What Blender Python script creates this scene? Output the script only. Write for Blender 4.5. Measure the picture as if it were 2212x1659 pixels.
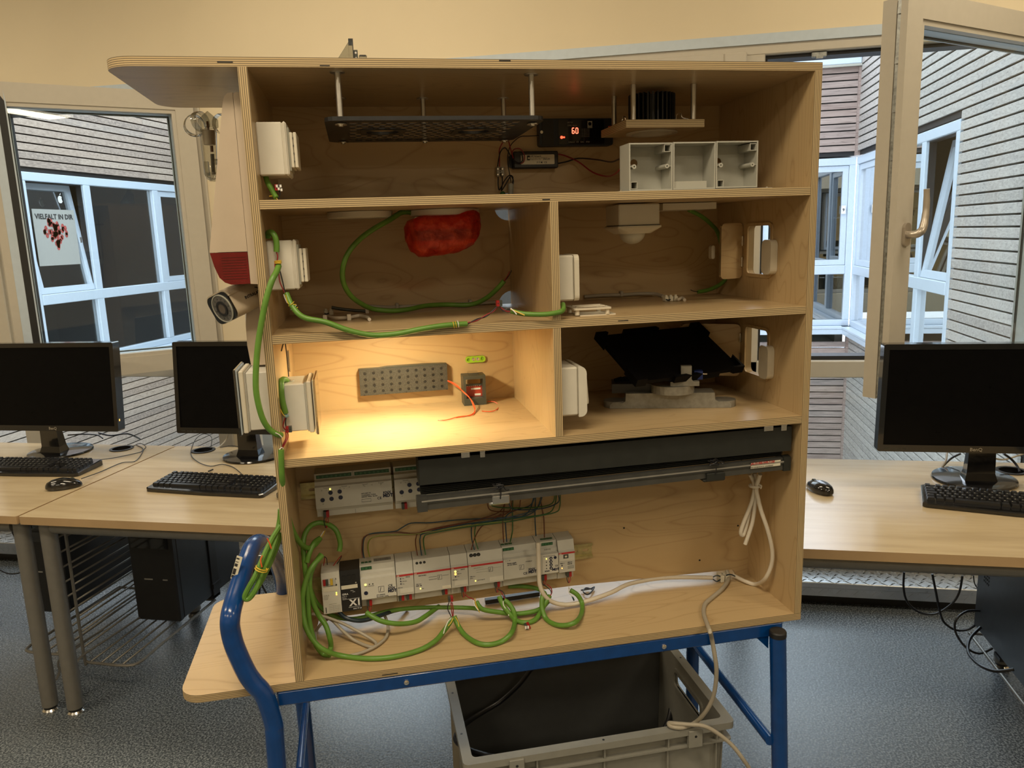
import bpy, math, random
from mathutils import Vector, Matrix
from mathutils.geometry import tessellate_polygon
random.seed(7)
for o in list(bpy.data.objects): bpy.data.objects.remove(o)
SC = bpy.context.scene; COL = SC.collection
# ------------------------------------------------------------------ camera
CR = Vector((0.98197, 0.186056, -0.033443)); CU = Vector((-0.002899, 0.191709, 0.981448)); CF = Vector((-0.189016, 0.963655, -0.188792))
FPX = 1673.664; CAMP = Vector((0, 0, 1.54))
cam = bpy.data.cameras.new('camera'); camo = bpy.data.objects.new('camera', cam); COL.objects.link(camo)
cam.sensor_fit = 'HORIZONTAL'; cam.sensor_width = 36; cam.lens = 36 * FPX / 2212; cam.clip_start = .02; cam.clip_end = 200
m = Matrix((CR, CU, -CF)).transposed().to_4x4(); m.translation = CAMP; camo.matrix_world = m
SC.camera = camo
# ------------------------------------------------------------------ sky, exposure, room lamps
SC.view_settings.view_transform = 'Standard'; SC.view_settings.look = 'None'; SC.view_settings.gamma = 1
SC.view_settings.use_curve_mapping = False
SC.view_settings.exposure = 0.0
wd = bpy.data.worlds.new('sky'); SC.world = wd; wd.use_nodes = True
bg = wd.node_tree.nodes['Background']; bg.inputs[0].default_value = (.78, .88, 1, 1); bg.inputs[1].default_value = SKY = 4.6
LAMPS = [(-3.2, -1.8, 24), (-1.0, -1.8, 26), (1.6, -1.8, 24), (-3.0, .4, 26), (-.4, .2, 34), (2.4, .4, 26), (-3.6, 2.1, 14), (-1.2, 2.3, 15), (1.4, 2.3, 17)]  # last three added out of view to brighten the window wall
LAMPC = (1, .84, .60); LEDE = 520
for i, (x, y, p) in enumerate(LAMPS):
    l = bpy.data.lights.new('ceiling_lamp_light', 'AREA'); l.shape = 'RECTANGLE'; l.size = 1.2; l.size_y = .3; l.energy = p; l.color = LAMPC
    o = bpy.data.objects.new('ceiling_lamp_light', l); o.location = (x, y, 3.0); COL.objects.link(o)
# ------------------------------------------------------------------ frames: pixel on a known real plane -> point
CAB0 = Vector((-0.67269, 1.219332, 0.714192)); CC = Vector((0.164524, -1.382828, 0.825808)); TH = math.radians(22.1)
MC = Matrix.Translation(CAB0) @ Matrix.Rotation(TH, 4, 'Z'); MR = Matrix.Identity(4)
RI = Matrix.Rotation(-TH, 3, 'Z')
def ray(a, b): return (a - 1106) / FPX * CR - (b - 829.5) / FPX * CU + CF
def K(a, b, ax, val):                       # cabinet frame
    d = RI @ ray(a, b); return CC + (val - CC[ax]) / d[ax] * d
def Wd(a, b, ax, val):                      # room frame
    d = ray(a, b); return CAMP + (val - CAMP[ax]) / d[ax] * d
V = Vector
# ------------------------------------------------------------------ mesh helper
class G:
    def __init__(s): s.v = []; s.f = []; s.m = []; s.s = []
    def add(s, vs, fs, m=0, sm=False):
        b = len(s.v); s.v += [V(x) for x in vs]; s.f += [tuple(i + b for i in f) for f in fs]
        s.m += [m] * len(fs); s.s += [sm] * len(fs); return s
    def box(s, x0, y0, z0, x1, y1, z1, m=0, c=0):
        if x1 < x0: x0, x1 = x1, x0
        if y1 < y0: y0, y1 = y1, y0
        if z1 < z0: z0, z1 = z1, z0
        if c <= 0:
            vs = [(x, y, z) for z in (z0, z1) for y in (y0, y1) for x in (x0, x1)]
            return s.add(vs, [(0, 2, 3, 1), (4, 5, 7, 6), (0, 1, 5, 4), (2, 6, 7, 3), (0, 4, 6, 2), (1, 3, 7, 5)], m)
        c = min(c, (x1 - x0) / 2.01, (y1 - y0) / 2.01, (z1 - z0) / 2.01)
        def ring(i, z):
            a, b, p, q = x0 + i, x1 - i, y0 + i, y1 - i
            return [(a + c, p, z), (b - c, p, z), (b, p + c, z), (b, q - c, z), (b - c, q, z), (a + c, q, z), (a, q - c, z), (a, p + c, z)]
        r = [ring(c, z0), ring(0, z0 + c), ring(0, z1 - c), ring(c, z1)]
        c2 = c; r[0] = [(min(max(x, x0 + c2), x1 - c2), min(max(y, y0 + c2), y1 - c2), z0) for x, y, z in r[1]]
        r[3] = [(min(max(x, x0 + c2), x1 - c2), min(max(y, y0 + c2), y1 - c2), z1) for x, y, z in r[1]]
        vs = sum(r, []); fs = []
        for k in range(3):
            for i in range(8):
                j = (i + 1) % 8; fs.append((k * 8 + i, k * 8 + j, k * 8 + 8 + j, k * 8 + 8 + i))
        fs.append(tuple(range(7, -1, -1))); fs.append(tuple(range(24, 32)))
        return s.add(vs, fs, m)
    def obb(s, c, ax, ay, az, m=0):        # centre and three half-axis vectors
        c, ax, ay, az = V(c), V(ax), V(ay), V(az)
        vs = [c + i * ax + j * ay + k * az for k in (-1, 1) for j in (-1, 1) for i in (-1, 1)]
        return s.add(vs, [(0, 2, 3, 1), (4, 5, 7, 6), (0, 1, 5, 4), (2, 6, 7, 3), (0, 4, 6, 2), (1, 3, 7, 5)], m)
    def tube(s, pts, r, n=8, sm=True, close=False, res=4, m=0, smooth=True):
        P = [V(p) for p in pts]
        if smooth and len(P) > 2:
            Q = []
            for i in range(len(P) - 1):
                a, b, c, d = P[max(i - 1, 0)], P[i], P[i + 1], P[min(i + 2, len(P) - 1)]
                for k in range(res):
                    t = k / res
                    Q.append(.5 * ((2 * b) + (c - a) * t + (2 * a - 5 * b + 4 * c - d) * t * t + (3 * b - a - 3 * c + d) * t ** 3))
            Q.append(P[-1]); P = Q
        P = [p for i, p in enumerate(P) if i == 0 or (p - P[i - 1]).length > 1e-6]
        if len(P) < 2: return s
        t0 = (P[1] - P[0]).normalized(); up = V((0, 0, 1)) if abs(t0.z) < .9 else V((1, 0, 0))
        nrm = t0.cross(up).normalized(); vs = []; fs = []
        for i, p in enumerate(P):
            t = (P[min(i + 1, len(P) - 1)] - P[max(i - 1, 0)]).normalized()
            nrm = (nrm - t * nrm.dot(t)).normalized(); bn = t.cross(nrm)
            rr = r[min(i * len(r) // len(P), len(r) - 1)] if isinstance(r, (list, tuple)) else r
            vs += [p + rr * (math.cos(2 * math.pi * k / n) * nrm + math.sin(2 * math.pi * k / n) * bn) for k in range(n)]
        for i in range(len(P) - 1):
            for k in range(n):
                j = (k + 1) % n; fs.append((i * n + k, i * n + j, i * n + n + j, i * n + n + k))
        s.add(vs, fs, m, sm)
        L = len(P) - 1
        s.add([vs[k] for k in range(n)], [tuple(range(n - 1, -1, -1))], m)
        s.add([vs[L * n + k] for k in range(n)], [tuple(range(n))], m)
        return s
    def cyl(s, a, b, r, r2=None, n=16, m=0, sm=True, cap=True):
        a, b = V(a), V(b); t = (b - a).normalized(); up = V((0, 0, 1)) if abs(t.z) < .9 else V((1, 0, 0))
        x = t.cross(up).normalized(); y = t.cross(x); r2 = r if r2 is None else r2
        vs = [p + q * (math.cos(2 * math.pi * k / n) * x + math.sin(2 * math.pi * k / n) * y) for p, q in ((a, r), (b, r2)) for k in range(n)]
        s.add(vs, [(k, (k + 1) % n, n + (k + 1) % n, n + k) for k in range(n)], m, sm)
        if cap:
            s.add(vs[:n], [tuple(range(n - 1, -1, -1))], m); s.add(vs[n:], [tuple(range(n))], m)
        return s
    def lathe(s, c, ax, prof, n=24, m=0, sx=1, sy=1):  # prof: (radius, height)
        c, t = V(c), V(ax).normalized(); up = V((0, 0, 1)) if abs(t.z) < .9 else V((1, 0, 0))
        x = t.cross(up).normalized(); y = t.cross(x); vs = []
        for r, h in prof: vs += [c + t * h + r * (sx * math.cos(2 * math.pi * k / n) * x + sy * math.sin(2 * math.pi * k / n) * y) for k in range(n)]
        return s.add(vs, [(i * n + k, i * n + (k + 1) % n, i * n + n + (k + 1) % n, i * n + n + k) for i in range(len(prof) - 1) for k in range(n)], m, True)
    def prism(s, loops, fn, d0, d1, m=0, me=None, sm=False):
        # loops: outer + holes of 2d points, fn(a, b, d) -> 3d
        me = m if me is None else me
        L = [[V((a, b, 0)) for a, b in lp] for lp in loops]; flat = [q for lp in L for q in lp]
        tr = tessellate_polygon(L)
        base = [fn(q.x, q.y, d0) for q in flat]; top = [fn(q.x, q.y, d1) for q in flat]; n = len(flat)
        s.add(base + top, [tuple(t) for t in tr] + [tuple(n + i for i in reversed(t)) for t in tr], m)
        o = 0
        for lp in L:
            k = len(lp); s.add([base[o + i] for i in range(k)] + [top[o + i] for i in range(k)], [(i, (i + 1) % k, k + (i + 1) % k, k + i) for i in range(k)], me, sm); o += k
        return s
    def sphere(s, c, r, n=16, k=10, sc=(1, 1, 1), a0=0, a1=math.pi, m=0):
        vs = []; c = V(c)
        for i in range(k + 1):
            a = a0 + (a1 - a0) * i / k
            vs += [c + V((r * sc[0] * math.sin(a) * math.cos(2 * math.pi * j / n), r * sc[1] * math.sin(a) * math.sin(2 * math.pi * j / n), r * sc[2] * math.cos(a))) for j in range(n)]
        return s.add(vs, [(i * n + j, i * n + (j + 1) % n, i * n + n + (j + 1) % n, i * n + n + j) for i in range(k) for j in range(n)], m, True)
    def obj(s, name, mats, parent=None, base=V((0, 0, 0)), F=None, fix=True):
        me = bpy.data.meshes.new(name); me.from_pydata([tuple(v - base) for v in s.v], [], s.f)
        if not isinstance(mats, (list, tuple)): mats = [mats]
        for q in mats: me.materials.append(q)
        me.polygons.foreach_set('material_index', s.m); me.polygons.foreach_set('use_smooth', s.s)
        if fix:
            import bmesh
            b = bmesh.new(); b.from_mesh(me); bmesh.ops.remove_doubles(b, verts=b.verts, dist=1e-6)
            bmesh.ops.recalc_face_normals(b, faces=b.faces)
            for e in b.edges:
                if len(e.link_faces) == 2 and e.calc_face_angle(0) > .7: e.smooth = False
            b.to_mesh(me); b.free()
        me.update()
        o = bpy.data.objects.new(name, me); COL.objects.link(o)
        if parent: o.parent = parent
        elif F is not None: o.matrix_world = F @ Matrix.Translation(base)
        return o
def circ(cx, cy, r, n=20, ry=None): ry = ry or r; return [(cx + r * math.cos(2 * math.pi * i / n), cy + ry * math.sin(2 * math.pi * i / n)) for i in range(n)]
def rrect(x0, y0, x1, y1, r, n=4):
    if r <= 0: return [(x0, y0), (x1, y0), (x1, y1), (x0, y1)]
    out = []
    for cx, cy, a in ((x1 - r, y1 - r, 0), (x0 + r, y1 - r, 90), (x0 + r, y0 + r, 180), (x1 - r, y0 + r, 270)):
        out += [(cx + r * math.cos(math.radians(a + 90 * i / n)), cy + r * math.sin(math.radians(a + 90 * i / n))) for i in range(n + 1)]
    return out
XY = lambda a, b, d: (a, b, d)
XZ = lambda a, b, d: (a, d, b)
YZ = lambda a, b, d: (d, a, b)
class T:                                     # a thing: Empty at its base with parts
    def __init__(s, name, label, cat, base, F=MC, group=None, kind=None):
        s.e = bpy.data.objects.new(name, None); COL.objects.link(s.e); s.b = V(base); s.F = F; s.e.empty_display_size = .05
        s.e.matrix_world = F @ Matrix.Translation(s.b)
        if kind: s.e['kind'] = kind
        if label: s.e['label'] = label
        if cat: s.e['category'] = cat
        if group: s.e['group'] = group
    def part(s, name, g, mats, parent=None, label=None, fix=True):
        o = g.obj(name, mats, parent or s.e, s.b, fix=fix)
        if label: o['label'] = label
        return o
    def text(s, txt, p, sz, mat, right=(1, 0, 0), up=(0, 0, 1), parent=None, bold=0, ctr=False, name='lettering', sq=1):
        o = text_obj(txt, sz, mat, bold, ctr, name); r, u = V(right).normalized(), V(up).normalized(); n = r.cross(u)
        mm = Matrix((r * sq, u, n)).transposed().to_4x4(); mm.translation = V(p) - s.b
        o.parent = parent or s.e; o.data.transform(mm); return o
def text_obj(txt, sz, mat, bold=0, ctr=False, name='lettering'):
    cu = bpy.data.curves.new('lettering', 'FONT'); cu.body = txt; cu.size = sz; cu.offset = bold * sz; cu.resolution_u = 2; cu.extrude = 0.00012
    if ctr: cu.align_x = 'CENTER'; cu.align_y = 'CENTER'
    o = bpy.data.objects.new('tmp', cu); me = bpy.data.meshes.new_from_object(o); bpy.data.objects.remove(o); bpy.data.curves.remove(cu)
    me.materials.clear(); me.materials.append(mat)
    o = bpy.data.objects.new(name, me); COL.objects.link(o); return o
def one(name, label, cat, g, mats, F=MC, base=None, group=None, kind=None):
    if base is None:
        xs = [v.x for v in g.v]; ys = [v.y for v in g.v]; zs = [v.z for v in g.v]
        base = V(((min(xs) + max(xs)) / 2, (min(ys) + max(ys)) / 2, min(zs)))
    o = g.obj(name, mats, None, base, F)
    if kind: o['kind'] = kind
    if label: o['label'] = label
    if cat: o['category'] = cat
    if group: o['group'] = group
    return o
# ------------------------------------------------------------------ materials
def nt(name):
    mt = bpy.data.materials.new(name); mt.use_nodes = True; n = mt.node_tree
    return mt, n, n.nodes['Principled BSDF'], n.nodes, n.links
def coords(N, L, sc=(1, 1, 1), rnd=0):
    tc = N.new('ShaderNodeTexCoord'); mp = N.new('ShaderNodeMapping'); mp.inputs['Scale'].default_value = sc
    L.new(tc.outputs['Object'], mp.inputs['Vector'])
    if rnd:
        oi = N.new('ShaderNodeObjectInfo'); mu = N.new('ShaderNodeMath'); mu.operation = 'MULTIPLY'; mu.inputs[1].default_value = rnd
        cb = N.new('ShaderNodeCombineXYZ'); L.new(oi.outputs['Random'], mu.inputs[0])
        for i in range(3): L.new(mu.outputs[0], cb.inputs[i])
        L.new(cb.outputs[0], mp.inputs['Location'])
    return mp.outputs[0]
def noise(N, L, vec, scale, detail=2, dist=0):
    n = N.new('ShaderNodeTexNoise'); n.inputs['Scale'].default_value = scale; n.inputs['Detail'].default_value = detail; n.inputs['Distortion'].default_value = dist
    L.new(vec, n.inputs['Vector']); return n.outputs['Fac']
def ramp(N, L, fac, stops, inter='LINEAR'):
    r = N.new('ShaderNodeValToRGB'); r.color_ramp.interpolation = inter
    while len(r.color_ramp.elements) < len(stops): r.color_ramp.elements.new(.5)
    for e, (p, c) in zip(r.color_ramp.elements, stops): e.position = p; e.color = (*c, 1) if len(c) == 3 else c
    L.new(fac, r.inputs[0]); return r.outputs[0]
def mth(N, L, op, a, b=None, c=None):
    m_ = N.new('ShaderNodeMath'); m_.operation = op
    for i, x in enumerate((a, b, c)):
        if x is None: continue
        if isinstance(x, (int, float)): m_.inputs[i].default_value = x
        else: L.new(x, m_.inputs[i])
    return m_.outputs[0]
def mixc(N, L, fac, a, b, mode='MIX'):
    x = N.new('ShaderNodeMix'); x.data_type = 'RGBA'; x.blend_type = mode
    if isinstance(fac, (int, float)): x.inputs[0].default_value = fac
    else: L.new(fac, x.inputs[0])
    for i, q in ((6, a), (7, b)):
        if isinstance(q, tuple): x.inputs[i].default_value = (*q, 1)
        else: L.new(q, x.inputs[i])
    return x.outputs[2]
def bump(N, L, B, h, st, d=.001):
    b = N.new('ShaderNodeBump'); b.inputs['Strength'].default_value = st; b.inputs['Distance'].default_value = d; L.new(h, b.inputs['Height']); L.new(b.outputs[0], B.inputs['Normal'])
def pm(name, col, rough=.5, metal=0, var=.06, scale=40, bmp=0, em=None, es=1, coat=0, trans=0, alpha=1, rnd=0, ior=1.5):
    mt, n, B, N, L = nt(name); v = coords(N, L, rnd=rnd); f = noise(N, L, v, scale, 3)
    lo = tuple(max(0, c * (1 - var)) for c in col); hi = tuple(min(1, c * (1 + var)) for c in col)
    L.new(ramp(N, L, f, [(.3, lo), (.7, hi)]), B.inputs['Base Color'])
    B.inputs['Metallic'].default_value = metal; B.inputs['IOR'].default_value = ior
    L.new(mth(N, L, 'MULTIPLY_ADD', f, .12, rough - .06 if rough > .06 else 0), B.inputs['Roughness'])
    if coat: B.inputs['Coat Weight'].default_value = coat; B.inputs['Coat Roughness'].default_value = .05
    if trans: B.inputs['Transmission Weight'].default_value = trans
    if alpha < 1: B.inputs['Alpha'].default_value = alpha
    if em: B.inputs['Emission Color'].default_value = (*em, 1); B.inputs['Emission Strength'].default_value = es
    if bmp: bump(N, L, B, noise(N, L, v, scale * 6, 2), bmp)
    return mt
def ply_face(name, st, col=(.50, .335, .175), seed=0, sc=1.0):
    # birch veneer: st stretches along the grain (small number = long figure)
    mt, n, B, N, L = nt(name); v = coords(N, L, st); mp = v.node; mp.inputs['Location'].default_value = (seed, seed * .7, seed * .3)
    a = noise(N, L, v, 2.6 * sc, 1.2, .5)
    ln = mth(N, L, 'FRACT', mth(N, L, 'MULTIPLY', a, 13)); ln = mth(N, L, 'ABSOLUTE', mth(N, L, 'SUBTRACT', ln, .5))
    line = ramp(N, L, ln, [(0, (1, 1, 1)), (.045, (.5, .5, .5)), (.16, (0, 0, 0))])
    v2 = coords(N, L, tuple(s * (1 if s == min(st) else 6) for s in st)); fib = noise(N, L, v2, 26, 3)
    big = noise(N, L, v, 5, 2)
    c = mixc(N, L, mth(N, L, 'MULTIPLY', fib, .35), col, tuple(x * .80 for x in col))
    c = mixc(N, L, mth(N, L, 'MULTIPLY', big, .5), c, tuple(min(1, x * 1.12) for x in col))
    c = mixc(N, L, mth(N, L, 'MULTIPLY', line, .40), c, (col[0] * .60, col[1] * .50, col[2] * .40))
    L.new(c, B.inputs['Base Color']); L.new(mth(N, L, 'MULTIPLY_ADD', fib, .12, .27), B.inputs['Roughness'])
    bump(N, L, B, fib, .05, .0003)
    return mt
def ply_edge(name, ax, col=(.47, .345, .18)):
    mt, n, B, N, L = nt(name); tc = N.new('ShaderNodeTexCoord'); sp = N.new('ShaderNodeSeparateXYZ'); L.new(tc.outputs['Object'], sp.inputs[0])
    st = [60, 60, 60]; st[ax] = 500
    v = coords(N, L, (6 if ax != 0 else 90, 6 if ax != 1 else 90, 6 if ax != 2 else 90))
    w = noise(N, L, v, 3, 3)
    p = mth(N, L, 'ADD', mth(N, L, 'MULTIPLY', sp.outputs[ax], 1 / .0032), mth(N, L, 'MULTIPLY', w, .12))
    fr = mth(N, L, 'ABSOLUTE', mth(N, L, 'SUBTRACT', mth(N, L, 'FRACT', p), .5))
    c = ramp(N, L, fr, [(.0, tuple(x * .22 for x in col)), (.15, tuple(x * .30 for x in col)), (.26, tuple(min(1, x * 1.05) for x in col)), (.5, tuple(min(1, x * 1.42) for x in col))])
    c = mixc(N, L, mth(N, L, 'MULTIPLY', w, .4), c, tuple(x * .7 for x in col))
    L.new(c, B.inputs['Base Color']); B.inputs['Roughness'].default_value = .6
    return mt
def glass_mat(name, tint=(.95, .98, .97), refl=1.0, rough=0.0):
    mt = bpy.data.materials.new(name); mt.use_nodes = True; n = mt.node_tree; N, L = n.nodes, n.links
    N.remove(N['Principled BSDF']); out = N['Material Output']
    tr = N.new('ShaderNodeBsdfTransparent'); tr.inputs[0].default_value = (*tint, 1)
    gl = N.new('ShaderNodeBsdfGlossy'); gl.inputs['Roughness'].default_value = rough
    lw = N.new('ShaderNodeLayerWeight'); lw.inputs[0].default_value = .5
    v = coords(N, L); f = noise(N, L, v, 3, 2); k = mth(N, L, 'MULTIPLY', mth(N, L, 'MULTIPLY_ADD', mth(N, L, 'POWER', lw.outputs['Facing'], 4.5), .9, .042), mth(N, L, 'MULTIPLY_ADD', f, .1, refl)); k = mth(N, L, 'MINIMUM', k, 1)
    mx = N.new('ShaderNodeMixShader'); L.new(k, mx.inputs[0]); L.new(tr.outputs[0], mx.inputs[1]); L.new(gl.outputs[0], mx.inputs[2]); L.new(mx.outputs[0], out.inputs[0])
    return mt
def cladding(name, cols, ax=0):
    mt, n, B, N, L = nt(name); st = [5, 5, 5]; st[ax] = .55
    v = coords(N, L, tuple(st), rnd=40); fine = noise(N, L, v, 14, 4, .4); kn = noise(N, L, v, 3.0, 2, 1.2)
    oi = N.new('ShaderNodeObjectInfo')
    base = ramp(N, L, oi.outputs['Random'], [(0, cols[0]), (.35, cols[1]), (.7, cols[2]), (1, cols[3])])
    ln = mth(N, L, 'ABSOLUTE', mth(N, L, 'SUBTRACT', mth(N, L, 'FRACT', mth(N, L, 'MULTIPLY', kn, 11)), .5))
    c = mixc(N, L, ramp(N, L, ln, [(0, (.8, .8, .8)), (.20, (0, 0, 0))]), base, tuple(x * .58 for x in cols[1]))
    c = mixc(N, L, ramp(N, L, fine, [(.35, (0, 0, 0)), (.75, (.7, .7, .7))]), c, tuple(min(1, x * 1.35) for x in cols[2]))
    L.new(c, B.inputs['Base Color']); B.inputs['Roughness'].default_value = .75; bump(N, L, B, fine, .4, .003)
    return mt
M = {}
WOODC = (.50, .36, .19)
M['ply_back'] = ply_face('birch_veneer_back', (1.0, 1, 4.2), WOODC, 3)
M['ply_shelf'] = ply_face('birch_veneer_shelf', (1.0, 4.5, 1), WOODC, 11)
M['ply_side'] = ply_face('birch_veneer_side', (1, 4.0, 1.0), WOODC, 5)
M['ply_over'] = ply_face('birch_veneer_top', (1.2, 6, 1), tuple(x * 1.05 for x in WOODC), 8, .6)
M['edge_x'] = ply_edge('ply_edge_x', 0); M['edge_y'] = ply_edge('ply_edge_y', 1); M['edge_z'] = ply_edge('ply_edge_z', 2)
M['cream'] = pm('cream_plastic', (.62, .57, .46), .4, var=.02)
M['white'] = pm('white_plastic', (.62, .585, .50), .38, var=.02)
M['din'] = pm('din_grey_plastic', (.50, .49, .44), .42, var=.03)
M['box3'] = pm('open_box_plastic', (.40, .395, .345), .45, var=.03)
M['din2'] = pm('din_light_plastic', (.60, .585, .52), .4, var=.03)
M['grey'] = pm('grey_plastic', (.36, .355, .30), .42, var=.04)
M['black'] = pm('black_plastic', (.012, .012, .013), .42, var=.2)
M['blackgl'] = pm('black_gloss', (.006, .006, .007), .14, var=.2, coat=.6)
M['screen'] = pm('screen_panel', (.003, .003, .0035), .3, var=.1, ior=1.18)
M['dark'] = pm('dark_grey_metal', (.018, .0195, .017), .42, var=.1)
M['railm'] = pm('blind_rail_aluminium', (.075, .075, .07), .34, .5, var=.1)
M['alu'] = pm('brushed_aluminium', (.6, .58, .54), .33, .9, var=.05)
M['chrome'] = pm('bright_steel', (.75, .73, .7), .2, 1, var=.04)
M['zinc'] = pm('yellow_zinc_rail', (.5, .44, .22), .35, .7, var=.2, scale=60)
M['green'] = pm('green_cable', (.105, .235, .03), .42, var=.1)
M['dkgreen'] = pm('green_wire', (.03, .12, .03), .4)
M['blue'] = pm('blue_wire', (.01, .045, .075), .4)
M['brown'] = pm('brown_wire', (.12, .035, .012), .4)
M['yelg'] = pm('yellow_green_wire', (.22, .26, .03), .4)
M['redw'] = pm('red_wire', (.25, .01, .012), .4)
M['yelw'] = pm('yellow_wire', (.62, .42, .04), .4)
M['orange'] = pm('orange_red_wire', (.68, .09, .02), .4)
M['blkw'] = pm('black_wire', (.008, .008, .01), .4)
M['navyw'] = pm('navy_cable', (.012, .025, .035), .4)
M['whitec'] = pm('white_cable', (.62, .56, .46), .4, var=.03)
M['greyc'] = pm('grey_cable', (.36, .32, .25), .45, var=.04)
M['red'] = pm('red_plastic', (.30, .012, .012), .35, var=.1)
M['dgrey'] = pm('dark_grey_plastic', (.05, .055, .045), .4)
M['term'] = pm('green_terminal', (.02, .09, .035), .4, var=.2, scale=200)
M['termd'] = pm('terminal_screw', (.05, .16, .06), .35)
M['navy'] = pm('navy_print', (.012, .016, .045), .4)
M['print'] = pm('black_print', (.02, .02, .022), .6)
M['whitep'] = pm('white_print', (.72, .72, .70), .6)
M['abbred'] = pm('red_stripe', (.45, .03, .03), .4)
M['labelw'] = pm('paper_label', (.66, .62, .5), .6, var=.04)
M['bluep'] = pm('blue_paint', (.002, .045, .20), .22, var=.10, coat=.2)
M['steelleg'] = pm('silver_grey_paint', (.20, .19, .17), .4, .35, var=.05)
M['crate'] = pm('grey_crate_plastic', (.24, .235, .205), .42, var=.05)
M['crate_shaded'] = pm('crate_inside_shade', (.085, .087, .085), .5, var=.05)  # crate plastic darkened to paint in the shade inside
M['wall'] = pm('cream_wall_paint', (.72, .62, .44), .75, var=.03, scale=2.2, bmp=.05)
M['frame'] = pm('window_frame_paint', (.50, .46, .385), .38, var=.02)
M['frameo'] = pm('outer_window_frame', (.50, .58, .66), .35, var=.03)
M['seal'] = pm('rubber_seal', (.012, .012, .012), .5)
M['lock'] = pm('window_fitting_steel', (.32, .33, .32), .35, .8, var=.3, scale=90)
M['handle'] = pm('satin_handle', (.50, .45, .39), .34, .7, var=.05)
M['red_clear'] = pm('red_lens', (.13, .002, .003), .25, var=.15, coat=.2)
M['led_y'] = pm('led_yellow', (.9, .8, .2), .3, em=(1, .85, .15), es=2.2)
M['led_g'] = pm('led_green', (.6, .9, .1), .3, em=(.7, 1, .1), es=2.0)
M['led_o'] = pm('led_orange', (1, .5, .1), .3, em=(1, .5, .12), es=1.8)
M['led_r'] = pm('led_red', (1, .05, .03), .3, em=(1, .05, .02), es=5)
M['led_rw'] = pm('digit_red', (1, .2, .1), .3, em=(1, .10, .05), es=6)
M['lamp'] = pm('lamp_diffuser', (.9, .9, .85), .5, em=LAMPC, es=3)
M['glass'] = glass_mat('window_glass'); M['glasso'] = glass_mat('courtyard_glass', (.66, .70, .68), 8.0)
M['clear'] = glass_mat('clear_acrylic', (.80, .81, .79), 4.0)
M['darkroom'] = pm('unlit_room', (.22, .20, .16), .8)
M['ledge'] = pm('chequer_plate', (.50, .52, .54), .3, .85, var=.06)
M['black_base'] = pm('black_skirting', (.012, .012, .013), .5)
CL = [(.17, .115, .10), (.27, .20, .165), (.33, .26, .225), (.20, .165, .15)]
CG = [(.24, .215, .195), (.34, .315, .285), (.39, .36, .325), (.27, .25, .225)]
M['clad_far'] = cladding('far_cladding', CL); M['clad'] = cladding('grey_cladding', CG)
M['clad_l'] = cladding('left_cladding', [(.21, .165, .14), (.36, .275, .215), (.40, .32, .255), (.25, .215, .195)])
# ------------------------------------------------------------------ room shell
def st(name, g, mats, kind='structure'): o = g.obj(name, mats, None, V((0, 0, 0)), MR, fix=True); o['kind'] = kind; return o
WY = 3.30
def floor_mat():
    mt, n, B, N, L = nt('speckled_vinyl'); v = coords(N, L)
    a = noise(N, L, v, 165, 2.5); b = noise(N, L, v, 330, 2); big = noise(N, L, v, 1.2, 3)
    c = ramp(N, L, a, [(.36, (.035, .044, .054)), (.52, (.125, .145, .163)), (.68, (.30, .33, .35))])
    c = mixc(N, L, ramp(N, L, b, [(.66, (0, 0, 0)), (.72, (1, 1, 1))]), c, (.50, .52, .52))
    c = mixc(N, L, mth(N, L, 'MULTIPLY', big, .3), c, (.05, .055, .06))
    L.new(c, B.inputs['Base Color']); L.new(mth(N, L, 'MULTIPLY_ADD', a, .22, .16), B.inputs['Roughness']); B.inputs['IOR'].default_value = 1.55
    bump(N, L, B, noise(N, L, v, 130, 3), .7, .0009); return mt
st('floor', G().box(-6, -4, -.02, 4.5, 3.4, 0), floor_mat())
st('ceiling', G().box(-6, -4, 3.2, 4.5, 3.6, 3.3), pm('ceiling_paint', (.75, .68, .54), .8))
st('wall_left', G().box(-6.1, -4, 0, -6, 3.6, 3.2), M['wall']); st('wall_right', G().box(4.5, -4, 0, 4.6, 3.6, 3.2), M['wall'])
st('wall_front', G().box(-6, -4.1, 0, 4.5, -4, 3.2), M['wall'])
g = G().box(-6, WY, 2.262, 4.5, WY + .25, 3.2).box(-2.05, WY, 0.1, -1.90, WY + .25, 2.262).box(-6, WY, .1, -4.6, WY + .25, 2.262).box(2.9, WY, .1, 4.5, WY + .25, 2.262).box(-6, WY + .12, -.3, 4.5, WY + .28, .1)
st('wall_back', g, M['wall'])
# ledge of chequer plate under the windows, black skirting below
led = st('trim_1', G().box(-6, 3.13, .078, 4.5, WY + .03, .104, c=.003).box(-6, 3.13, .045, 4.5, 3.15, .08), M['ledge'])
st('baseboard_back', G().box(-6, 3.165, 0, 4.5, 3.21, .08), M['black_base'])
g = G(); k = 0
for i in range(-100, 78):                     # raised tread bars, real geometry
    for j in range(5):
        x = i * .034 + (j % 2) * .017; y = 3.145 + j * .031
        if not (-3.9 < x < -.2 or .2 < x < 1.6): continue
        s_ = 1 if (i + j) % 2 else -1
        for d in (-.0035, .0035):
            c = V((x + d * s_, y + d, .1045)); g.obb(c, V((.0088, .0088 * s_, 0)), V((-.0012 * s_, .0012, 0)), V((0, 0, .0012)))
    for q in range(1):
        x = i * .034
        if (-3.9 < x < -.2 or .2 < x < 1.6):
            s_ = 1 if i % 2 else -1; g.obb(V((x, 3.1295, .066)), V((.008, 0, .008 * s_)), V((-.0012 * s_, 0, .0012)), V((0, .0012, 0)))
o = g.obj('tread_bars', M['ledge'], led, V((0, 0, 0)), fix=False); o['kind'] = 'stuff'
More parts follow.
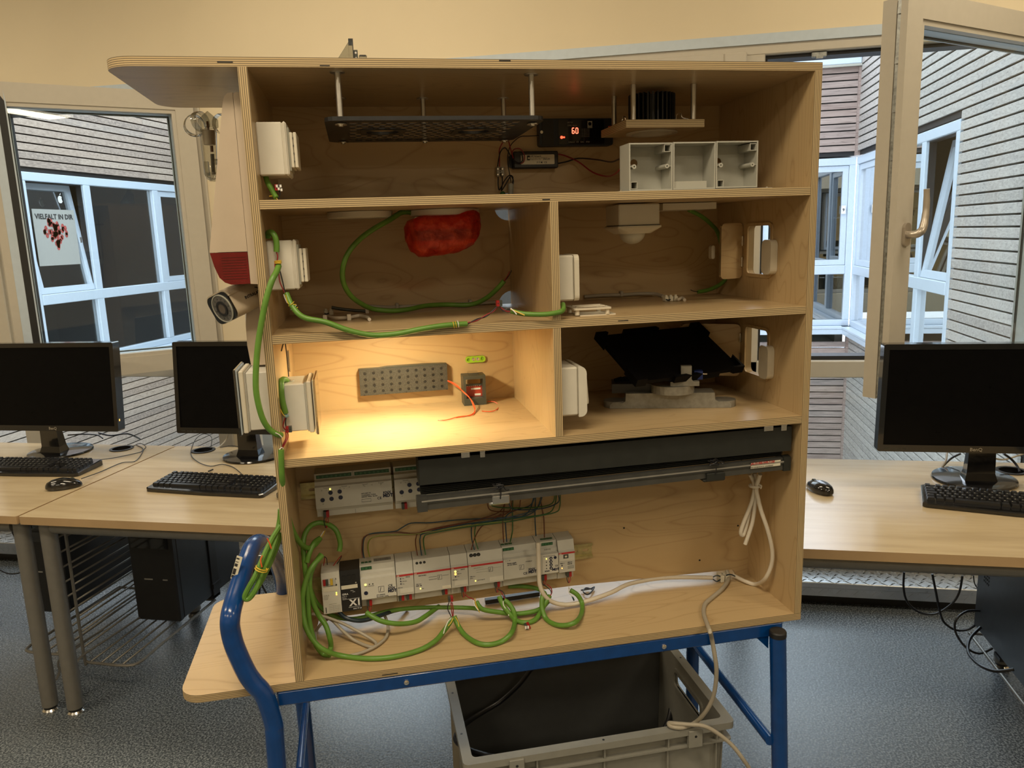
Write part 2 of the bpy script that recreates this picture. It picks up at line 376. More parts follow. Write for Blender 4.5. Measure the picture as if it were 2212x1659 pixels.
# ------------------------------------------------------------------ our windows
def frame_rect(g, x0, x1, z0, z1, w, y0, y1, c=.004):
    g.box(x0, y0, z0, x0 + w, y1, z1, c=c).box(x1 - w, y0, z0, x1, y1, z1, c=c).box(x0 + w, y0, z1 - w, x1 - w, y1, z1, c=c).box(x0 + w, y0, z0, x1 - w, y1, z0 + w, c=c)
def window(n, x0, x1, posts, openbay):
    e = T('window_%d' % n, None, None, (x0, WY, .1), MR, kind='structure')
    g = G(); frame_rect(g, x0, x1, .1, 2.262, .075, WY - .012, WY + .07)
    xs = [x0 + .04] + posts + [x1 - .04]
    for p in posts: g.box(p - .045, WY - .012, .17, p + .045, WY + .07, 2.19, c=.004)
    g.box(x0 + .07, WY - .012, .925, x1 - .07, WY + .07, .995, c=.004)
    e.part('window_frame', g, M['frame'])
    e.part('head_trim_lit_jamb', G().box(x0, WY - .02, 2.225, x1, WY - .010, 2.262).box(x0, WY - .02, .11, x0 + .07, WY - .010, 2.225), M['frameo'])  # jamb strip in a paler tone imitates daylight on the frame
    for i in range(len(xs) - 1):
        a, b = xs[i] + .04, xs[i + 1] - .04
        e.part('pane', G().box(a, WY + .03, .17, b, WY + .036, .93), M['glass'])
        s_ = G(); frame_rect(s_, a, b, .995, 2.19, .016, WY + .016, WY + .10, 0); e.part('rubber_seal', s_, M['seal'])
        if i not in openbay:
            s_ = G(); frame_rect(s_, a - .015, b + .015, .985, 2.20, .085, WY - .03, WY + .05); fr = e.part('casement', s_, M['frame'])
            e.part('pane', G().box(a + .06, WY + .005, 1.06, b - .06, WY + .011, 2.12), M['glass'], parent=fr)
    return e
w1 = window(1, -4.6, -2.05 + .03, [-3.13], (1,)); w2 = window(2, -1.86, 2.9, [-.95, .345, 1.51, 2.3], (2,))
for e, x in ((w2, .56), (w1, -2.88)): e.part('strike_plate', G().box(x, WY - .006, 2.165, x + .055, WY + .01, 2.185, c=.003).box(x + .015, WY - .009, 2.16, x + .04, WY, 2.172), M['lock'])
def sash(label, hx_, ang, w, side, z0, z1):
    # open casement swung into the room; local s runs from the hinge, d is the thickness (towards camera is +)
    t = math.radians(ang); ds = V((math.cos(t), math.sin(t), 0)); dn = V((-ds.y, ds.x, 0)) * side
    h = V((hx_, WY - .02, z0))
    def f(s, z, d): return h + ds * s + V((0, 0, z - z0)) + dn * d
    e = T('window_casement', label, 'window', h, MR)
    B_ = .075
    g = G(); R = lambda i: [(i, z0 + i), (w - i, z0 + i), (w - i, z1 - i), (i, z1 - i)]
    g.prism([R(0), R(B_)], lambda a, b, d: f(a, b, d), 0, .022)                 # inner flange facing the room
    g.prism([R(.012), R(B_ + .012)], lambda a, b, d: f(a, b, d), -.068, -.022)
    g.prism([R(.020), R(B_ + .012)], lambda a, b, d: f(a, b, d), -.022, 0)
    fr = e.part('sash_frame', g, M['frame'])
    g = G().prism([R(B_ + .0), R(B_ + .016)], lambda a, b, d: f(a, b, d), -.012, .017); e.part('glazing_bead', g, M['frame'], parent=fr)
    g = G().prism([R(.03), R(B_ + .0165)], lambda a, b, d: f(a, b, d), -.0665, -.016); e.part('outer_frame', g, M['frameo'], parent=fr)
    g = G().prism([R(.035), R(B_ + .020)], lambda a, b, d: f(a, b, d), -.074, -.068); e.part('rubber_seal', g, M['seal'], parent=fr)
    g = G().prism([R(.032), R(B_ + .023)], lambda a, b, d: f(a, b, d), -.080, -.074); e.part('outer_cover', g, M['frameo'], parent=fr)
    g = G(); c = B_ + .004; g.prism([R(c)], lambda a, b, d: f(a, b, d), -.0155, -.0125); e.part('pane', g, M['glass'])
    # espagnolette strip with cams along the free edge
    g = G(); g.prism([[(0, z0 + .02), (.006, z0 + .02), (.006, z1 - .02), (0, z1 - .02)]], lambda a, b, d: f(w - .020 + a, b, d), -.020, -.002)
    for i in range(9):
        z = z0 + .06 + i * (z1 - z0 - .12) / 8; hh = .05 if i % 3 == 0 else .018; g.prism([[(0, z), (.006, z), (.006, z + hh), (0, z + hh)]], lambda a, b, d: f(w - .014 + a, b, d), -.017, -.004)
    e.part('locking_strip', g, M['lock'])
    return e, f, w
eL, fL, wL = sash('open grey-beige window casement standing into the room behind the two left monitors', -2.045, 222, .79, 1, .99, 2.2)
eR, fR, wR = sash('open grey-beige window casement with lever handle behind the right monitor', 1.45, 221, 1.007, 1, .965, 2.205)
for a, b, mm, nm in ((.029, .060, 'frameo', 'cover_strip'), (.060, .086, 'seal', 'seal_strip'), (.086, .0905, 'frameo', 'cover_strip')):
    eL.part(nm, G().prism([[(wL - b, 1.02 + b * .5), (wL - a, 1.02), (wL - a, 2.17), (wL - b, 2.17 - b * .5)]], lambda p_, q_, d: fL(p_, q_, d), .0222, .0235), M[mm])
hb = fR(wR - .050, 1.50, .022); dn = (fR(0, 1, 1) - fR(0, 1, 0)); ds = (fR(1, 1, 0) - fR(0, 1, 0))
g = G(); P = lambda a, b, d: hb + ds * a + V((0, 0, b)) + dn * d
g.prism([rrect(-.016, -.036, .016, .036, .015)], P, 0, .010)
hd = eR.part('window_handle', g, M['handle'], label='satin metal lever handle')
g = G().tube([P(0, 0, .008), P(0, 0, .035), P(-.004, .006, .046), P(-.012, .018, .050), P(-.020, .05, .050), P(-.022, .09, .050), P(-.018, .135, .050)], [.012, .012, .0125, .012, .011, .010, .009], 10)
eR.part('grip', g, M['handle'], parent=hd)
# ------------------------------------------------------------------ ceiling lamps (fixtures around the light; last three only added for the wall)
for i, (x, y, p) in enumerate(LAMPS):
    e = T('ceiling_lamp', 'long ceiling luminaire ' + ('behind the camera, above its left side', 'directly behind the camera', 'behind the camera, above its right side', 'over the room left of the cabinet', 'just in front of the cabinet', 'over the room right of the cabinet', 'added above the leftmost desk to brighten the wall', 'added above the middle desk to brighten the wall', 'added above the right desk to brighten the wall')[i], 'lamp', (x, y, 3.2), MR)
    e.part('housing', G().box(x - .62, y - .17, 3.02, x + .62, y + .17, 3.2, c=.01), M['white'])
    e.part('diffuser', G().box(x - .6, y - .15, 3.012, x + .6, y + .15, 3.02), M['lamp'])
# ------------------------------------------------------------------ courtyard walls: planks one by one
PIT = .083; XL, XR, YF = -6.45, 2.33, 10.4
def unit_plank(ax, mat):                     # unit-length plank along ax with bevelled top edge
    g = G(); h = PIT - .014
    if ax == 1: g.prism([[(0, 0), (.020, 0), (.020, h - .006), (.012, h), (0, h)]], lambda a, b, d: (a, d, b), 0, 1)
    else: g.prism([[(0, 0), (.020, 0), (.020, h - .006), (.012, h), (0, h)]], lambda a, b, d: (d, a, b), 0, 1)
    o = g.obj('plank', mat, None, V((0, 0, 0)), MR); me = o.data; bpy.data.objects.remove(o); return me
CNT = [0]
def planks(parent, me, ax, fixed, sgn, segs_for_z, z0, z1):
    n = int((z1 - z0) / PIT)
    for i in range(n):
        z = z0 + i * PIT
        for (a, b) in segs_for_z(z, z + PIT):
            if b - a < .05: continue
            o = bpy.data.objects.new('plank', me); COL.objects.link(o); o.parent = parent; CNT[0] += 1
            if ax == 1: o.matrix_local = Matrix.Translation((fixed, a, z)) @ Matrix.Diagonal((sgn, b - a, 1, 1))
            else: o.matrix_local = Matrix.Translation((a, fixed, z)) @ Matrix.Diagonal((b - a, sgn, 1, 1))
ZT, ZB = 2.35, .25
def segL(z, y):
    if z >= ZT - .02 or y <= ZB + .02: return [(5.4, 8.0), (8.004, YF)] if int(z / PIT) % 2 else [(5.4, 9.2), (9.204, YF)]
    return [(5.4, 7.08)]
bl = T('wall_courtyard_left', None, None, (0, 0, 0), MR, kind='structure')
bl.part('backing', G().box(XL - .3, 3.6, -3, XL - .03, YF + .3, ZB).box(XL - .3, 3.6, ZT, XL - .03, YF + .3, 5.1).box(XL - .3, 3.6, ZB, XL - .03, 7.1, ZT), M['seal'])
planks(bl.e, unit_plank(1, M['clad_l']), 1, XL - .02, 1, segL, -1.83, 5.0)
def segR(z, y):
    if z >= ZT - .02: return [(4.0, 6.6), (6.604, YF)] if int(z / PIT) % 2 else [(4.0, 8.3), (8.304, YF)]
    if y <= ZB + .02: return [(5.5, YF)]
    return [(5.66, 6.98)] if z < 1.1 else [(4.0, 6.98)]
br = T('wall_courtyard_right', None, None, (0, 0, 0), MR, kind='structure')
br.part('backing', G().box(XR + .03, 3.6, -3, XR + .3, YF + .3, ZB).box(XR + .03, 3.6, ZT, XR + .3, YF + .3, 5.1).box(XR + .03, 3.6, ZB, XR + .3, 7.0, ZT), M['seal'])
planks(br.e, unit_plank(1, M['clad']), 1, XR + .02, -1, segR, -1.83, 4.6)
bf = T('wall_courtyard_far', None, None, (0, 0, 0), MR, kind='structure')
bf.part('corner_board', G().box(XR - .025, YF - .03, -3, XR + .03, YF + .03, ZB - .1).box(XR - .025, YF - .03, ZT, XR + .03, YF + .03, 3.37), M['clad_far'])
bf.part('backing', G().box(XL - .03, YF + .03, -3, XR + .03, YF + .3, ZB - .3).box(XL - .03, YF + .03, ZT, XR + .03, YF + .3, 3.37).box(XL, YF + .03, ZB - .3, -2, YF + .3, ZT), M['seal'])
segF = lambda z, y: [(.2, XR)] if (z >= ZT - .02 or y <= ZB - .1) else []
planks(bf.e, unit_plank(0, M['clad_far']), 0, YF + .02, -1, segF, -1.83, 3.4)
bf.part('coping', G().box(XL, YF - .05, 3.40, XR, YF + .32, 3.52, c=.01), M['frameo'])
bf.part('gutter_lip', G().box(XL, YF - .06, 3.375, XR, YF - .02, 3.40), M['grey'])
st('ground_courtyard', G().box(XL, 3.6, -3.1, XR, YF, -3), pm('gravel', (.55, .54, .50), .9, var=.4, scale=30))
# rooms behind the courtyard windows
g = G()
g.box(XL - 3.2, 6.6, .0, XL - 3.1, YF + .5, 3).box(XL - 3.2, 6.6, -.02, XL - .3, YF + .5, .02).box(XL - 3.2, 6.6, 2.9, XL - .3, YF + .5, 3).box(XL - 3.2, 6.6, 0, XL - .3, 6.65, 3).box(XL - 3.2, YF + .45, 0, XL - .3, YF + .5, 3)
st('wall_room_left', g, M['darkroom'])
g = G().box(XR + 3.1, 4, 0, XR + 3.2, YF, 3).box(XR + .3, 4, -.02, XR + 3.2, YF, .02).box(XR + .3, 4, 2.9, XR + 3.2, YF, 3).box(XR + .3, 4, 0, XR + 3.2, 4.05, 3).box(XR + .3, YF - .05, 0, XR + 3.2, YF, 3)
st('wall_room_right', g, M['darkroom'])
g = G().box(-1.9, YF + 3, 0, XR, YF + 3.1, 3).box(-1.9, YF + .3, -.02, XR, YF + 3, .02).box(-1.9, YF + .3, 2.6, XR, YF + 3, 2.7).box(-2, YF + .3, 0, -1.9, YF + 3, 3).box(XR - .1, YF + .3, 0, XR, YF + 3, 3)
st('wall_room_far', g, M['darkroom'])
def cwin(n, ax, fixed, sgn, a0, a1, z0, z1, mulls, zb, sashes, sill=True):
    # courtyard window band: ax = running axis (1: y on a side wall, 0: x on the far wall); sgn = into the courtyard
    def q(a, b, d): return (fixed + sgn * d, a, b) if ax == 1 else (a, fixed + sgn * d, b)
    e = T('window_%d' % n, None, None, q(a0, z0, 0), MR, kind='structure')
    def bx(g, a, b, c, d, e0, e1, cc=.006):
        p0, p1 = q(a, c, e0), q(b, d, e1); g.box(*p0, *p1, c=cc)
    g = G(); w = .075
    bx(g, a0, a1, z1 - .09, z1, -.08, 0); bx(g, a0, a1, z0, z0 + w, -.08, 0); bx(g, a0, a0 + w, z0 + w, z1 - .09, -.08, 0); bx(g, a1 - w, a1, z0 + w, z1 - .09, -.08, 0)
    for m_ in mulls: bx(g, m_ - .055, m_ + .055, z0 + w, z1 - .09, -.08, 0)
    if zb: bx(g, a0 + w, a1 - w, zb - .11, zb, -.08, .004)
    e.part('window_frame', g, M['frameo'])
    ed = [a0 + w - .055] + list(mulls) + [a1 - w + .055]; ts = []
    for i in range(len(ed) - 1):
        p, r_ = ed[i] + .055, ed[i + 1] - .055
        for (lo, hi, up) in (((z0 + w, zb - .11, 0), (zb, z1 - .09, 1)) if zb else ((z0 + w, z1 - .09, 1),)):
            k = sashes[i] if up else 0
            if k == 0:
                g = G(); bx(g, p, r_, lo, hi, -.05, -.044, 0); e.part('pane', g, M['glasso'])
                if up == 0: continue
            else:                              # sash, k = tilt in metres at the top (inwards)
                tl = k - .001
                def tq(a, b, d): return q(a, b, d - tl * (b - lo) / (hi - lo))
                g = G(); wd_ = .07; R = lambda i_: [(p + i_, lo + i_), (r_ - i_, lo + i_), (r_ - i_, hi - i_), (p + i_, hi - i_)]
                g.prism([R(.004), R(wd_)], tq, -.085, -.02); fr = e.part('sash_frame', g, M['frameo'])
                g = G().prism([R(wd_ - .005)], tq, -.055, -.049); e.part('pane', g, M['glasso'], parent=fr)
                g = G().prism([R(.0), R(.012)], q, -.09, -.03); e.part('rubber_seal', g, M['seal'], parent=fr)
                ts.append((tq, p, r_, lo, hi))
    if sill: g = G(); bx(g, a0 - .03, a1 + .02, z0 - .035, z0 + .0, -.06, .10); bx(g, a0 - .03, a1 + .02, z0 - .10, z0 - .035, .07, .095); e.part('outer_sill', g, M['frameo'])
    return e, q, ts
cl, ql, tl = cwin(3, 1, XL, 1, 7.10, YF - .0, .27, 2.35, [8.055, 9.30], 1.08, [.16, 0, .001])
cr, qr, tr_ = cwin(4, 1, XR, -1, 7.0, YF - .02, .27, 2.33, [7.87, 9.0], 1.03, [.20, 0, .001])
cf, qf, tf = cwin(5, 0, YF, -1, -1.9, XR, .27, 2.33, [-.8, .3, 1.2], 1.03, [0, 0, 0, .001])
c6, q6, t6 = cwin(6, 1, XR, -1, 4.3, 5.64, .27, 1.12, [], 0, [0])
for i, (tq, p, r_, lo, hi) in enumerate(tl[:1] + tr_[:1] + tf[:1]):
    e = (cl, cr, cf)[i]; a = r_ - .035 if i != 1 else p + .035; b = (lo + hi) / 2 - .05
    e.part('window_handle', G().box(*tq(a - .012, b, -.09), *tq(a + .012, b + .06, -.10)).tube([tq(a, b + .03, -.1), tq(a, b + .03, -.13), tq(a - .1, b + .03, -.135)], .009, 6), M['alu'])
# poster and logo plate behind the left courtyard window
tq, p, r_, lo, hi = tl[0]
e = T('poster', 'white poster with black heading and a red heart figure behind the left courtyard window', 'poster', tq(p + .1, lo + .3, -.07), MR)
e.part('sheet', G().prism([[(p + .10, lo + .30), (r_ - .12, lo + .30), (r_ - .12, hi - .28), (p + .10, hi - .28)]], tq, -.070, -.067), pm('poster_paper', (.34, .34, .31), .7, var=.03))
def tt(txt, a, b, sz, mat, bold=.02):
    o = text_obj(txt, sz, mat, bold, True); R_ = V(tq(1, 0, 0)) - V(tq(0, 0, 0)); U_ = (V(tq(0, 1, 0)) - V(tq(0, 0, 0))).normalized(); Nn = R_.cross(U_)
    mm = Matrix((R_, U_, Nn)).transposed().to_4x4(); mm.translation = V(tq(a, b, -.065)) - e.b; o.data.transform(mm); o.parent = e.e
mid = (p + r_) / 2 - .01
tt('VIELFALT IN DIR', mid, hi - .36, .075, M['print'], .03); tt('10. Juli 2024', mid, hi - .50, .035, M['brown'])
g = G(); random.seed(3)
for i in range(60):
    t = random.uniform(0, 2 * math.pi); q_ = random.random() ** .5; hx2 = 16 * math.sin(t) ** 3 / 17 * q_; hz2 = (13 * math.cos(t) - 5 * math.cos(2 * t) - 2 * math.cos(3 * t) - math.cos(4 * t)) / 17 * q_
    a, b = mid + hx2 * .20, lo + .66 + hz2 * .17; g.prism([circ(a, b, .022, 7, .030)], tq, -.0655, -.0645)
e.part('heart_figure', g, pm('faded_red_print', (.35, .06, .05), .6, var=.6, scale=60))
g = G(); a, b = mid + .12, hi - .17  # white plate added in place of a shining computer logo
ap = [(a + .036 * math.cos(t) * (1 + .06 * math.cos(3 * t)), b + .040 * math.sin(t) * (1 - .10 * abs(math.cos(t)) ** 6)) for t in [2 * math.pi * i / 28 for i in range(28)]]
ap = [(x - (.014 if (x > a + .024 and abs(y - b - .006) < .016) else 0), y) for x, y in ap]
g.prism([ap], tq, -.066, -.063); g.prism([[(a, b + .046), (a + .004, b + .060), (a + .016, b + .070), (a + .014, b + .055)]], tq, -.066, -.063)
one('apple_logo_plate', 'small white apple plate added for a computer logo shining in the left courtyard window', 'sticker', g, M['whitep'], MR)
# chair seen in the room behind the left courtyard window
e = T('office_chair', 'dark grey chair behind the lower left courtyard window pane', 'chair', (XL - .6, 7.75, 0.02), MR)
e.part('backrest', G().box(XL - .75, 7.5, .45, XL - .70, 7.95, .95, c=.02), M['dark']); e.part('seat', G().box(XL - .75, 7.5, .40, XL - .33, 7.95, .45, c=.01), M['dark'])
for a in (-.73, -.36):
    for b in (7.53, 7.92): e.part('leg', G().cyl((XL + a, b, .02), (XL + a, b, .40), .012), M['alu'])
# small number tag on the far window
s_ = T('number_tag', 'small white tag with number 9 on the far courtyard window frame', 'tag', (2.205, YF - .03, 1.72), MR)
s_.part('plate', G().box(2.18, YF - .012, 1.66, 2.23, YF - .004, 1.76), M['whitep']); s_.text('9', (2.192, YF - .014, 1.69), .05, M['print'], bold=.02)
# ------------------------------------------------------------------ desks
def laminate():
    mt, n, B, N, L = nt('beech_laminate'); v = coords(N, L, (1, 9, 1), rnd=9); f = noise(N, L, v, 3.2, 4, .3); f2 = noise(N, L, v, 14, 3)
    c = ramp(N, L, f, [(.3, (.47, .37, .225)), (.5, (.54, .43, .265)), (.7, (.58, .47, .30))]); c = mixc(N, L, mth(N, L, 'MULTIPLY', f2, .25), c, (.40, .29, .17))
    L.new(c, B.inputs['Base Color']); B.inputs['Roughness'].default_value = .24; B.inputs['Coat Weight'].default_value = .35; B.inputs['Coat Roughness'].default_value = .22; bump(N, L, B, noise(N, L, coords(N, L), 300, 2), .08, .0004); return mt
M['lam'] = laminate()
M['lamedge'] = pm('beech_edge_band', (.42, .285, .15), .45, var=.08, scale=8)
def desk(x0, x1, label):
    e = T('computer_desk', label, 'desk', (x0 + .8, 2.4, 0), MR, group='beech desks along the windows')
    gx = [x0 + 1.36 if x1 - x0 > 0 else 0]
    g = G(); o = rrect(x0, 1.985, x1, 2.815, .006, 2); hc = GRM[label]
    g.prism([o] + [circ(hc, 2.79 - .035 if hc < 0 else 2.715, .043, 20)], XY, .694, .72, m=0, me=1)
    e.part('tabletop', g, [M['lam'], M['lamedge']])
    hy_ = 2.755 if hc < 0 else 2.715
    for x in (x0 + .045, x1 - .045):
        for y in (2.045, 2.74):
            lg = e.part('leg', G().cyl((x, y, .022), (x, y, .694), .0255, n=20), M['steelleg'])
            e.part('foot', G().cyl((x, y, .012), (x, y, .022), .021, n=16, m=1).lathe((x, y, 0), (0, 0, 1), [(0, 0), (.026, 0), (.027, .006), (.022, .012), (0, .012)], 16), [M['chrome'], M['black']], parent=lg)
    g = G().cyl((x0 + .07, 2.045, .668), (x1 - .07, 2.045, .668), .024, n=14).cyl((x0 + .07, 2.74, .668), (x1 - .07, 2.74, .668), .024, n=14)
    g.box(x0 + .03, 2.07, .645, x0 + .06, 2.72, .69).box(x1 - .06, 2.07, .645, x1 - .03, 2.72, .69)
    e.part('frame_rail', g, M['steelleg'])
    g = G().prism([circ(hc, hy_, .047, 20), circ(hc, hy_, .036, 20)], XY, .720, .7235).lathe((hc, hy_, .70), (0, 0, 1), [(0, -.008), (.040, -.008), (.042, .02)], 20)
    e.part('cable_grommet', g, M['black'])
    return e
D1, D2, D3 = 'left desk carrying the leftmost monitor keyboard and mouse', 'middle left desk carrying the half-hidden monitor and keyboard', 'right desk with a bright window reflection and a mouse at its left'
GRM = {D1: -2.205, D2: -1.83, D3: 1.135}
desk(-3.592, -1.998, D1); desk(-1.99, -.392, D2); desk(-.385, 1.215, D3)
# ------------------------------------------------------------------ monitors
def monitor(label, cx, cy, base, ang=0, tilt=0, w=.57, zb=.838, zt=1.185):
    e = T('monitor', label, 'monitor', (base[0], base[1], .72), MR, group='black flat screen monitors')
    c, s_ = math.cos(ang), math.sin(ang); tl = tilt
    def f(a, d, z): yy = d + (z - zb) * tl; return V((cx + a * c - yy * s_, cy + a * s_ + yy * c, z))
    def fb(g, a0, a1, d0, d1, z0, z1, m=0): vs = [f(a, d, z) for z in (z0, z1) for d in (d0, d1) for a in (a0, a1)]; g.add(vs, [(0, 2, 3, 1), (4, 5, 7, 6), (0, 1, 5, 4), (2, 6, 7, 3), (0, 4, 6, 2), (1, 3, 7, 5)], m)
    h = w / 2; g = G(); bz = .022
    pz = lambda a, b, d: f(a, d, b)
    g.prism([rrect(-h, zb, h, zt, .006, 2), [(-h + .016, zb + bz), (h - .016, zb + bz), (h - .016, zt - .017), (-h + .016, zt - .017)]], pz, 0, .02)
    g.prism([rrect(-h, zb, h, zt, .006, 2)], pz, .02, .04); g.prism([rrect(-h + .06, zb + .05, h - .06, zt - .05, .02, 3)], pz, .04, .062)
    e.part('housing', g, M['blackgl'])
    g = G(); g.prism([[(-h + .015, zb + bz - .001), (h - .015, zb + bz - .001), (h - .015, zt - .016), (-h + .015, zt - .016)]], pz, .004, .008); e.part('screen', g, M['screen'])
    R_ = f(1, 0, zb) - f(0, 0, zb); U_ = (f(0, 0, zb + 1) - f(0, 0, zb))
    e.text('BenQ', f(-.022, -.0006, zb + .006), .015, M['alu'], R_, U_, bold=.01)
    e.text('HDMI   Senseye   LED', f(-h + .02, -.0006, zb + .007), .007, M['dgrey'], R_, U_)
    g = G(); fb(g, h - .0005, h + .001, .008, .012, zb + .04, zb + .048); e.part('power_light', g, M['led_o'])
    bx, by = base; ny = by + .01
    g = G()
    def ring(y, z, wd_, th): return [(bx - wd_, y, z), (bx + wd_, y, z), (bx + wd_ * .9, y + th, z), (bx - wd_ * .9, y + th, z)]
    yn = max(by - .05, cy + .055); rs = [ring(yn - .008, .733, .047, .06), ring(yn, .757, .041, .045), ring(yn, zb - .02, .039, .035), ring(yn, zb + .09, .039, .03)]
    vs = sum(rs, []); fs = [(k * 4 + i, k * 4 + (i + 1) % 4, k * 4 + 4 + (i + 1) % 4, k * 4 + 4 + i) for k in range(3) for i in range(4)] + [(3, 2, 1, 0), (12, 13, 14, 15)]
    g.add(vs, fs); e.part('stand_neck', g, M['blackgl'])
    g = G().lathe((bx, by, .72), (0, 0, 1), [(0, 0), (.115, 0), (.122, .004), (.120, .009), (.10, .0125), (.05, .015), (0, .016)], 40); e.part('stand_base', g, M['blackgl'])
    return e, f
mL, fmL = monitor('leftmost black monitor cut by the picture edge on the left desk', -2.362, 2.585, (-2.44, 2.69), math.radians(1), .09)
mM, fmM = monitor('black monitor partly hidden by the plywood cabinet and its glass-fronted box', -1.536, 2.585, (-1.57, 2.70), 0, .10)
mR, fmR = monitor('black monitor on the right desk in front of the open window', .947, 2.50, (.985, 2.61), 0, -.04, zb=.840, zt=1.178)
# ------------------------------------------------------------------ keyboards: base and every key
KEYROWS = [(0, [1.0, -.5, 1, 1, 1, 1, -.25, 1, 1, 1, 1, -.25, 1, 1, 1, 1, -.25, 1, 1, 1, -.25, 1, 1, 1, 1]), (1.15, [1] * 13 + [2, -.25, 1, 1, 1, -.25, 1, 1, 1, 1]), (2.15, [1.5] + [1] * 12 + [1.5, -.25, 1, 1, 1, -.25, 1, 1, 1, 1]),
           (3.15, [1.75] + [1] * 12 + [1.25, -3.5, 1, 1, 1, 1]), (4.15, [1.25] + [1] * 11 + [2.75, -1.25, 1, -1.25, 1, 1, 1, 1]), (5.15, [1.25, 1.25, 1.25, 6.25, 1.25, 1.25, 1.25, 1.25, -.25, 1, 1, 1, -.25, 2, 1, 1])]
U_ = .0188
def keymesh(w):
    g = G(); a, t = w * U_ - .0022, .0022
    v = [(0, 0, 0), (a, 0, 0), (a, .0166, 0), (0, .0166, 0), (t, t * .6, .008), (a - t, t * .6, .008), (a - t, .0150, .008), (t, .0150, .008)]
    g.add(v, [(3, 2, 1, 0), (4, 5, 6, 7), (0, 1, 5, 4), (1, 2, 6, 5), (2, 3, 7, 6), (3, 0, 4, 7)])
    o = g.obj('key', M['black']); me = o.data; bpy.data.objects.remove(o); return me
KM = {}
def keyboard(label, p, ang, crop=None):
    # p = front-left corner on the desk, ang = direction of the front edge
    W_, Dp = .452, .150
    e = T('keyboard', label, 'keyboard', (p[0], p[1], .72), MR @ Matrix.Identity(4), group='black keyboards'); e.e.rotation_mode = 'XYZ'
    e.e.matrix_world = Matrix.Translation((p[0], p[1], .72)) @ Matrix.Rotation(ang, 4, 'Z'); e.b = V((0, 0, 0))
    g = G(); zf = lambda y: .011 + .011 * y / Dp
    out = [(0 + .01, -.004), (W_ / 2, -.010), (W_ - .01, -.004), (W_, .006), (W_ - .003, Dp - .006), (W_ - .012, Dp), (.012, Dp), (.003, Dp - .006), (0, .006)]
    n = len(out); vs = [(x, y, .002) for x, y in out] + [(x, y, zf(y)) for x, y in out] + [(x * .985 + .0034, (y - .07) * .96 + .07, zf(y) + .003) for x, y in out]
    fs = [(i, (i + 1) % n, n + (i + 1) % n, n + i) for i in range(n)] + [(n + i, n + (i + 1) % n, 2 * n + (i + 1) % n, 2 * n + i) for i in range(n)] + [tuple(range(n - 1, -1, -1)), tuple(range(2 * n, 3 * n))]
    g.add(vs, fs); e.part('key_bed', g, M['blackgl'])
    for ro, row in KEYROWS:
        x = .012; y = Dp - .012 - .0166 - ro * .0192
        for q in row:
            if q < 0: x += -q * U_; continue
            if q not in KM: KM[q] = keymesh(q)
            o = bpy.data.objects.new('key', KM[q]); COL.objects.link(o); o.parent = e.e
            o.matrix_local = Matrix.Translation((x, y, zf(y) + .003)) @ Matrix.Rotation(.073, 4, 'X'); x += q * U_
    g = G(); random.seed(5)
    for ro, row in KEYROWS[1:5]:
        x = .012; y = Dp - .012 - .0166 - ro * .0192
        for q in row:
            if q < 0: x += -q * U_; continue
            if q <= 1.3: g.add([(x + .005, y + .008, zf(y) + .0118), (x + .0075, y + .008, zf(y) + .0118), (x + .0075, y + .0115, zf(y) + .0121), (x + .005, y + .0115, zf(y) + .0121)], [(0, 1, 2, 3)])
            x += q * U_
    o = e.part('key_legends', g, M['grey'], fix=False); o['kind'] = 'stuff'
    return e
a = Wd(311, 1062, 2, .722); b = Wd(566, 1077, 2, .722)
keyboard('black keyboard on the middle left desk, seen whole left of the cabinet', (a.x, a.y + .008), math.atan2(b.y - a.y, b.x - a.x))
a = Wd(165, 1030, 2, .722); an = math.radians(2)
keyboard('black keyboard cut by the left picture edge below the leftmost monitor', (a.x - .452 * math.cos(an), a.y - .452 * math.sin(an) + .006), an)
a = Wd(1995, 1096, 2, .722); b = Wd(2212, 1117, 2, .722)
keyboard('black keyboard on the right desk cut by the right picture edge', (a.x, a.y + .008), math.atan2(b.y - a.y, b.x - a.x))
def mouse(label, c, ang, sz=1.0, tail=None):
    F = Matrix.Translation((c[0], c[1], .72)) @ Matrix.Rotation(ang, 4, 'Z') @ Matrix.Scale(sz, 4)
    e = T('computer_mouse', label, 'mouse', (0, 0, 0), F, group='black computer mice')
    g = G(); n = 20; rs = []
    for k, (sc, z) in enumerate([(0.9, .001), (1, .008), (.97, .018), (.86, .027), (.62, .034), (.3, .0375), (0.001, .0385)]):
        for i in range(n):
            t = 2 * math.pi * i / n; x = .058 * math.cos(t) * sc + .002; wd_ = .030 * (1 - .12 * math.cos(t)); y = wd_ * math.sin(t) * sc
            rs.append((x, y, z * (1 - .25 * max(0, math.cos(t) * sc))))
    g.add(rs, [(k * n + i, k * n + (i + 1) % n, k * n + n + (i + 1) % n, k * n + n + i) for k in range(6) for i in range(n)], 0, True)
    e.part('shell', g, M['blackgl']); e.part('scroll_wheel', G().cyl((.030, -.0035, .0275), (.030, .0035, .0275), .008, n=12), M['dgrey'])
    return e
a = Wd(136, 1046, 2, .735); mouse('black mouse in front of the left keyboard on the left desk', (a.x, a.y), math.radians(35), 1.0)
a = Wd(1771, 1052, 2, .735); mouse('black mouse beside the cabinet on the right desk', (a.x, a.y), math.radians(118), .95)
a = Wd(612, 1060, 2, .735); mouse('black mouse almost hidden behind the left edge of the cabinet', (a.x + .02, a.y), math.radians(80), .95)
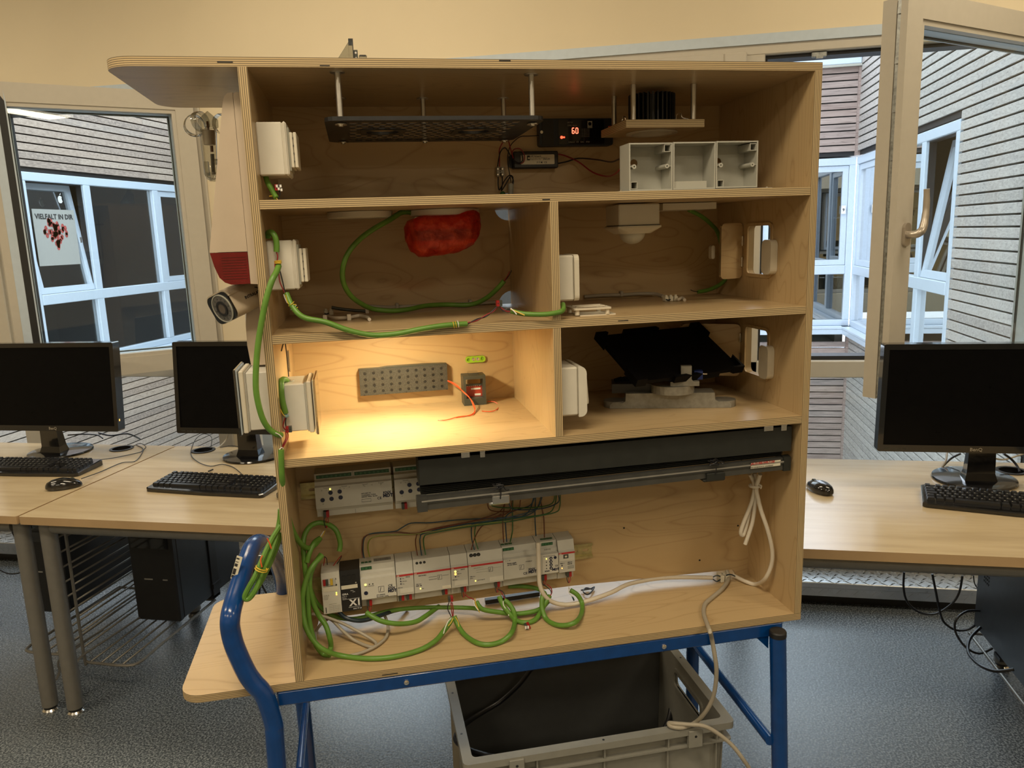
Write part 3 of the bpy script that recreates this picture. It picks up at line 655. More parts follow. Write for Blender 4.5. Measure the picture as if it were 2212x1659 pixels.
# ------------------------------------------------------------------ desk cables (room frame)
def wcable(name, label, cat, pts, r, mat, group=None, ax=2):
    P = [Wd(a, b, ax if len(q) == 1 else q[1], q[0]) for a, b, *q in [(x[0], x[1], *x[2:]) for x in pts]]
    return one(name, label, cat, G().tube(P, r, 7), mat, MR, group=group)
Z = .7235
wcable('mouse_cable', 'thin black cable from the left mouse to the left desk grommet', 'cable', [(176, 1034, Z + .01), (215, 1020, Z), (262, 1000, Z), (290, 997, Z), (303, 985, Z), (310, 972, Z), (315, 965, Z + .008), (303, 958, Z + .006), (285, 965, Z)], .0016, M['blkw'])
wcable('keyboard_cable', 'thin grey-black cable crossing the left desk behind the keyboard', 'cable', [(150, 991, Z), (205, 993, Z), (240, 990, Z), (290, 980, Z), (306, 975, Z), (308, 968, Z), (295, 962, Z)], .0016, M['blkw'])
wcable('monitor_cable', 'black cable leaving the leftmost monitor to the desk back edge', 'cable', [(147, 940, Z + .01), (180, 938, Z + .02), (210, 940, Z + .01), (222, 947, Z)], .003, M['blkw'])
wcable('power_cable', 'black power cable arching behind the leftmost monitor', 'cable', [(213, 935, Z + .03), (240, 941, Z + .02), (275, 937, Z + .02), (302, 948, Z - .03)], .0035, M['blkw'])
wcable('keyboard_cable', 'thin cable looping from the grommet to the middle left keyboard', 'cable', [(455, 968, Z), (457, 945, Z), (440, 937, Z), (422, 950, Z), (412, 980, Z), (428, 998, Z), (455, 1007, Z), (480, 1003, Z), (505, 1010, Z), (524, 1026, Z)], .0016, M['blkw'])
wcable('power_cable', 'thick dark cable falling into the grommet of the middle left desk', 'cable', [(494, 935, Z + .05), (490, 948, Z + .02), (478, 962, Z), (462, 971, Z - .005)], .0035, M['greyc'])
wcable('mouse_cable', 'thin cable running from the middle left grommet towards the monitor foot', 'cable', [(475, 967, Z), (500, 963, Z), (530, 969, Z), (565, 985, Z), (590, 983, Z), (600, 990, Z)], .0016, M['blkw'])
one('screw', 'tiny black screw lying on the middle left desk', 'screw', G().cyl(Wd(450, 1018, 2, Z), Wd(460, 1014, 2, Z), .0025, n=8), M['black'], MR)
wcable('monitor_cable', 'grey cable hanging left behind the right monitor', 'cable', [(2046, 975, Z + .04), (2043, 995, Z + .02), (2032, 1012, Z)], .0035, M['greyc'])
wcable('power_cable', 'black cable curving left under the right monitor', 'cable', [(2075, 980, Z + .04), (2055, 990, Z + .02), (2036, 1008, Z)], .0035, M['blkw'])
wcable('power_cable', 'black cable from the right monitor into the right grommet', 'cable', [(2168, 980, Z + .04), (2185, 992, Z + .02), (2198, 1008, Z), (2203, 1020, Z - .005)], .004, M['blkw'])
wcable('monitor_cable', 'grey cable arching right behind the foot of the right monitor', 'cable', [(2134, 985, Z + .04), (2165, 993, Z + .01), (2200, 984, Z + .02), (2225, 975, Z + .03)], .003, M['greyc'])
# ------------------------------------------------------------------ computer towers and their wire baskets
def tower(label, x0, x1, y0, y1, z0, z1, strap=None):
    e = T('computer_tower', label, 'computer', ((x0 + x1) / 2, (y0 + y1) / 2, z0), MR, group='black computer towers')
    e.part('case', G().box(x0, y0 + .03, z0, x1, y1, z1, c=.004), M['dark0'])
    g = G().box(x0 - .003, y0, z0 - .002, x1 + .003, y0 + .03, z1 + .002, c=.006)
    e.part('front_bezel', g, M['black'])
    g = G()
    for i in range(3): g.box(x0 + .012, y0 - .002, z1 - .06 - i * .05, x1 - .012, y0 + .001, z1 - .02 - i * .05)
    e.part('drive_cover', g, M['blackgl'])
    e.part('front_ports', G().box(x0 + .05, y0 - .002, z0 + .165, x0 + .085, y0 + .001, z0 + .170).box(x1 - .05, y0 - .002, z0 + .165, x1 - .03, y0 + .001, z0 + .170), M['alu'])
    g = G()
    for xx in (x1, x0 - .003):
        g.prism([rrect(y1 - .085, z0 + .26, y1 - .06, z0 + .40, .012, 3)], YZ, xx, xx + .003)
    e.part('side_recess', g, M['black'])
    if strap:
        g = G().box(x1 + .001, y0 + strap, z0 - .01, x1 + .006, y0 + strap + .045, z1 + .03).box(x0, y0 + strap, z0 - .015, x1 + .006, y0 + strap + .045, z0 - .003).box(x1 + .001, y0 + strap - .004, z0 + .03, x1 + .012, y0 + strap + .049, z0 + .05)
        e.part('holding_strap', g, M['black'])
    return e
M['dark0'] = pm('tower_case_paint', (.022, .024, .027), .38, var=.08)
tower('black computer tower hanging below the middle left desk, the nearer of two', -1.955, -1.778, 2.41, 2.86, .15, .60, .22)
tower('black computer tower behind the wire basket below the left desk', -2.42, -2.245, 2.40, 2.85, .16, .61)
P_ = Wd(2126, 1410, 2, .14)
twr = tower('black computer tower at the right picture edge below the right desk', 1.075, 1.255, 2.30, 2.75, .15, .60, .23)
g = G()
for i in range(14):
    for j in range(4): g.prism([circ(2.66 + j * .012, .34 + i * .013, .004, 6)], YZ, 1.0735, 1.0752)
twr.part('vent_holes', g, M['seal'])
def basket(label, xs, xe, y0, y1, zb, zt, side):
    e = T('wire_basket', label, 'basket', ((xs + xe) / 2, y0, zb), MR)
    r = .0052; g = G()
    g.tube([(xs, y0, zt), (xs, y0, zb + .03), (xs + (xe - xs) * .06, y0, zb + .006), (xs + (xe - xs) * .18, y0, zb), (xs + (xe - xs) * .85, y0 - .0, zb), (xe, y0 + .035, zb), (xe, y0 + .12, zb), (xe, y1, zb)], r, 8, res=3)
    e.part('frame_rod', g, M['steelleg'])
    g = G().tube([(xs, y1, zt), (xs, y1, zb + .02), (xs + (xe - xs) * .1, y1, zb), (xe, y1, zb)], r, 8, res=3); e.part('frame_rod', g, M['steelleg'])
    for i in range(8):
        z = zb + .055 + i * (zt - zb - .06) / 7.5; e.part('side_rod', G().tube([(xs, y0, z), (xs, y1, z)], .0035, 6), M['steelleg'])
    for i in range(4):
        x = xs + (xe - xs) * (.12 + i * .215); e.part('floor_rod', G().tube([(x, y0, zb + .004), (x, y1, zb + .004)], .0035, 6), M['steelleg'])
    return e
b1 = basket('grey wire basket holding the tower below the middle left desk', -2.0 + .012, -1.79, 2.16, 2.66, .115, .62, 1)
b1.part('hook', G().tube([(-1.955, 2.06, .105), (-1.945, 2.08, .12), (-1.945, 2.085, .17), (-1.945, 2.2, .17), (-1.95, 2.5, .15)], .004, 6), M['steelleg'])
b2 = basket('grey wire basket reaching left below the left desk', -2.045, -2.262, 2.18, 2.70, .125, .60, -1)
b2.part('hook', G().tube([(-2.02, 2.06, .105), (-2.02, 2.08, .125), (-2.02, 2.10, .17), (-2.02, 2.3, .16)], .004, 6), M['steelleg'])
b3 = basket('grey wire basket below the right desk under the right tower', 1.29, 1.065, 2.12, 2.75, .115, .62, 1)
# cables on the floor and under the desks
def fcable(label, pts, r, mat, name='loose_cable'): return one(name, label, 'cable', G().tube([Wd(a, b, 1, y) for a, b, y in pts], r, 7), mat, MR)
fcable('black cable hanging in a wide loop below the right desk, leftmost', [(1953, 1236, 2.8), (1952, 1270, 2.8), (1960, 1300, 2.8), (1985, 1322, 2.8), (2020, 1326, 2.8), (2055, 1305, 2.8), (2072, 1280, 2.8), (2079, 1244, 2.8)], .0038, M['blkw'])
fcable('black cable hanging below the right desk and curling behind the tower', [(2014, 1240, 2.75), (2022, 1280, 2.75), (2030, 1320, 2.75), (2040, 1345, 2.75), (2065, 1361, 2.75), (2095, 1358, 2.75), (2125, 1335, 2.72)], .004, M['blkw'])
fcable('black cable in a small loop left of the right tower', [(2125, 1320, 2.72), (2090, 1320, 2.68), (2066, 1338, 2.66), (2064, 1365, 2.66), (2085, 1397, 2.62), (2115, 1412, 2.62), (2145, 1400, 2.62)], .0038, M['blkw'])
fcable('black cable in the lowest loop reaching under the right tower', [(2118, 1355, 2.66), (2095, 1380, 2.62), (2092, 1410, 2.55), (2115, 1436, 2.45), (2150, 1450, 2.40), (2190, 1446, 2.38)], .005, M['blkw'])
fcable('thin black cable between desk rail and right tower', [(2103, 1243, 2.78), (2106, 1262, 2.78), (2120, 1281, 2.75)], .002, M['blkw'])
fcable('black cable drooping at the left picture edge below the left desk', [(-10, 1225, 2.75), (15, 1238, 2.75), (40, 1238, 2.75), (60, 1225, 2.75)], .0035, M['blkw'])
fcable('black cable hanging behind the first desk legs', [(22, 1132, 2.8), (30, 1155, 2.8), (45, 1170, 2.78), (60, 1172, 2.78)], .0045, M['blkw'])
fcable('thin black cable behind the wire basket near the desk legs', [(110, 1135, 2.8), (128, 1147, 2.8), (146, 1150, 2.8)], .002, M['blkw'])
fcable('light grey cable loops behind the towers beside the blue handle', [(505, 1190, 2.9), (520, 1188, 2.9), (530, 1192, 2.9), (540, 1205, 2.9)], .004, M['greyc'])
fcable('black cable falling behind the blue handle to the floor', [(545, 1205, 2.7), (552, 1235, 2.7), (565, 1262, 2.7), (580, 1290, 2.7)], .004, M['blkw'])
fcable('second black cable crossing behind the blue handle', [(560, 1220, 2.6), (562, 1250, 2.6), (560, 1285, 2.6)], .004, M['blkw'])
# ------------------------------------------------------------------ plywood cabinet
W, H, t, Z1, Z2, Z3, DD, XD, YB = 1.043, 1.122, .015, .897, .669, .447, .392, .514, .203
cab = T('display_cabinet', 'plywood demonstration cabinet with open compartments standing on the blue trolley', 'cabinet', (0, 0, 0), MC)
PZ = [M['ply_over'], M['edge_z']]; PS = [M['ply_shelf'], M['edge_z']]; PX = [M['ply_side'], M['edge_x']]; PB = [M['ply_back'], M['edge_y']]
def lrect(x0, y0, x1, y1, r, n=6):
    o = [(x1, y0), (x1, y1)]
    for cx, cy, a in ((x0 + r, y1 - r, 90), (x0 + r, y0 + r, 180)): o += [(cx + r * math.cos(math.radians(a + 90 * i / n)), cy + r * math.sin(math.radians(a + 90 * i / n))) for i in range(n + 1)]
    return o
cab.part('top_board', G().prism([lrect(-.205, 0, W, .40, .048)], XY, H - t, H, 0, 1), PZ)
cab.part('bottom_board', G().prism([lrect(-.208, 0, W, .405, .040)], XY, 0, t, 0, 1), PZ)
cab.part('side_panel', G().prism([[(0, t), (.392, t), (.392, H - t), (0, H - t)]], YZ, 0, t, 0, 1), PX)
o1, o2 = rrect(.136, .722, .240, .829, .012), rrect(.136, .500, .240, .609, .012)
cab.part('side_panel', G().prism([[(0, t), (.392, t), (.392, H - t), (0, H - t)], o1, o2], YZ, W - t, W, 0, 1), PX)
for z in (Z1, Z2, Z3): cab.part('shelf', G().prism([[(t, 0), (W - t, 0), (W - t, .392), (t, .392)]], XY, z - t, z, 0, 1), PS)
cab.part('divider', G().prism([[(0, Z2), (.392, Z2), (.392, Z1 - t), (0, Z1 - t)]], YZ, XD, XD + t, 0, 1), PX)
cab.part('divider', G().prism([[(0, Z3), (.392, Z3), (.392, Z2 - t), (0, Z2 - t)]], YZ, XD, XD + t, 0, 1), PX)
cab.part('back_panel', G().prism([[(0, Z3 - t), (W, Z3 - t), (W, H - t), (0, H - t)], circ(.513, .889, .030, 24), circ(.518, .665, .034, 24)], XZ, .392, .401, 0, 1), PB)
cab.part('device_panel', G().prism([[(t, t), (.030, t), (.036, .034), (.3, .037), (.6, .040), (.99, .031), (1.0, t), (W - t, t), (W - t, Z3 - t), (t, Z3 - t)]], XZ, YB, YB + .009, 0, 1), PB)
g = G()
for (x, y, z) in ((.905, YB - .0003, .065), (.72, YB - .0003, .165), (1.005, YB - .0003, .30), (1.0, YB - .0003, .14)): g.cyl((x, y - .0004, z), (x, y + .0005, z), .0022, n=8)
cab.part('screw_hole', g, M['seal'])
g = G()
for (x, z0, w_) in ((-.03, 1.113, .024), (.13, 1.1085, .016), (.43, 1.119, .02), (.50, Z1 - .012, .014), (.64, Z2 - .009, .020), (.16, .004, .03)): g.box(x, -.0006, z0, x + w_, .001, z0 + .0018)
cab.part('veneer_gap', g, M['seal'])
# little flap doors of the two window openings, with frames and sensor magnets
def flap(label, y, x0, x1, z0, z1, tilt):
    e = T('plywood_flap', label, 'flap', (W - t, y, z0), MC, group='flaps of the cabinet windows')
    def q(a, b, d): return (a, y + d + (x1 - a) * tilt, b)
    e.part('leaf', G().prism([rrect(x0, z0, x1, z1, .010)], q, 0, .009, 0, 1), [M['ply_back'], M['edge_x']])
    return e
f1 = flap('opened plywood flap inside the upper right cabinet window', .262, .966, W - t - .001, .712, .835, -.30)
f2 = flap('opened plywood flap behind the black tablet holder', .262, .912, W - t - .001, .484, .606, .62)
for e, zc in ((f1, .772), (f2, .552)):
    e.part('hinge', G().box(W - t - .006, .255, zc - .035, W - t, .262, zc - .012, c=.001).box(W - t - .006, .255, zc + .012, W - t, .262, zc + .035, c=.001), M['chrome'])
f1.part('magnet', G().prism([rrect(.958, .757, .966, .787, .004)], XZ, .275, .29), M['white'])
for nm, z0 in (('upper', .726), ('lower', .502)):
    one('window_sensor', 'beige rounded contact sensor beside the %s right cabinet window' % nm, 'sensor', G().prism([rrect(.112, z0, .150, z0 + .072, .012)], YZ, W - t - .016, W - t - .0005), M['cream'], MC, group='window contact sensors')
    g = G().prism([rrect(.131, z0 - .009, .2445, z0 + .108, .014), rrect(.1385, z0 - .0015, .237, z0 + .1015, .010)], YZ, W - t - .0035, W - t - .0004)
    cab.part('opening_trim', g, M['ply_side'])
g = G().prism([rrect(.005, .0, .012, .046, .003)], lambda a, b, d: (t + d, .235 + a, .565 + b), 0, .004)
lk = T('latch', 'chrome latch strip at the upper left in the lit compartment', 'latch', (t, .24, .565), MC)
lk.part('strip', g, M['chrome']); lk.part('leaf_groove', G().tube([(t + .001, .13, .625), (t + .001, .20, .632), (t + .001, .225, .61), (t + .001, .225, .52)], .0012, 5), M['seal'])
# ------------------------------------------------------------------ blue trolley
tro = T('trolley', 'blue tubular steel trolley carrying the plywood cabinet', 'trolley', (.5, .2, -.714), MC)
BP = M['bluep']; F0 = -.714
for y in (.001, .365): tro.part('cross_beam', G().box(-.036, y, -.032, 1.003, y + .032, -.0012, c=.003), BP)
for x in (-.03, .97): tro.part('side_beam', G().box(x, .033, -.032, x + .03, .365, -.002, c=.003), BP)
for (u, v) in ((878, 1473), (1434, 1396)):
    p = K(u, v, 1, .001); tro.part('bolt', G().lathe(p, (0, -1, 0), [(.0055, 0), (.005, .003), (.002, .0045), (0, .0045)], 12), M['chrome'])
fy = -.018
A = [K(u, v, 1, fy) for u, v in ((582, 1532), (571, 1503), (548, 1475), (531, 1450), (508, 1399), (498, 1360), (497.6, 1333))]
bot = V((A[0].x - .002, fy, F0 + .02))
low = [bot, V((A[0].x - .001, fy, -.35)), K(594, 1600, 1, fy), K(591, 1563, 1, fy)]
top = [K(505, 1300, 1, .005), K(525, 1236, 1, .05), K(537, 1200, 1, .09), K(546, 1181, 1, .12), K(559, 1172, 1, .17), K(575, 1178, 1, .22), K(588, 1197, 1, .28), K(600, 1219, 1, .33), K(610, 1256, 1, .39)]
back = [V((-.055, .415, -.03)), V((-.045, .415, -.10)), V((-.036, .41, -.3)), V((-.036, .41, F0 + .02))]
tro.part('handle_hoop', G().tube(low + A[1:] + top + back, .0175, 20, res=5), BP)
g = G().cyl(K(1680, 1372, 1, -.02), V((.995, -.05, F0 + .02)), .0170, n=24); rl = tro.part('leg', g, BP)
c0 = K(1680, 1372, 1, -.02); tro.part('leg_cap', G().cyl(c0 - V((0, 0, .002)), c0 + V((0, 0, .008)), .0178, n=24).lathe(c0 + V((0, 0, .008)), (0, 0, 1), [(.0178, 0), (.016, .003), (0, .004)], 24), M['black'])
tro.part('leg', G().cyl((.985, .41, -.02), (.985, .41, F0 + .02), .017, n=20), BP)
tro.part('gusset', G().prism([[(.945, -.032), (.972, -.032), (.972, -.060)]], XZ, .004, .010), BP)
tro.part('side_rail', G().cyl((.988, .40, -.27), K(1664, 1600, 1, -.03), .011, n=14), BP)
tro.part('side_rail', G().cyl(K(661, 1512, 1, .40), K(647, 1665, 1, .10), .0085, n=14), BP)
tro.part('lower_shelf', G().box(-.03, .0, -.602, .98, .40, -.585, c=.003), M['ply_shelf'])
for x in (-.03, .96): tro.part('shelf_rail', G().box(x, -.03, -.615, x + .02, .42, -.602), BP)
for p in ((bot.x, fy), (.995, -.05), (-.036, .41), (.985, .41)):
    tro.part('castor', G().cyl((p[0] - .012, p[1], F0 + .03), (p[0] + .012, p[1], F0 + .03), .030, n=20), M['black'])
pl = T('barcode_sticker', 'white barcode sticker on the blue handle tube', 'sticker', K(517, 1237, 1, .03), MC)
a, b = K(523, 1203, 1, .03), K(509, 1252, 1, .03); dz = (b - a); nn = V((-.25, -.95, .1)).normalized(); sx = dz.cross(nn).normalized()
g = G(); off = nn * .001
L_ = dz.length
g.obb((a + b) / 2 + off + sx * .004, dz / 2, sx * .0055, nn * .0004); pl.part('paper', g, M['labelw'])
g = G(); random.seed(2)
for i in range(30):
    if random.random() < .6: g.obb(a + dz * ((i + 1) / 32) + off + nn * .0006 + sx * .006, dz.normalized() * .0006, sx * .0028, nn * .0002)
pl.part('barcode', g, M['print'], fix=False)
# ------------------------------------------------------------------ grey crate
ZR, ZC = -.25, -.583
cr8 = T('storage_crate', 'grey open plastic crate under the trolley beam', 'crate', (.61, .24, ZC), MC)
x0, x1, y0, y1 = .318, .914, .048, .440; tp = .012
q4 = lambda ins, z, tap: [(x0 + ins + tap, y0 + ins + tap, z), (x1 - ins - tap, y0 + ins + tap, z), (x1 - ins - tap, y1 - ins - tap, z), (x0 + ins + tap, y1 - ins - tap, z)]
def wallq(g, lo, hi, lo2, hi2, m=0):
    # four side walls between outer loops lo,hi and inner loops lo2,hi2
    for i in range(4):
        j = (i + 1) % 4
        g.add([lo[i], lo[j], hi[j], hi[i]], [(0, 1, 2, 3)], m)
g = G(); I0 = .0
out_lo, out_hi = q4(.012, ZC, tp), q4(.012, ZR - .002, 0)
wallq(g, out_lo, out_hi, None, None); g.add(out_lo, [(3, 2, 1, 0)])
# open the right wall for the hand hole: rebuild it as a plate with a hole
crw = cr8.part('wall', g, M['crate'])
bm_faces = [p for p in crw.data.polygons]
import bmesh
b_ = bmesh.new(); b_.from_mesh(crw.data); b_.faces.ensure_lookup_table()
kill = [f for f in b_.faces if f.calc_center_median().x + cr8.b.x > x1 - .03]; bmesh.ops.delete(b_, geom=kill, context='FACES_ONLY'); b_.to_mesh(crw.data); b_.free()
hole = rrect(.165, -.322, .320, -.284, .014); holeo = rrect(.155, -.332, .330, -.276, .018)
xw = lambda a, b, d: (x1 - .012 - d - (ZR - b) / (ZR - ZC) * tp, a, b)
g = G().prism([[(y0 + .012, ZC), (y1 - .012, ZC), (y1 - .012, ZR - .002), (y0 + .012, ZR - .002)], hole], xw, 0, .003); cr8.part('handle_wall', g, M['crate'])
g = G().prism([holeo, hole], xw, -.004, .008); cr8.part('hand_hole_rim', g, M['crate'])
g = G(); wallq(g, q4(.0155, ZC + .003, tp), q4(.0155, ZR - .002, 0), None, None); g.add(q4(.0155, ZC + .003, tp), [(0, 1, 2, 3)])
li = cr8.part('shaded_inside', g, M['crate_shaded'], label='darker inside of the crate')
b_ = bmesh.new(); b_.from_mesh(li.data); b_.faces.ensure_lookup_table()
bmesh.ops.delete(b_, geom=[f for f in b_.faces if f.calc_center_median().x + cr8.b.x > x1 - .03], context='FACES_ONLY'); b_.to_mesh(li.data); b_.free()
cr8.part('rim', G().prism([rrect(x0 - .006, y0 - .006, x1 + .006, y1 + .006, .012), rrect(x0 + .0155, y0 + .0155, x1 - .0155, y1 - .0155, .010)], XY, ZR - .004, ZR), M['crate'])
cr8.part('rim_skirt', G().prism([rrect(x0 - .006, y0 - .006, x1 + .006, y1 + .006, .012), rrect(x0 - .003, y0 - .003, x1 + .003, y1 + .003, .010)], XY, ZR - .016, ZR - .004), M['crate'])
cr8.part('lower_band', G().prism([rrect(x0 - .002, y0 - .002, x1 + .002, y1 + .002, .010), rrect(x0 + .014, y0 + .014, x1 - .014, y1 - .014, .008)], XY, ZR - .048, ZR - .044), M['crate'])
for x in (x0 + .05, x0 + .15, x0 + .30, x1 - .15, x1 - .035): cr8.part('rib', G().box(x, y0 + .0, ZR - .045, x + .003, y0 + .014, ZR - .004), M['crate']); cr8.part('rib', G().box(x, y0 + .004, ZC, x + .003, y0 + .020, ZR - .048), M['crate'])
for y in (y0 + .05, y0 + .15, y1 - .05): cr8.part('rib', G().box(x0 + .0, y, ZR - .045, x0 + .014, y + .003, ZR - .004), M['crate']); cr8.part('rib', G().box(x0 + .004, y, ZC, x0 + .02, y + .003, ZR - .048), M['crate'])
for xx in (x0 + .090, x1 - .105):
    cr8.part('latch_boss', G().box(xx, y0 - .010, ZR - .045, xx + .032, y0 + .002, ZR - .004, c=.001), M['crate'])
    cr8.part('boss_hole', G().cyl((xx + .016, y0 - .0105, ZR - .018), (xx + .016, y0 - .009, ZR - .018), .003, n=10), M['seal'])
g = G()
for x, y in ((x0 + .3, y0 + .005), (x0 + .004, y0 + .26), (x0 + .004, y0 + .1), (x1 - .004, y0 + .27)): g.cyl((x, y, ZR - .001), (x, y, ZR + .0003), .0028, n=10)
cr8.part('rim_hole', g, M['seal'])
# ------------------------------------------------------------------ cables in cabinet frame
def cpts(spec, dy=None):
    P = []; ys = []
    for s_ in spec:
        if isinstance(s_, V): P.append(s_); ys.append(s_.y)
        elif len(s_) == 2: P.append(None); ys.append(None)
        elif len(s_) == 3: P.append(K(s_[0], s_[1], 1, s_[2])); ys.append(s_[2])
        else: p = K(s_[0], s_[1], {'x': 0, 'z': 2}[s_[2]], s_[3]); P.append(p); ys.append(p.y)
    for i in range(len(P)):
        if P[i] is None:
            a = max(j for j in range(i) if P[j] is not None); b = min(j for j in range(i + 1, len(P)) if P[j] is not None)
            y = P[a].y + (P[b].y - P[a].y) * (i - a) / (b - a); P[i] = K(spec[i][0], spec[i][1], 1, y)
    for i, p in enumerate(P):     # nothing sinks into the cabinet floor
        if p.z < .0200 and p.z > -.03 and .0 < p.y < .38 and .01 < p.x < 1.03: P[i] = CC + (p - CC) * ((CC.z - .0204) / (CC.z - p.z))
    return P
def cable(name, label, spec, r, mat, group=None, extra=None, n=9):
    P = cpts(spec)
    if not extra: return one(name, label, 'cable', G().tube(P, r, n), mat, MC, group=group)
    e = T(name, label, 'cable', P[0], MC, group=group)
    e.part('sheath', G().tube(P, r, n), mat)
    for nm, sp, r2, m2 in extra: e.part(nm, G().tube(cpts(sp), r2, 5), m2)
    return e
def wrap(c, ax, r, n=2, pitch=.002, wr=.0007):
    ax = V(ax).normalized(); x = ax.orthogonal().normalized(); y = ax.cross(x); k = 10
    return G().tube([c + ax * (i / k * pitch) + r * (math.cos(2 * math.pi * i / k) * x + math.sin(2 * math.pi * i / k) * y) for i in range(n * k)], wr, 5, smooth=False)
GC = M['green']; R5 = .0052
e = cable('green_cable', 'green bus cable hanging down outside along the left front edge of the cabinet', [(602, 574, .012), (597, 588, 0), (587, 607, -.012), (574.7, 648, -.016), (564.6, 698.5, -.016), (557, 749, -.016), (553, 800, -.018), (553, 840, -.02), (558, 872, -.02), (567, 903, -.018), (580, 925, -.012), (597, 938, -.008), (608, 940, 0)], R5, GC, extra=[('white_core', [(595, 935, -.014), (603, 939, -.012), (609, 945, -.01)], .0009, M['whitep'])])
e.part('yellow_core', wrap(K(601, 570, 1, .011), (0, 0, 1), .0058, 3), M['yelw'])
cable('green_cable', 'short green cable stub arching over the second wall switch', [(578.5, 513, .055), (580, 503.5, .05), (586, 502, .04), (593, 509, .035), (597.5, 525, .035), (597.5, 544, .035)], R5, GC)
for i, (mm, dx) in enumerate(((M['blkw'], 2), (M['redw'], -2))):
    cable('core_wire', ('thin black' if i == 0 else 'thin dark red') + ' core wire in front of the second wall switch', [(600 + dx, 575, .03), (604 + dx, 590), (608 + dx * 1.5, 610), (616, 634, .022)], .0011, mm)
cable('core_wire', 'short twisted violet core between the green stub and its red clamp', [(597, 545, .033), (600, 553), (599, 562), (601, 568, .03)], .0011, M['redw'])
B_ = cable('green_cable', 'green bus cable sagging in front of the middle shelf edge', [(619, 634, .02), (628, 655.5, .01), (643, 676, .0), (663, 688, -.004), (704, 696, -.008), (754, 714, -.010), (805, 724, -.010), (858, 721, -.010), (908, 711, -.010), (960, 703, -.008), (1009, 699.5, -.004)], R5 * .95, GC)
wt = T('wire_wrap', 'yellow and white core wires wound round the green cable at the middle shelf', 'wire', K(985, 702, 1, -.006), MC)
for i, u in enumerate((979, 984, 989)): wt.part('turn', wrap(K(u, 702 - (u - 979) * .2, 1, -.007), (1, 0, .1), .0058, 1, .001), M['yelw'] if i < 2 else M['whitep'])
wt2 = T('wire_wrap', 'yellow core wires wound round the green cable below the second wall switch', 'wire', K(632, 660, 1, .006), MC)
for i, (u, v) in enumerate(((629, 656), (634, 664), (637, 668))): wt2.part('turn', wrap(K(u, v, 1, .008), (1, 0, -1.2), .0060, 1, .001), M['yelw'] if i != 1 else M['whitep'])
wt2.part('strand', G().tube(cpts([(617, 637, .012), (620, 650), (625, 657), (640, 658, .003)]), .0008, 5), M['yelw']); wt2.part('strand', G().tube(cpts([(613, 636, .014), (616, 645), (621, 655, .01)]), .0008, 5), M['whitep'])
cable('green_cable', 'short green cable passing in front of the upper divider', [(1104, 672, .01), (1133, 678, 0), (1176, 679, -.008), (1209, 674, -.007), (1217, 667, .004), (1216, 657, .02)], R5 * .9, GC, extra=[('yellow_core', [(1103, 668, .004), (1115, 673), (1133, 681, -.006)], .0014, M['yelw']), ('white_core', [(1103, 666, .004), (1110, 672), (1116, 679, -.004)], .0011, M['whitep'])])
for i, (mm, dv, nm) in enumerate(((M['redw'], -1.5, 'red'), (M['blkw'], 1.5, 'black'))):
    cable('core_wire', 'thin %s core wire from the sagging green cable up to the red clamp' % nm, [(1009, 699 + dv, -.003), (1030, 691 - dv), (1050, 682 + dv), (1066, 671 - dv), (1074, 662, .01)], .0013, mm)
    cable('core_wire', 'thin %s core wire between the red clamp and the divider cable' % nm, [(1080, 663, .01), (1087, 670 + dv), (1096, 670 - dv * 2), (1104, 672, .008)], .0012, mm)
def clamp(label, p, mr=None, ang=0, flip=0):
    # two-pole push-in clamp: red half and dark half
    e = T('wire_clamp', label, 'clamp', p, MC, group='red and dark two-pole wire clamps')
    s_ = .0048; d = .010; a = V((math.cos(ang), 0, math.sin(ang))); up = V((-math.sin(ang), 0, math.cos(ang))); f = V((0, 1, 0))
    m1, m2 = (M['dgrey'], M['red']) if not flip else (M['red'], M['dgrey'])
    e.part('left_half', G().obb(V(p) - a * s_ * .55, a * s_ * .55, up * .0052, f * d / 2), m1)
    e.part('right_half', G().obb(V(p) + a * s_ * .55, a * s_ * .55, up * .0052, f * d / 2), m2)
    g = G()
    for s2 in (-.55, .55): g.cyl(V(p) + a * s_ * s2 - f * (d / 2 + .0002), V(p) + a * s_ * s2 - f * (d / 2 - .001), .0012, n=8)
    e.part('push_hole', g, M['print'])
    return e
clamp('red wire clamp on the upper divider side of the middle shelf', K(1078, 655, 1, .012), flip=1)
clamp('red and dark clamp in front of the second wall switch', K(600, 571, 1, .025), flip=1)
cl3 = clamp('red and white clamp standing at the left end of the top shelf', K(601, 405, 1, .05), flip=1)
g = G()
for u, v in ((598, 402), (606, 402), (602, 408), (608, 410)): g.obb(K(u, v, 1, .0435), V((.0016, 0, 0)), V((0, 0, .0022)), V((0, .0006, 0)))
cl3.part('white_lever', g, M['whitep'])
cable('green_cable', 'short green cable from the first wall switch down to the top shelf', [(574, 380, .07), (578, 394, .065), (588, 412, .055), (597, 428, .045)], R5 * .9, GC, extra=[('yellow_core', [(582, 424, .05), (590, 424), (600, 431, .045)], .001, M['yelw']), ('black_core', [(603, 412, .047), (605, 420), (600, 430, .045)], .001, M['blkw'])])
cable('green_cable', 'long dark green cable looping down from the second compartment ceiling', [(891, 459, .24), (868, 459, .23), (840.6, 475.7, .21), (805, 496, .19), (775, 519, .18), (752, 546.6, .17), (740.6, 579.5, .17), (742, 610, .18), (757, 638, .20), (780, 656, .23), (805, 667, .26), (843, 671.5, .27), (881, 668.5, .28), (919, 660.5, .31), (961, 658, .33), (1002, 659, .33), (1027, 655.5, .32), (1052, 643, .30), (1073, 625, .28), (1089, 607, .27)], R5, GC,
      extra=[('red_core', [(1089, 607, .27), (1096, 597), (1101, 586, .26)], .001, M['redw']), ('black_core', [(1091, 606, .27), (1099, 596), (1105, 584, .26)], .001, M['blkw'])])
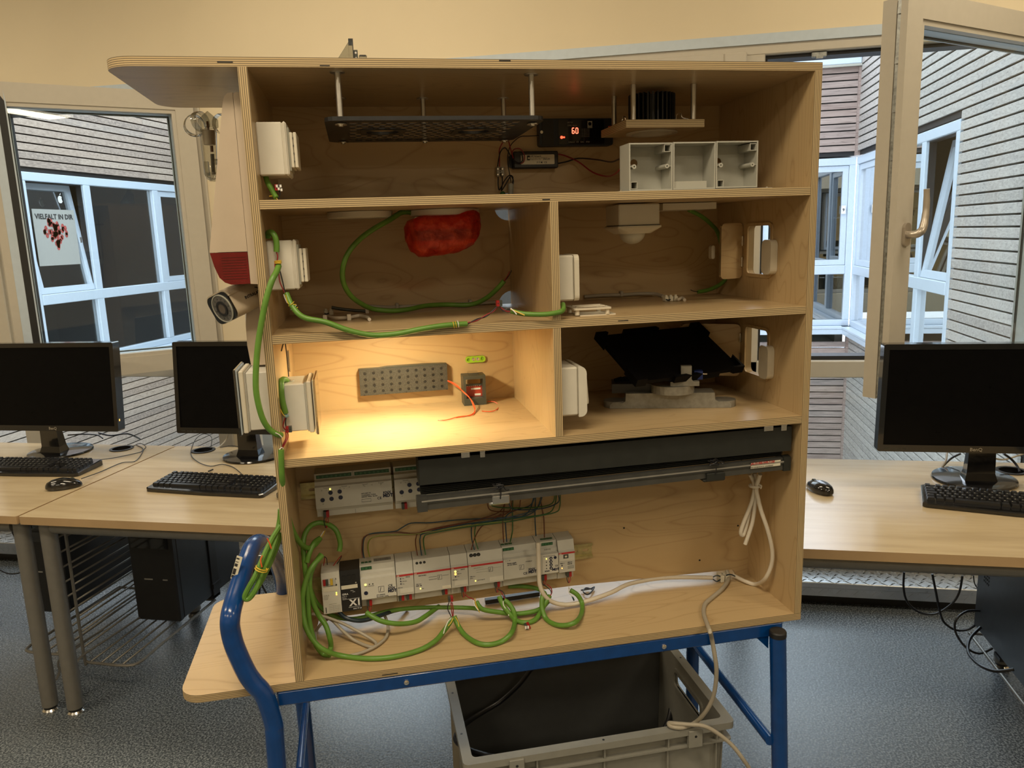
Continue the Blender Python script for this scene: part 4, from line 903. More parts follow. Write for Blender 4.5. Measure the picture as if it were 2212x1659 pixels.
cable('green_cable', 'green cable curving down behind the flap of the upper right cabinet window', [(1488, 453.6, .27), (1516, 467.6, .29), (1539, 487, .31), (1551, 504, .33), (1561, 540, .34), (1567, 575, .34), (1567, 602, .34), (1553, 616, .34), (1530, 626.4, .34), (1508, 630.6, .33)], R5 * .9, GC, extra=[('black_core', [(1508, 630, .33), (1498, 629), (1492, 626, .32)], .0009, M['blkw'])])
FZ = .0205
cable('green_cable', 'green cable running down inside the left panel below the lit compartment', [(607.5, 971, -.004), (608, 1003, -.004), (610, 1037, .0), (618, 1094.5, .03), (630, 1140, .06), (646, 1170, .09), (664, 1184, .12), (680, 1177, .14), (691.6, 1163, .155)], R5, GC, extra=[('white_core', [(603, 972, -.004), (608, 967), (612, 969, 0)], .0009, M['whitep'])])
cable('green_cable', 'green cable arching over the black X1 module and down to the cabinet floor', [(732.5, 1191, .14), (735, 1174.6, .145), (728, 1149.5, .15), (714.5, 1135.7, .155), (691.6, 1129, .16), (671, 1135.7, .15), (658.4, 1154, .14), (655, 1174.6, .13), (657, 1209, .12), (662, 1255, .11), (665, 1300, .10), (669, 1346, .09), (680, 1388, .08), (697, 1412, 'z', FZ), (712, 1415, 'z', FZ)], R5, GC)
cable('green_cable', 'outermost green cable sweeping from the left modules along the cabinet floor', [(696, 1200, .13), (675.6, 1222.7, .11), (662, 1250, .10), (654, 1284.6, .09), (654, 1310, .085), (659.4, 1350, .07), (676, 1382.6, .06), (701, 1404.7, .055), (739.6, 1417, 'z', FZ), (795, 1422.7, 'z', FZ), (850, 1419, 'z', FZ), (905.5, 1404.7, 'z', FZ), (940, 1385, 'z', FZ + .004), (958, 1364, .09), (967, 1352, .10), (976, 1337, .11)], R5, GC, extra=[('white_core', [(958, 1369, .08), (962, 1355), (968, 1342), (974, 1336, .10)], .001, M['whitep']), ('yellow_core', [(968, 1352, .09), (974, 1345), (979, 1335, .10)], .001, M['yelw'])])
cable('green_cable', 'green cable looping inside the outer one at the left cabinet floor', [(694, 1197, .14), (684, 1212, .13), (673, 1234, .12), (668.7, 1261.7, .11), (675.6, 1300.6, .11), (689, 1330, .11), (703, 1350, .10), (712, 1377, .09), (715, 1397, 'z', FZ + .006), (709, 1411, 'z', FZ)], R5, GC)
cable('green_cable', 'green cable passing low behind the modules towards the slot', [(668, 1262, .15), (680, 1296, .16), (700.8, 1319, .17), (728, 1333, .18), (762, 1337, .185), (800, 1330, .19), (840, 1320, .19), (886, 1314, .19), (943.5, 1312, .19), (1012, 1313, .17), (1035, 1316, .14)], R5 * .9, GC)
cable('green_cable', 'short green cable ending below the first upper actuator', [(691, 1163, .15), (683, 1168, .14), (676, 1177, .13), (668, 1196, .12), (663, 1215, .115)], R5, GC, extra=[('white_core', [(690, 1163, .148), (697, 1151), (700, 1147, .15)], .0009, M['whitep']), ('yellow_core', [(691, 1164, .148), (698, 1155), (702, 1146, .15)], .0009, M['yelw'])])
cable('network_cable', 'dark blue network cable under the black X1 module', [(728, 1308, .16), (731, 1317, .16), (738, 1328, .15), (752, 1337, .14), (779, 1341, .14), (806, 1335, .15), (829, 1327, .17), (850, 1320, .20), (880, 1313, .24)], .0044, M['navyw'])
one('network_plug', 'dark blue network plug below the black X1 module', 'plug', G().obb(K(728, 1308, 1, .17), V((.006, 0, 0)), V((.001, 0, .009)), V((0, .007, 0))), M['navyw'], MC)
cable('green_cable', 'green cable in a shallow loop right of the X1 module', [(792, 1323.5, .13), (806, 1333, .12), (829, 1343, .115), (863, 1347.5, .12), (897.7, 1343, .135), (920.6, 1330, .16), (948, 1310, .20)], R5, GC)
cable('green_cable', 'green cable hanging in a deep loop left of the small clamp on the floor', [(981, 1330.5, .12), (988, 1348.6, .11), (1003.6, 1371, .10), (1028.5, 1388, 'z', FZ), (1055.6, 1392.7, 'z', FZ), (1085, 1385, 'z', FZ), (1105, 1366.7, 'z', FZ + .010), (1112, 1344, .11), (1110, 1321.5, .12), (1098.5, 1303, .13), (1089.5, 1296.6, .135)], R5, GC, extra=[('yellow_core', [(984, 1333, .11), (990, 1345), (993, 1367, .10)], .001, M['yelw']), ('white_core', [(1087, 1298, .13), (1088, 1308), (1097, 1322), (1099, 1330, .115)], .001, M['whitep'])])
cable('green_cable', 'green cable running flat from the slot to the right loops', [(1028.5, 1299, .135), (1036, 1311, .13), (1047, 1317.5, .13), (1078, 1322.6, .13), (1112, 1326, .13), (1146, 1322.6, .13), (1168.6, 1314.7, .135), (1184, 1299, .14)], R5, GC, extra=[('yellow_core', [(1026, 1292, .13), (1028, 1305), (1036, 1323, .12)], .001, M['yelw']), ('white_core', [(1023, 1296, .13), (1026, 1308), (1033, 1318, .12)], .001, M['whitep'])])
cable('green_cable', 'green cable hooked through the middle of the floor loops', [(1078, 1287.6, .14), (1087, 1308, .13), (1101, 1326, .12), (1114, 1339.6, .115), (1135, 1345, .115), (1155, 1339.6, .12), (1168.6, 1321.5, .125), (1180, 1299, .13), (1187, 1287.6, .14)], R5, GC)
cable('green_cable', 'green cable forming the rightmost round loop on the floor', [(1175, 1277, .14), (1171, 1292, .13), (1171, 1314.7, .12), (1180, 1337, .12), (1198, 1348.6, .115), (1220.6, 1351, 'z', FZ + .004), (1243, 1344, 'z', FZ + .010), (1256, 1326, .13), (1257, 1303, .14), (1247, 1285, .145), (1232, 1275, .15)], R5, GC, extra=[('white_core', [(1231, 1274, .145), (1228, 1268), (1229, 1280), (1238, 1289, .14)], .001, M['whitep']), ('blue_mark', [(1236, 1288, .141), (1240, 1297, .14)], .0018, M['blue'])])
cable('green_cable', 'green cable behind the white one under the right modules', [(1098, 1267, .185), (1128, 1266.5, .185), (1157, 1270.6, .18), (1175, 1280, .16), (1180, 1292, .15)], R5 * .9, GC)
# hanging bundle outside at the blue handle
hb_ = T('green_cable_bundle', 'bundled green cable hanging beside the blue handle', 'cable', K(535, 1293, 1, .0), MC)
for sp in ([(606, 1135, .03), (590, 1160, .02), (577, 1185, .01), (565, 1212, 0), (551, 1245, -.01), (538, 1268, -.01), (529, 1287, -.01), (531, 1294, -.01), (540, 1291, -.01), (553, 1272, -.01), (566, 1238, 0), (584, 1198, .01), (600, 1150, .03)],
           [(607, 1150, .04), (596, 1185, .03), (586, 1210, .02), (572, 1240, .01), (560, 1262, .005), (545, 1283, 0), (536, 1291, 0)], [(606, 1100, .05), (604, 1125, .05), (596, 1160, .04), (580, 1200, .02), (566, 1225, .01)]):
    hb_.part('strand', G().tube(cpts(sp), R5 * .95, 8), GC)
hb_.part('tie_wire', wrap(K(563, 1233, 1, -.008), (.5, 0, 1), .011, 2, .004, .0012), M['yelw'])
hb_.part('red_core', G().tube(cpts([(577, 1163, .0), (583, 1175), (586, 1185, 0)]), .0012, 5).tube(cpts([(567, 1200, -.005), (563, 1210), (566, 1225, -.01)]), .0012, 5), M['orange'])
# white and grey mains cables
cable('white_cable', 'white mains cable coming down past the dimmer module and along the slot', [(1162, 1172, .135), (1163, 1201.7, .13), (1164, 1235.6, .13), (1166, 1262.7, .13), (1175, 1285, .13), (1191, 1299, .135), (1214, 1305.7, .14), (1241, 1304.5, .145), (1281.6, 1294, .15), (1322, 1279, .17), (1345, 1267, .185), (1368, 1259, .20), (1417, 1250, .205), (1471, 1247, .20), (1539, 1248, .185)], .0048, M['whitec'], extra=[('blue_core', [(1539, 1247, .185), (1548, 1243), (1556, 1245, .18)], .0016, M['navyw']), ('blue_core', [(1539, 1250, .185), (1548, 1256), (1556, 1252, .18)], .0016, M['navyw'])])
cable('white_cable', 'white cable falling from the tied bundle and curving over the right floor corner', [(1642, 1024, .06), (1634, 1054, .08), (1638, 1078, .08), (1645, 1105.8, .075), (1658, 1143.7, .07), (1668, 1187, .07), (1666.5, 1219.7, .075), (1653, 1250, .085), (1634, 1262, 'z', .022), (1612, 1256.6, 'z', .022), (1590, 1246, 'z', .024), (1583, 1243, 'z', .026)], .0046, M['whitec'], extra=[('blue_core', [(1588, 1245, .165), (1578, 1241), (1568, 1243, .17)], .0016, M['navyw'])])
cable('white_cable', 'left white strand of the tied bundle with a narrow bottom bend', [(1620, 1024, .08), (1629, 1046, .09), (1626, 1078, .09), (1607, 1127, .09), (1600, 1150, .09), (1605, 1156, .092), (1612, 1135, .095), (1620, 1100, .098), (1630, 1058, .098)], .0044, M['whitec'])
cable('white_cable', 'longest straight white strand of the tied bundle', [(1630, 1022, .085), (1632, 1054, .09), (1631, 1084, .09), (1626, 1125, .09), (1617, 1155, .09), (1609.5, 1176, .09)], .0044, M['whitec'])
tie = T('cable_tie', 'white tie knotted round the white cable bundle at the right', 'tie', K(1631, 1051, 1, .08), MC)
tie.part('loop', wrap(K(1631, 1051, 1, .083), (0, 0, 1), .0125, 2, .002, .0016), M['whitec']); tie.part('tail', G().tube(cpts([(1640, 1047, .068), (1645, 1050), (1643, 1056, .066)]), .0013, 5), M['whitec'])
cable('grey_cable', 'long grey mains cable leaving the slot, crossing the trolley beam and knotting on the crate', [(1569.6, 1232, .19), (1574, 1250, 'z', .024), (1561, 1271, 'z', .021), (1539, 1290, 'z', .0205), (1523, 1305, 'z', .0205), (1520, 1324.5, 'z', .0205), (1528, 1349, 'z', .0205), (1534, 1366, .006), (1537, 1377, -.008), (1543, 1410, -.012), (1547.5, 1443, -.012), (1546, 1476.6, -.005), (1539, 1510, .005), (1522.6, 1540, .02), (1500, 1562, 'z', -.243), (1473, 1572, 'z', -.243), (1449, 1569, 'z', -.243), (1445, 1562, 'z', -.240), (1459, 1563, 'z', -.236), (1487, 1565, 'z', -.236), (1520, 1568, 'z', -.236), (1550, 1584, .02), (1580.6, 1609, .01), (1603, 1637, 0), (1621, 1664, 0), (1640, 1700, 0)], .0046, M['greyc'])
cable('grey_cable', 'grey cable loop under the green cables at the left, upper strand', [(673, 1326, .15), (703.6, 1333, .15), (739.6, 1346.6, .14), (781, 1368, .12), (811.5, 1388, 'z', FZ), (803, 1398, 'z', FZ), (767, 1384, 'z', FZ), (739.6, 1362, .13), (720, 1342, .15), (708, 1335, .17)], .0032, M['greyc'])
cable('grey_cable', 'grey cable loop under the green cables at the left, long lower strand', [(756, 1416, 'z', .019), (781, 1410, 'z', .019), (811.5, 1396, 'z', .019), (833.6, 1377, 'z', .019), (838, 1355, .15), (833.6, 1335.5, .18), (826, 1322, .20)], .0032, M['greyc'])
cable('grey_cable', 'grey cable loop at the left inner corner of the cabinet floor', [(681.5, 1388, 'z', .019), (681.5, 1366, 'z', .019), (695, 1346.6, .16), (712, 1335, .18), (730, 1328, .20)], .0032, M['greyc'])
cable('black_cable', 'black cable draped over the left rear inside of the crate', [(1160, 1430, .36), (1145, 1448, .36), (1120, 1480, .36), (1080, 1516, .36), (1040, 1540, .34), (1010, 1560, .30), (990, 1580, .24), (985, 1600, .20), (1010, 1618, .14), (1060, 1634, .09), (1100, 1640, .08)], .006, M['blkw'])
cable('black_cable', 'thick black cable hanging down the right inside of the crate', [(1438, 1405, .40), (1445, 1440, .40), (1451, 1480, .38), (1451, 1520, .36), (1446, 1550, .33), (1436, 1575, .30), (1430, 1600, .28)], .007, M['blkw'])
# coloured wires
def wires(lst):
    for lab, mat, sp in lst: cable('wiring_strand', lab, sp, .0013, M[mat], n=6)
yb = .194
wires([
 ('blue wire from the bus power supply, topmost of the long run', 'blue', [(786.6, 1205.6, .165), (784, 1186, .18), (788, 1161, yb), (806, 1152, yb), (852, 1148, yb), (868, 1140, yb), (888.5, 1130, yb), (932, 1129, yb), (989, 1123, yb), (1077, 1119, yb), (1131, 1115, yb), (1158, 1101, yb), (1169, 1074, yb)]),
 ('brown wire from the bus power supply, leftmost', 'brown', [(783, 1205.6, .165), (782, 1180, .18), (792, 1156, yb), (852, 1149, yb), (898, 1152, yb), (943.5, 1140, yb), (1024, 1125, yb), (1092, 1110.5, yb), (1105, 1090, yb), (1107, 1070, yb)]),
 ('yellow-green wire from the bus power supply', 'yelg', [(799, 1203, .165), (794.6, 1181.5, .18), (801.5, 1163, yb), (829, 1156, yb), (898, 1153, yb), (989, 1138, yb), (1100, 1125, yb)]),
 ('brown wire of the second trio from the left', 'brown', [(902, 1200, .168), (898, 1177, .18), (899, 1161, yb), (909, 1149.5, yb), (966, 1138, yb), (1030, 1123, yb), (1080, 1105, yb), (1094, 1075, yb)]),
 ('blue wire of the second trio from the left', 'blue', [(911, 1200, .168), (908, 1180, .18), (908, 1161, yb), (920.6, 1150.6, yb), (1012, 1131, yb), (1100, 1122, yb), (1140, 1108, yb), (1153, 1074, yb)]),
 ('green wire of the second trio from the left', 'dkgreen', [(919.5, 1198.7, .168), (915, 1174.6, .18), (917, 1158.6, yb), (932, 1152, yb), (1012, 1138, yb), (1100, 1126.6, yb), (1150, 1117, yb), (1199, 1107, yb), (1209, 1095, yb), (1210, 1068, yb)]),
 ('blue wire of the third trio', 'blue', [(1025, 1188, .168), (1019, 1163, .18), (1018.6, 1140, yb), (1024, 1131, yb), (1080, 1121, yb), (1130, 1110, yb), (1160, 1098, yb), (1171, 1074, yb)]),
 ('green wire of the third trio', 'dkgreen', [(1033, 1187, .168), (1026, 1163, .18), (1027, 1140, yb), (1037, 1131, yb), (1110, 1120, yb), (1180, 1110, yb), (1197, 1094, yb), (1202, 1070, yb)]),
 ('brown wire of the third trio, crossing the others', 'brown', [(1018, 1188, .168), (1026, 1161, .18), (1040, 1138, yb), (1060, 1125, yb), (1083, 1110, yb)]),
 ('brown wire hanging straight into the fourth module', 'brown', [(1088, 1172, .168), (1086, 1126, yb), (1090, 1090, yb), (1090, 1070, yb)]),
 ('blue wire hanging into the fourth module', 'blue', [(1094.6, 1170.5, .168), (1092, 1128, yb), (1096, 1112, yb), (1118, 1101, yb), (1145, 1092, yb), (1155, 1075, yb)]),
 ('green wire hanging into the fourth module', 'dkgreen', [(1102, 1170.5, .168), (1107, 1145, yb), (1107, 1104, yb), (1108, 1078, yb)]),
 ('blue wire dropping vertically to the dimmer module', 'blue', [(1157.8, 1158, .168), (1155.6, 1117.6, yb), (1157, 1074, yb)]),
 ('brown wire dropping vertically to the dimmer module', 'brown', [(1176, 1161, .168), (1174.6, 1117.6, yb), (1171, 1100, yb), (1167, 1076, yb)]),
 ('brown wire sagging in a flat loop below the blind rail', 'brown', [(1052.6, 1085, yb - .003), (1058, 1101, yb - .003), (1082, 1105.4, yb - .003), (1118, 1101, yb - .003), (1124, 1080, yb - .003)]),
 ('green wire sagging in a flat loop below the blind rail', 'dkgreen', [(1060, 1083, yb - .004), (1064, 1093, yb - .004), (1096, 1097, yb - .004), (1158, 1096, yb - .004), (1192, 1088, yb - .004), (1199, 1068, yb - .004)]),
 ('blue wire sagging below the blind rail', 'blue', [(1098, 1080, yb - .005), (1106, 1099, yb - .005), (1140, 1101, yb - .005), (1178, 1097, yb - .005), (1206, 1085, yb - .005), (1206, 1068, yb - .005)]),
])
# ------------------------------------------------------------------ modules on the rails
def rail2(label, x0, x1, za, zb):
    e = T('mounting_rail', label, 'rail', (x0, YB, za), MC)
    sl = (zb - za) / (x1 - x0)
    q = lambda a, b, d: (a, d, b + za + (a - x0) * sl)
    n = int((x1 - x0) / .025)
    hs = [rrect(x1 - .022 - i * .025, -.0032, x1 - .008 - i * .025, .0032, .003, 3) for i in range(n)]
    g = G().prism([[(x0, -.0125), (x1, -.0125), (x1, .0125), (x0, .0125)]] + hs, q, YB - .0015, YB - .0003)
    for s_ in (-1, 1):
        g.prism([[(x0, s_ * .0125), (x1, s_ * .0125), (x1, s_ * .0115), (x0, s_ * .0115)]], q, YB - .0075, YB - .001)
        g.prism([[(x0, s_ * .0125), (x1, s_ * .0125), (x1, s_ * .0175), (x0, s_ * .0175)]], q, YB - .0085, YB - .0072)
    e.part('profile', g, M['zinc']); return e
rail2('yellow zinc mounting rail carrying the lower row of modules', .020, .643, .1155, .1235); rail2('yellow zinc mounting rail carrying the upper row of modules', .022, .46, .3235, .3255)
zl = lambda x: .1135 + (x - .05) * .0235; zu = lambda x: .321 + (x - .05) * .006
SL_L, SL_U = .0235, .006
def module(label, x0, x1, zc, mats, style, sl, yf=.148):
    # zc centre height at x0; sl rise per metre
    e = T('rail_module', label, 'module', (x0, YB, zc), MC, group='grey modules clipped on the mounting rails')
    q = lambda a, b, d: (a, d, b + zc + (a - x0) * sl)
    def bx(g, a0, a1, b0, b1, d0, d1, m=0): g.prism([[(a0, b0), (a1, b0), (a1, b1), (a0, b1)]], q, d0, d1, m)
    a0, a1 = x0 + .0003, x1 - .0003; yt = .1635
    g = G()
    if style == 'terminal':   # stepped profile with terminal shoulders
        P = [(YB - .001, -.044), (yt, -.044), (yt, -.031), (.157, -.029), (.157, -.0235), (yf, -.0225), (yf, .0225), (.157, .0235), (.157, .031), (yt, .034), (yt, .046), (YB - .001, .047)]
    elif style == 'smooth':
        P = [(YB - .001, -.045), (yt, -.045), (yt, -.030), (yf, -.0245), (yf, .0225), (yf + .004, .0245), (yf + .010, .046), (YB - .001, .047)]
    else:
        P = [(YB - .001, -.044), (yf + .003, -.044), (yf, -.042), (yf, .0225), (yf + .003, .046), (YB - .001, .046)]
    g.prism([P], lambda a, b, d: q(d, b, a), a0, a1)
    e.part('housing', g, mats)
    R_, U_ = V((1, 0, sl)), V((0, 0, 1))
    def tx(s_, a, b, sz, m=None, d=None, **k): e.text(s_, V(q(a, b, (yf if d is None else d) - .0006)), sz, m or M['navy'], R_, U_, **k)
    def rect(nm, a, b, c, d, m, y=None, th=.0006, label=None): g = G(); y = yf if y is None else y; bx(g, a, b, c, d, y - th, y + .0002); return e.part(nm, g, m, label=label)
    def dot(nm, a, b, r, m, y=None, th=.0008): y = yf if y is None else y; return e.part(nm, G().cyl(q(a, b, y - th), q(a, b, y + .0005), r, n=14), m)
    return e, q, tx, rect, dot
def busclamp(e, q, a, y=.157, b=-.037, par=None):
    for k, m in ((0, M['dgrey']), (1, M['red'])):
        e.part('bus_clamp', G().prism([rrect(a + k * .0058, b - .006, a + k * .0058 + .0056, b + .006, .0006, 1)], q, y - .004, yt_ + .002), m)
yt_ = .1635
def leads(e, q, a, y=.158, b=-.043, ln=.012):
    for k, m in ((0, M['blkw']), (1, M['redw']), (2, M['redw'])): e.part('lead', G().tube([q(a + .002 + k * .003, b, y), q(a + .001 + k * .004, b - ln * .5, y - .003), q(a + .003 + k * .001, b - ln, y - .006)], .0009, 5), m)
def termblock(e, q, a0, a1, b, n, y, h=.0042):
    g = G(); g.prism([[(a0, b - h), (a1, b - h), (a1, b + h), (a0, b + h)]], q, y - .0012, y + .001); tb = e.part('terminal_block', g, M['term'])
    for i in range(n):
        c = a0 + (i + .5) * (a1 - a0) / n; e.part('terminal_screw', G().cyl(q(c, b, y - .0018), q(c, b, y - .001), h * .62, n=10), M['termd'], parent=tb)
def vents(e, q, a0, a1, b, y, n):
    g = G()
    for i in range(n): c = a0 + i * (a1 - a0) / n; g.prism([[(c, b - .0022), (c + .0011, b - .0022), (c + .0011, b + .0022), (c, b + .0022)]], q, y - .0005, y + .0002)
    e.part('vent_slot', g, M['print'])
def topvents(e, q, a0, a1, n):
    g = G()
    for i in range(n): c = a0 + i * (a1 - a0) / n; g.obb(V(q(c, .0472, .182)), V((.0006, 0, 0)), V((0, .006, 0)), V((0, 0, .0005)))
    e.part('vent_slot', g, M['print'])
def symbol(tx, rect, a, b, s_=1.0):
    for (x_, y_, w_, h_) in ((-.006, -.006, .012, .0005), (-.006, .006, .012, .0005), (-.006, -.006, .0005, .012), (.0055, -.006, .0005, .0125)):
        rect('printed_symbol', a + x_ * s_, a + (x_ + w_) * s_, b + y_ * s_, b + (y_ + h_) * s_, M['navy'], th=.0004)
    tx('/', a - .0035 * s_, b - .0045 * s_, .013 * s_)
def logo_mdt(tx, a, b, s_=1.0): tx('KNX', a, b + .0065 * s_, .0068 * s_, bold=.03); tx('MDT', a - .0005, b, .0085 * s_, bold=.05)
# 1 interface module
e, q, tx, rect, dot = module('light grey interface module at the left end of the lower row', .051, .0883, zl(.051), M['din2'], 'flat', SL_L)
rect('clamp_bay', .054, .0655, .022, .033, M['print'], .1495); rect('clamp_bay', .0685, .081, .022, .033, M['print'], .1495)
for a, m in ((.0545, 'red'), (.060, 'dgrey'), (.069, 'yelw'), (.0745, 'din')): e.part('bus_clamp', G().prism([rrect(a, .0205, a + .0052, .033, .0006, 1)], q, .145, .153), M[m])
rect('label_field', .0535, .083, .0065, .0155, M['labelw']); rect('slot_mark', .062, .0745, .0175, .0180, M['dgrey']); rect('slot_mark', .062, .0745, .0205, .0209, M['dgrey']); dot('button', .0805, .0190, .0017, M['dgrey'])
dot('led', .0795, .0015, .0013, M['led_g']); dot('led', .0795, -.0025, .0016, M['led_o'])
tx('GIRA', .0535, -.004, .0052, M['grey']); tx('KNX IP', .0535, -.0075, .0030, M['grey']); tx('Router', .0535, -.0105, .0030, M['grey']); tx('KNX  01/2016', .0635, -.0225, .0026, M['grey'])
rect('barcode_mark', .0555, .0570, -.040, -.028, M['print'])
for i in range(5): rect('table_line', .062, .085, -.026 - i * .0036, -.0257 - i * .0036, M['grey'])
for i in range(4): rect('table_line', .0715 + i * .0045, .0718 + i * .0045, -.0404, -.0257, M['grey'])
for i, (u, v, m) in enumerate(((707, 1220, 'blkw'), (699, 1222, 'redw'), (728, 1218, 'blkw'), (720, 1222, 'redw'))):
    dst = (697, 1201) if i < 2 else (738, 1200)
    e.part('lead', G().tube(cpts([(u, v, .147), ((u + dst[0]) / 2 + 3, 1206), (dst[0], dst[1], .142)]), .0009, 5), M[m])
# 2 black controller
e, q, tx, rect, dot = module('black controller module with large white X1 lettering', .0885, .1288, zl(.0885), M['black'], 'flat', SL_L, .147)
rect('label_field', .0900, .1230, .007, .0150, M['labelw']); dot('button', .120, .0185, .0015, M['grey'])
for i in range(3): rect('recess', .093 + i * .010, .100 + i * .010, .026, .036, M['seal'])
tx('X1', .1045, -.031, .0195, M['whitep'], bold=.035); tx('GIRA', .0905, -.006, .0055, M['whitep'], bold=.02); tx('KNX IP', .0905, -.0105, .0030, M['whitep']); tx('Device', .0905, -.0138, .0030, M['whitep']); tx('KNX TP CE', .111, -.0395, .0034, M['whitep'], bold=.02)
tx('status', .108, .0015, .0026, M['whitep']); tx('LAN', .112, -.0018, .0026, M['whitep'])
rect('rule', .0905, .1255, -.0158, -.0155, M['whitep']); rect('rule', .102, .1255, -.0345, -.0342, M['whitep'])
# 3 bus power supply
e, q, tx, rect, dot = module('power supply module with round blue button and green terminal, right of the X1 module', .129, .2018, zl(.129), M['din2'], 'terminal', SL_L)
termblock(e, q, .132, .154, .0395, 3, yt_, .0032); vents(e, q, .132, .162, .030, .157 + .0035, 12); vents(e, q, .169, .200, .030, .157 + .0035, 13); topvents(e, q, .160, .196, 14)
g = G()
for i in range(3): g.obb(V(q(.136 + i * .0075, .0474, .176)), V((.003, 0, 0)), V((0, .003, 0)), V((0, 0, .0006)))
e.part('wire_entry', g, M['term'])
dot('led', .139, .0100, .0022, M['led_y']); dot('led', .147, .0100, .0013, M['dgrey']); dot('led', .154, .0100, .0013, M['dgrey']); dot('round_button', .139, -.0085, .0042, M['navy']); tx('Reset', .1362, -.0095, .0022, M['whitep'])
tx('RUN', .137, .0055, .0024); tx('I>Imax', .1435, .0055, .0024); tx('Reset', .151, .0055, .0024); tx('CE', .185, -.0015, .0075, bold=.01); symbol(tx, rect, .1705, -.0045); logo_mdt(tx, .1845, -.0135); tx('STV-0640.02', .160, -.0175, .0034, bold=.01); tx('Bus power supply', .160, -.0212, .0034, bold=.01)
busclamp(e, q, .1385, b=-.0345); leads(e, q, .1385, b=-.040)
rect('print_line', .183, .2, -.0275, -.0262, M['print'], yt_ - .006)
def redmodule(label, x0, x1):
    r = module(label, x0, x1, zl(x0), M['din'], 'smooth', SL_L); e, q, tx, rect, dot = r
    rect('red_stripe', x0 + .0004, x1 - .0004, .0175, .0212, M['abbred'], label='red stripe'); tx('ABB', x0 + .001, .0180, .0030, M['labelw'], bold=.03); return r
e, q, tx, rect, dot = redmodule('narrow red-striped line module with two red clamps, next to the round-button supply', .2025, .2385)
for i in range(3): dot('led', .2115, .0125 - i * .0057, .0014, M['navy']); tx(('ON', 'Main Line', 'Line')[i], .2145, .0115 - i * .0057, .0024)
tx('LK/S 4.2', .222, .0140, .0026, bold=.02); tx('ABB i-bus', .2045, -.0078, .0026); rect('label_field', .209, .2365, -.020, -.0105, M['din2']); busclamp(e, q, .2055, b=-.0335); busclamp(e, q, .2215, b=-.0335)
e, q, tx, rect, dot = redmodule('wide red-striped supply module with three round terminal screws, left of centre', .239, .3165)
for i in range(3): dot('terminal_screw', .2475 + i * .0078, .0385, .0028, M['print'], .156); dot('screw_slot', .2475 + i * .0078, .0385, .0012, M['dgrey'], .155)
tx('SV/S 30.160.5', .2485, .0125, .0030, bold=.02); symbol(tx, rect, .293, .004, .8); rect('print_line', .270, .287, .0015, .0018, M['navy']); rect('print_line', .270, .287, .0070, .0073, M['navy']); rect('print_line', .299, .312, .0070, .0073, M['navy']); tx('ABB i-bus', .2425, -.0055, .0028); tx('KNX  CE', .2425, -.0095, .0030, bold=.03); dot('led', .2515, -.0155, .0014, M['led_y']); tx('ON', .2545, -.0165, .0024)
rect('label_field', .2975, .3155, -.0225, -.0165, M['labelw']); busclamp(e, q, .297, b=-.0335)
clamp('red and dark clamp hanging on wires in front of the lower centre modules', K(973, 1293, 1, .125))
for i, (mm, d) in enumerate((('blkw', -3), ('redw', 1), ('redw', 3))): cable('core_wire', 'thin %s wire below the hanging clamp, strand %s' % (('black', 'dark red left', 'dark red right')[i], ('outer', 'inner', 'last')[i]), [(973 + d, 1301, .125), (973 + d * 2, 1315), (977 + d * .6, 1333, .118)], .0010, M[mm])
e, q, tx, rect, dot = redmodule('narrow red-striped line module with two glowing yellow lights', .317, .3535)
dot('led', .3265, .0118, .0020, M['led_y']); dot('led', .3265, .0060, .0024, M['led_o']); dot('led', .3265, .0002, .0014, M['navy'])
for i in range(3): tx(('ON', 'Main Line', 'Line')[i], .3298, .0110 - i * .0057, .0024)
tx('LK/S 4.2', .338, .0140, .0026, bold=.02); tx('ABB i-bus', .3195, -.0072, .0026); rect('label_field', .3235, .351, -.0195, -.0095, M['din2']); busclamp(e, q, .3375, b=-.0335); leads(e, q, .3375, b=-.039); rect('clamp_bay', .322, .331, -.042, -.034, M['grey'], yt_)
cable('core_wire', 'thin red and black leads slanting right below the glowing line module', [(1004, 1283, .152), (1012, 1290), (1020, 1293), (1026, 1298, .135)], .0012, M['redw'])
e, q, tx, rect, dot = redmodule('wide red-striped supply module with black ringed terminal screws', .354, .4295)
for i in range(3): dot('terminal_screw', .3625 + i * .0080, .0395, .0040, M['black'], .156); dot('screw_slot', .3625 + i * .0080, .0395, .0018, M['dgrey'], .155)
tx('SV/S 30.320.1.1', .366, .0125, .0030, M['grey']); symbol(tx, rect, .402, .006, .8); rect('print_line', .371, .396, .0030, .0033, M['grey']); rect('print_line', .371, .396, .0085, .0088, M['grey']); rect('print_line', .408, .425, .0085, .0088, M['grey']); tx('ABB i-bus', .357, -.0055, .0028); tx('KNX', .357, -.0095, .0030)
dot('led', .3685, -.0155, .0013, M['led_y']); tx('Supply Voltage OK', .372, -.0150, .0022); rect('label_field', .399, .4285, -.021, -.0115, M['din2']); busclamp(e, q, .4105, b=-.0335); leads(e, q, .4105, b=-.039)
cable('core_wire', 'thin red lead below the ringed supply module', [(1080, 1273, .152), (1085, 1283), (1091, 1294, .138)], .0012, M['redw']); cable('core_wire', 'thin black lead below the ringed supply module', [(1076, 1273, .152), (1087, 1279), (1091, 1290, .138)], .0010, M['blkw'])
e, q, tx, rect, dot = module('plain grey supply module with green terminal, left of the white cable', .430, .5055, zl(.430), M['din'], 'terminal', SL_L)
termblock(e, q, .4325, .4565, .0395, 3, yt_, .0030); g = G()
for i in range(3): g.obb(V(q(.434 + i * .0085, .0474, .174)), V((.0036, 0, 0)), V((0, .003, 0)), V((0, 0, .0006)))
e.part('wire_entry', g, M['term'])
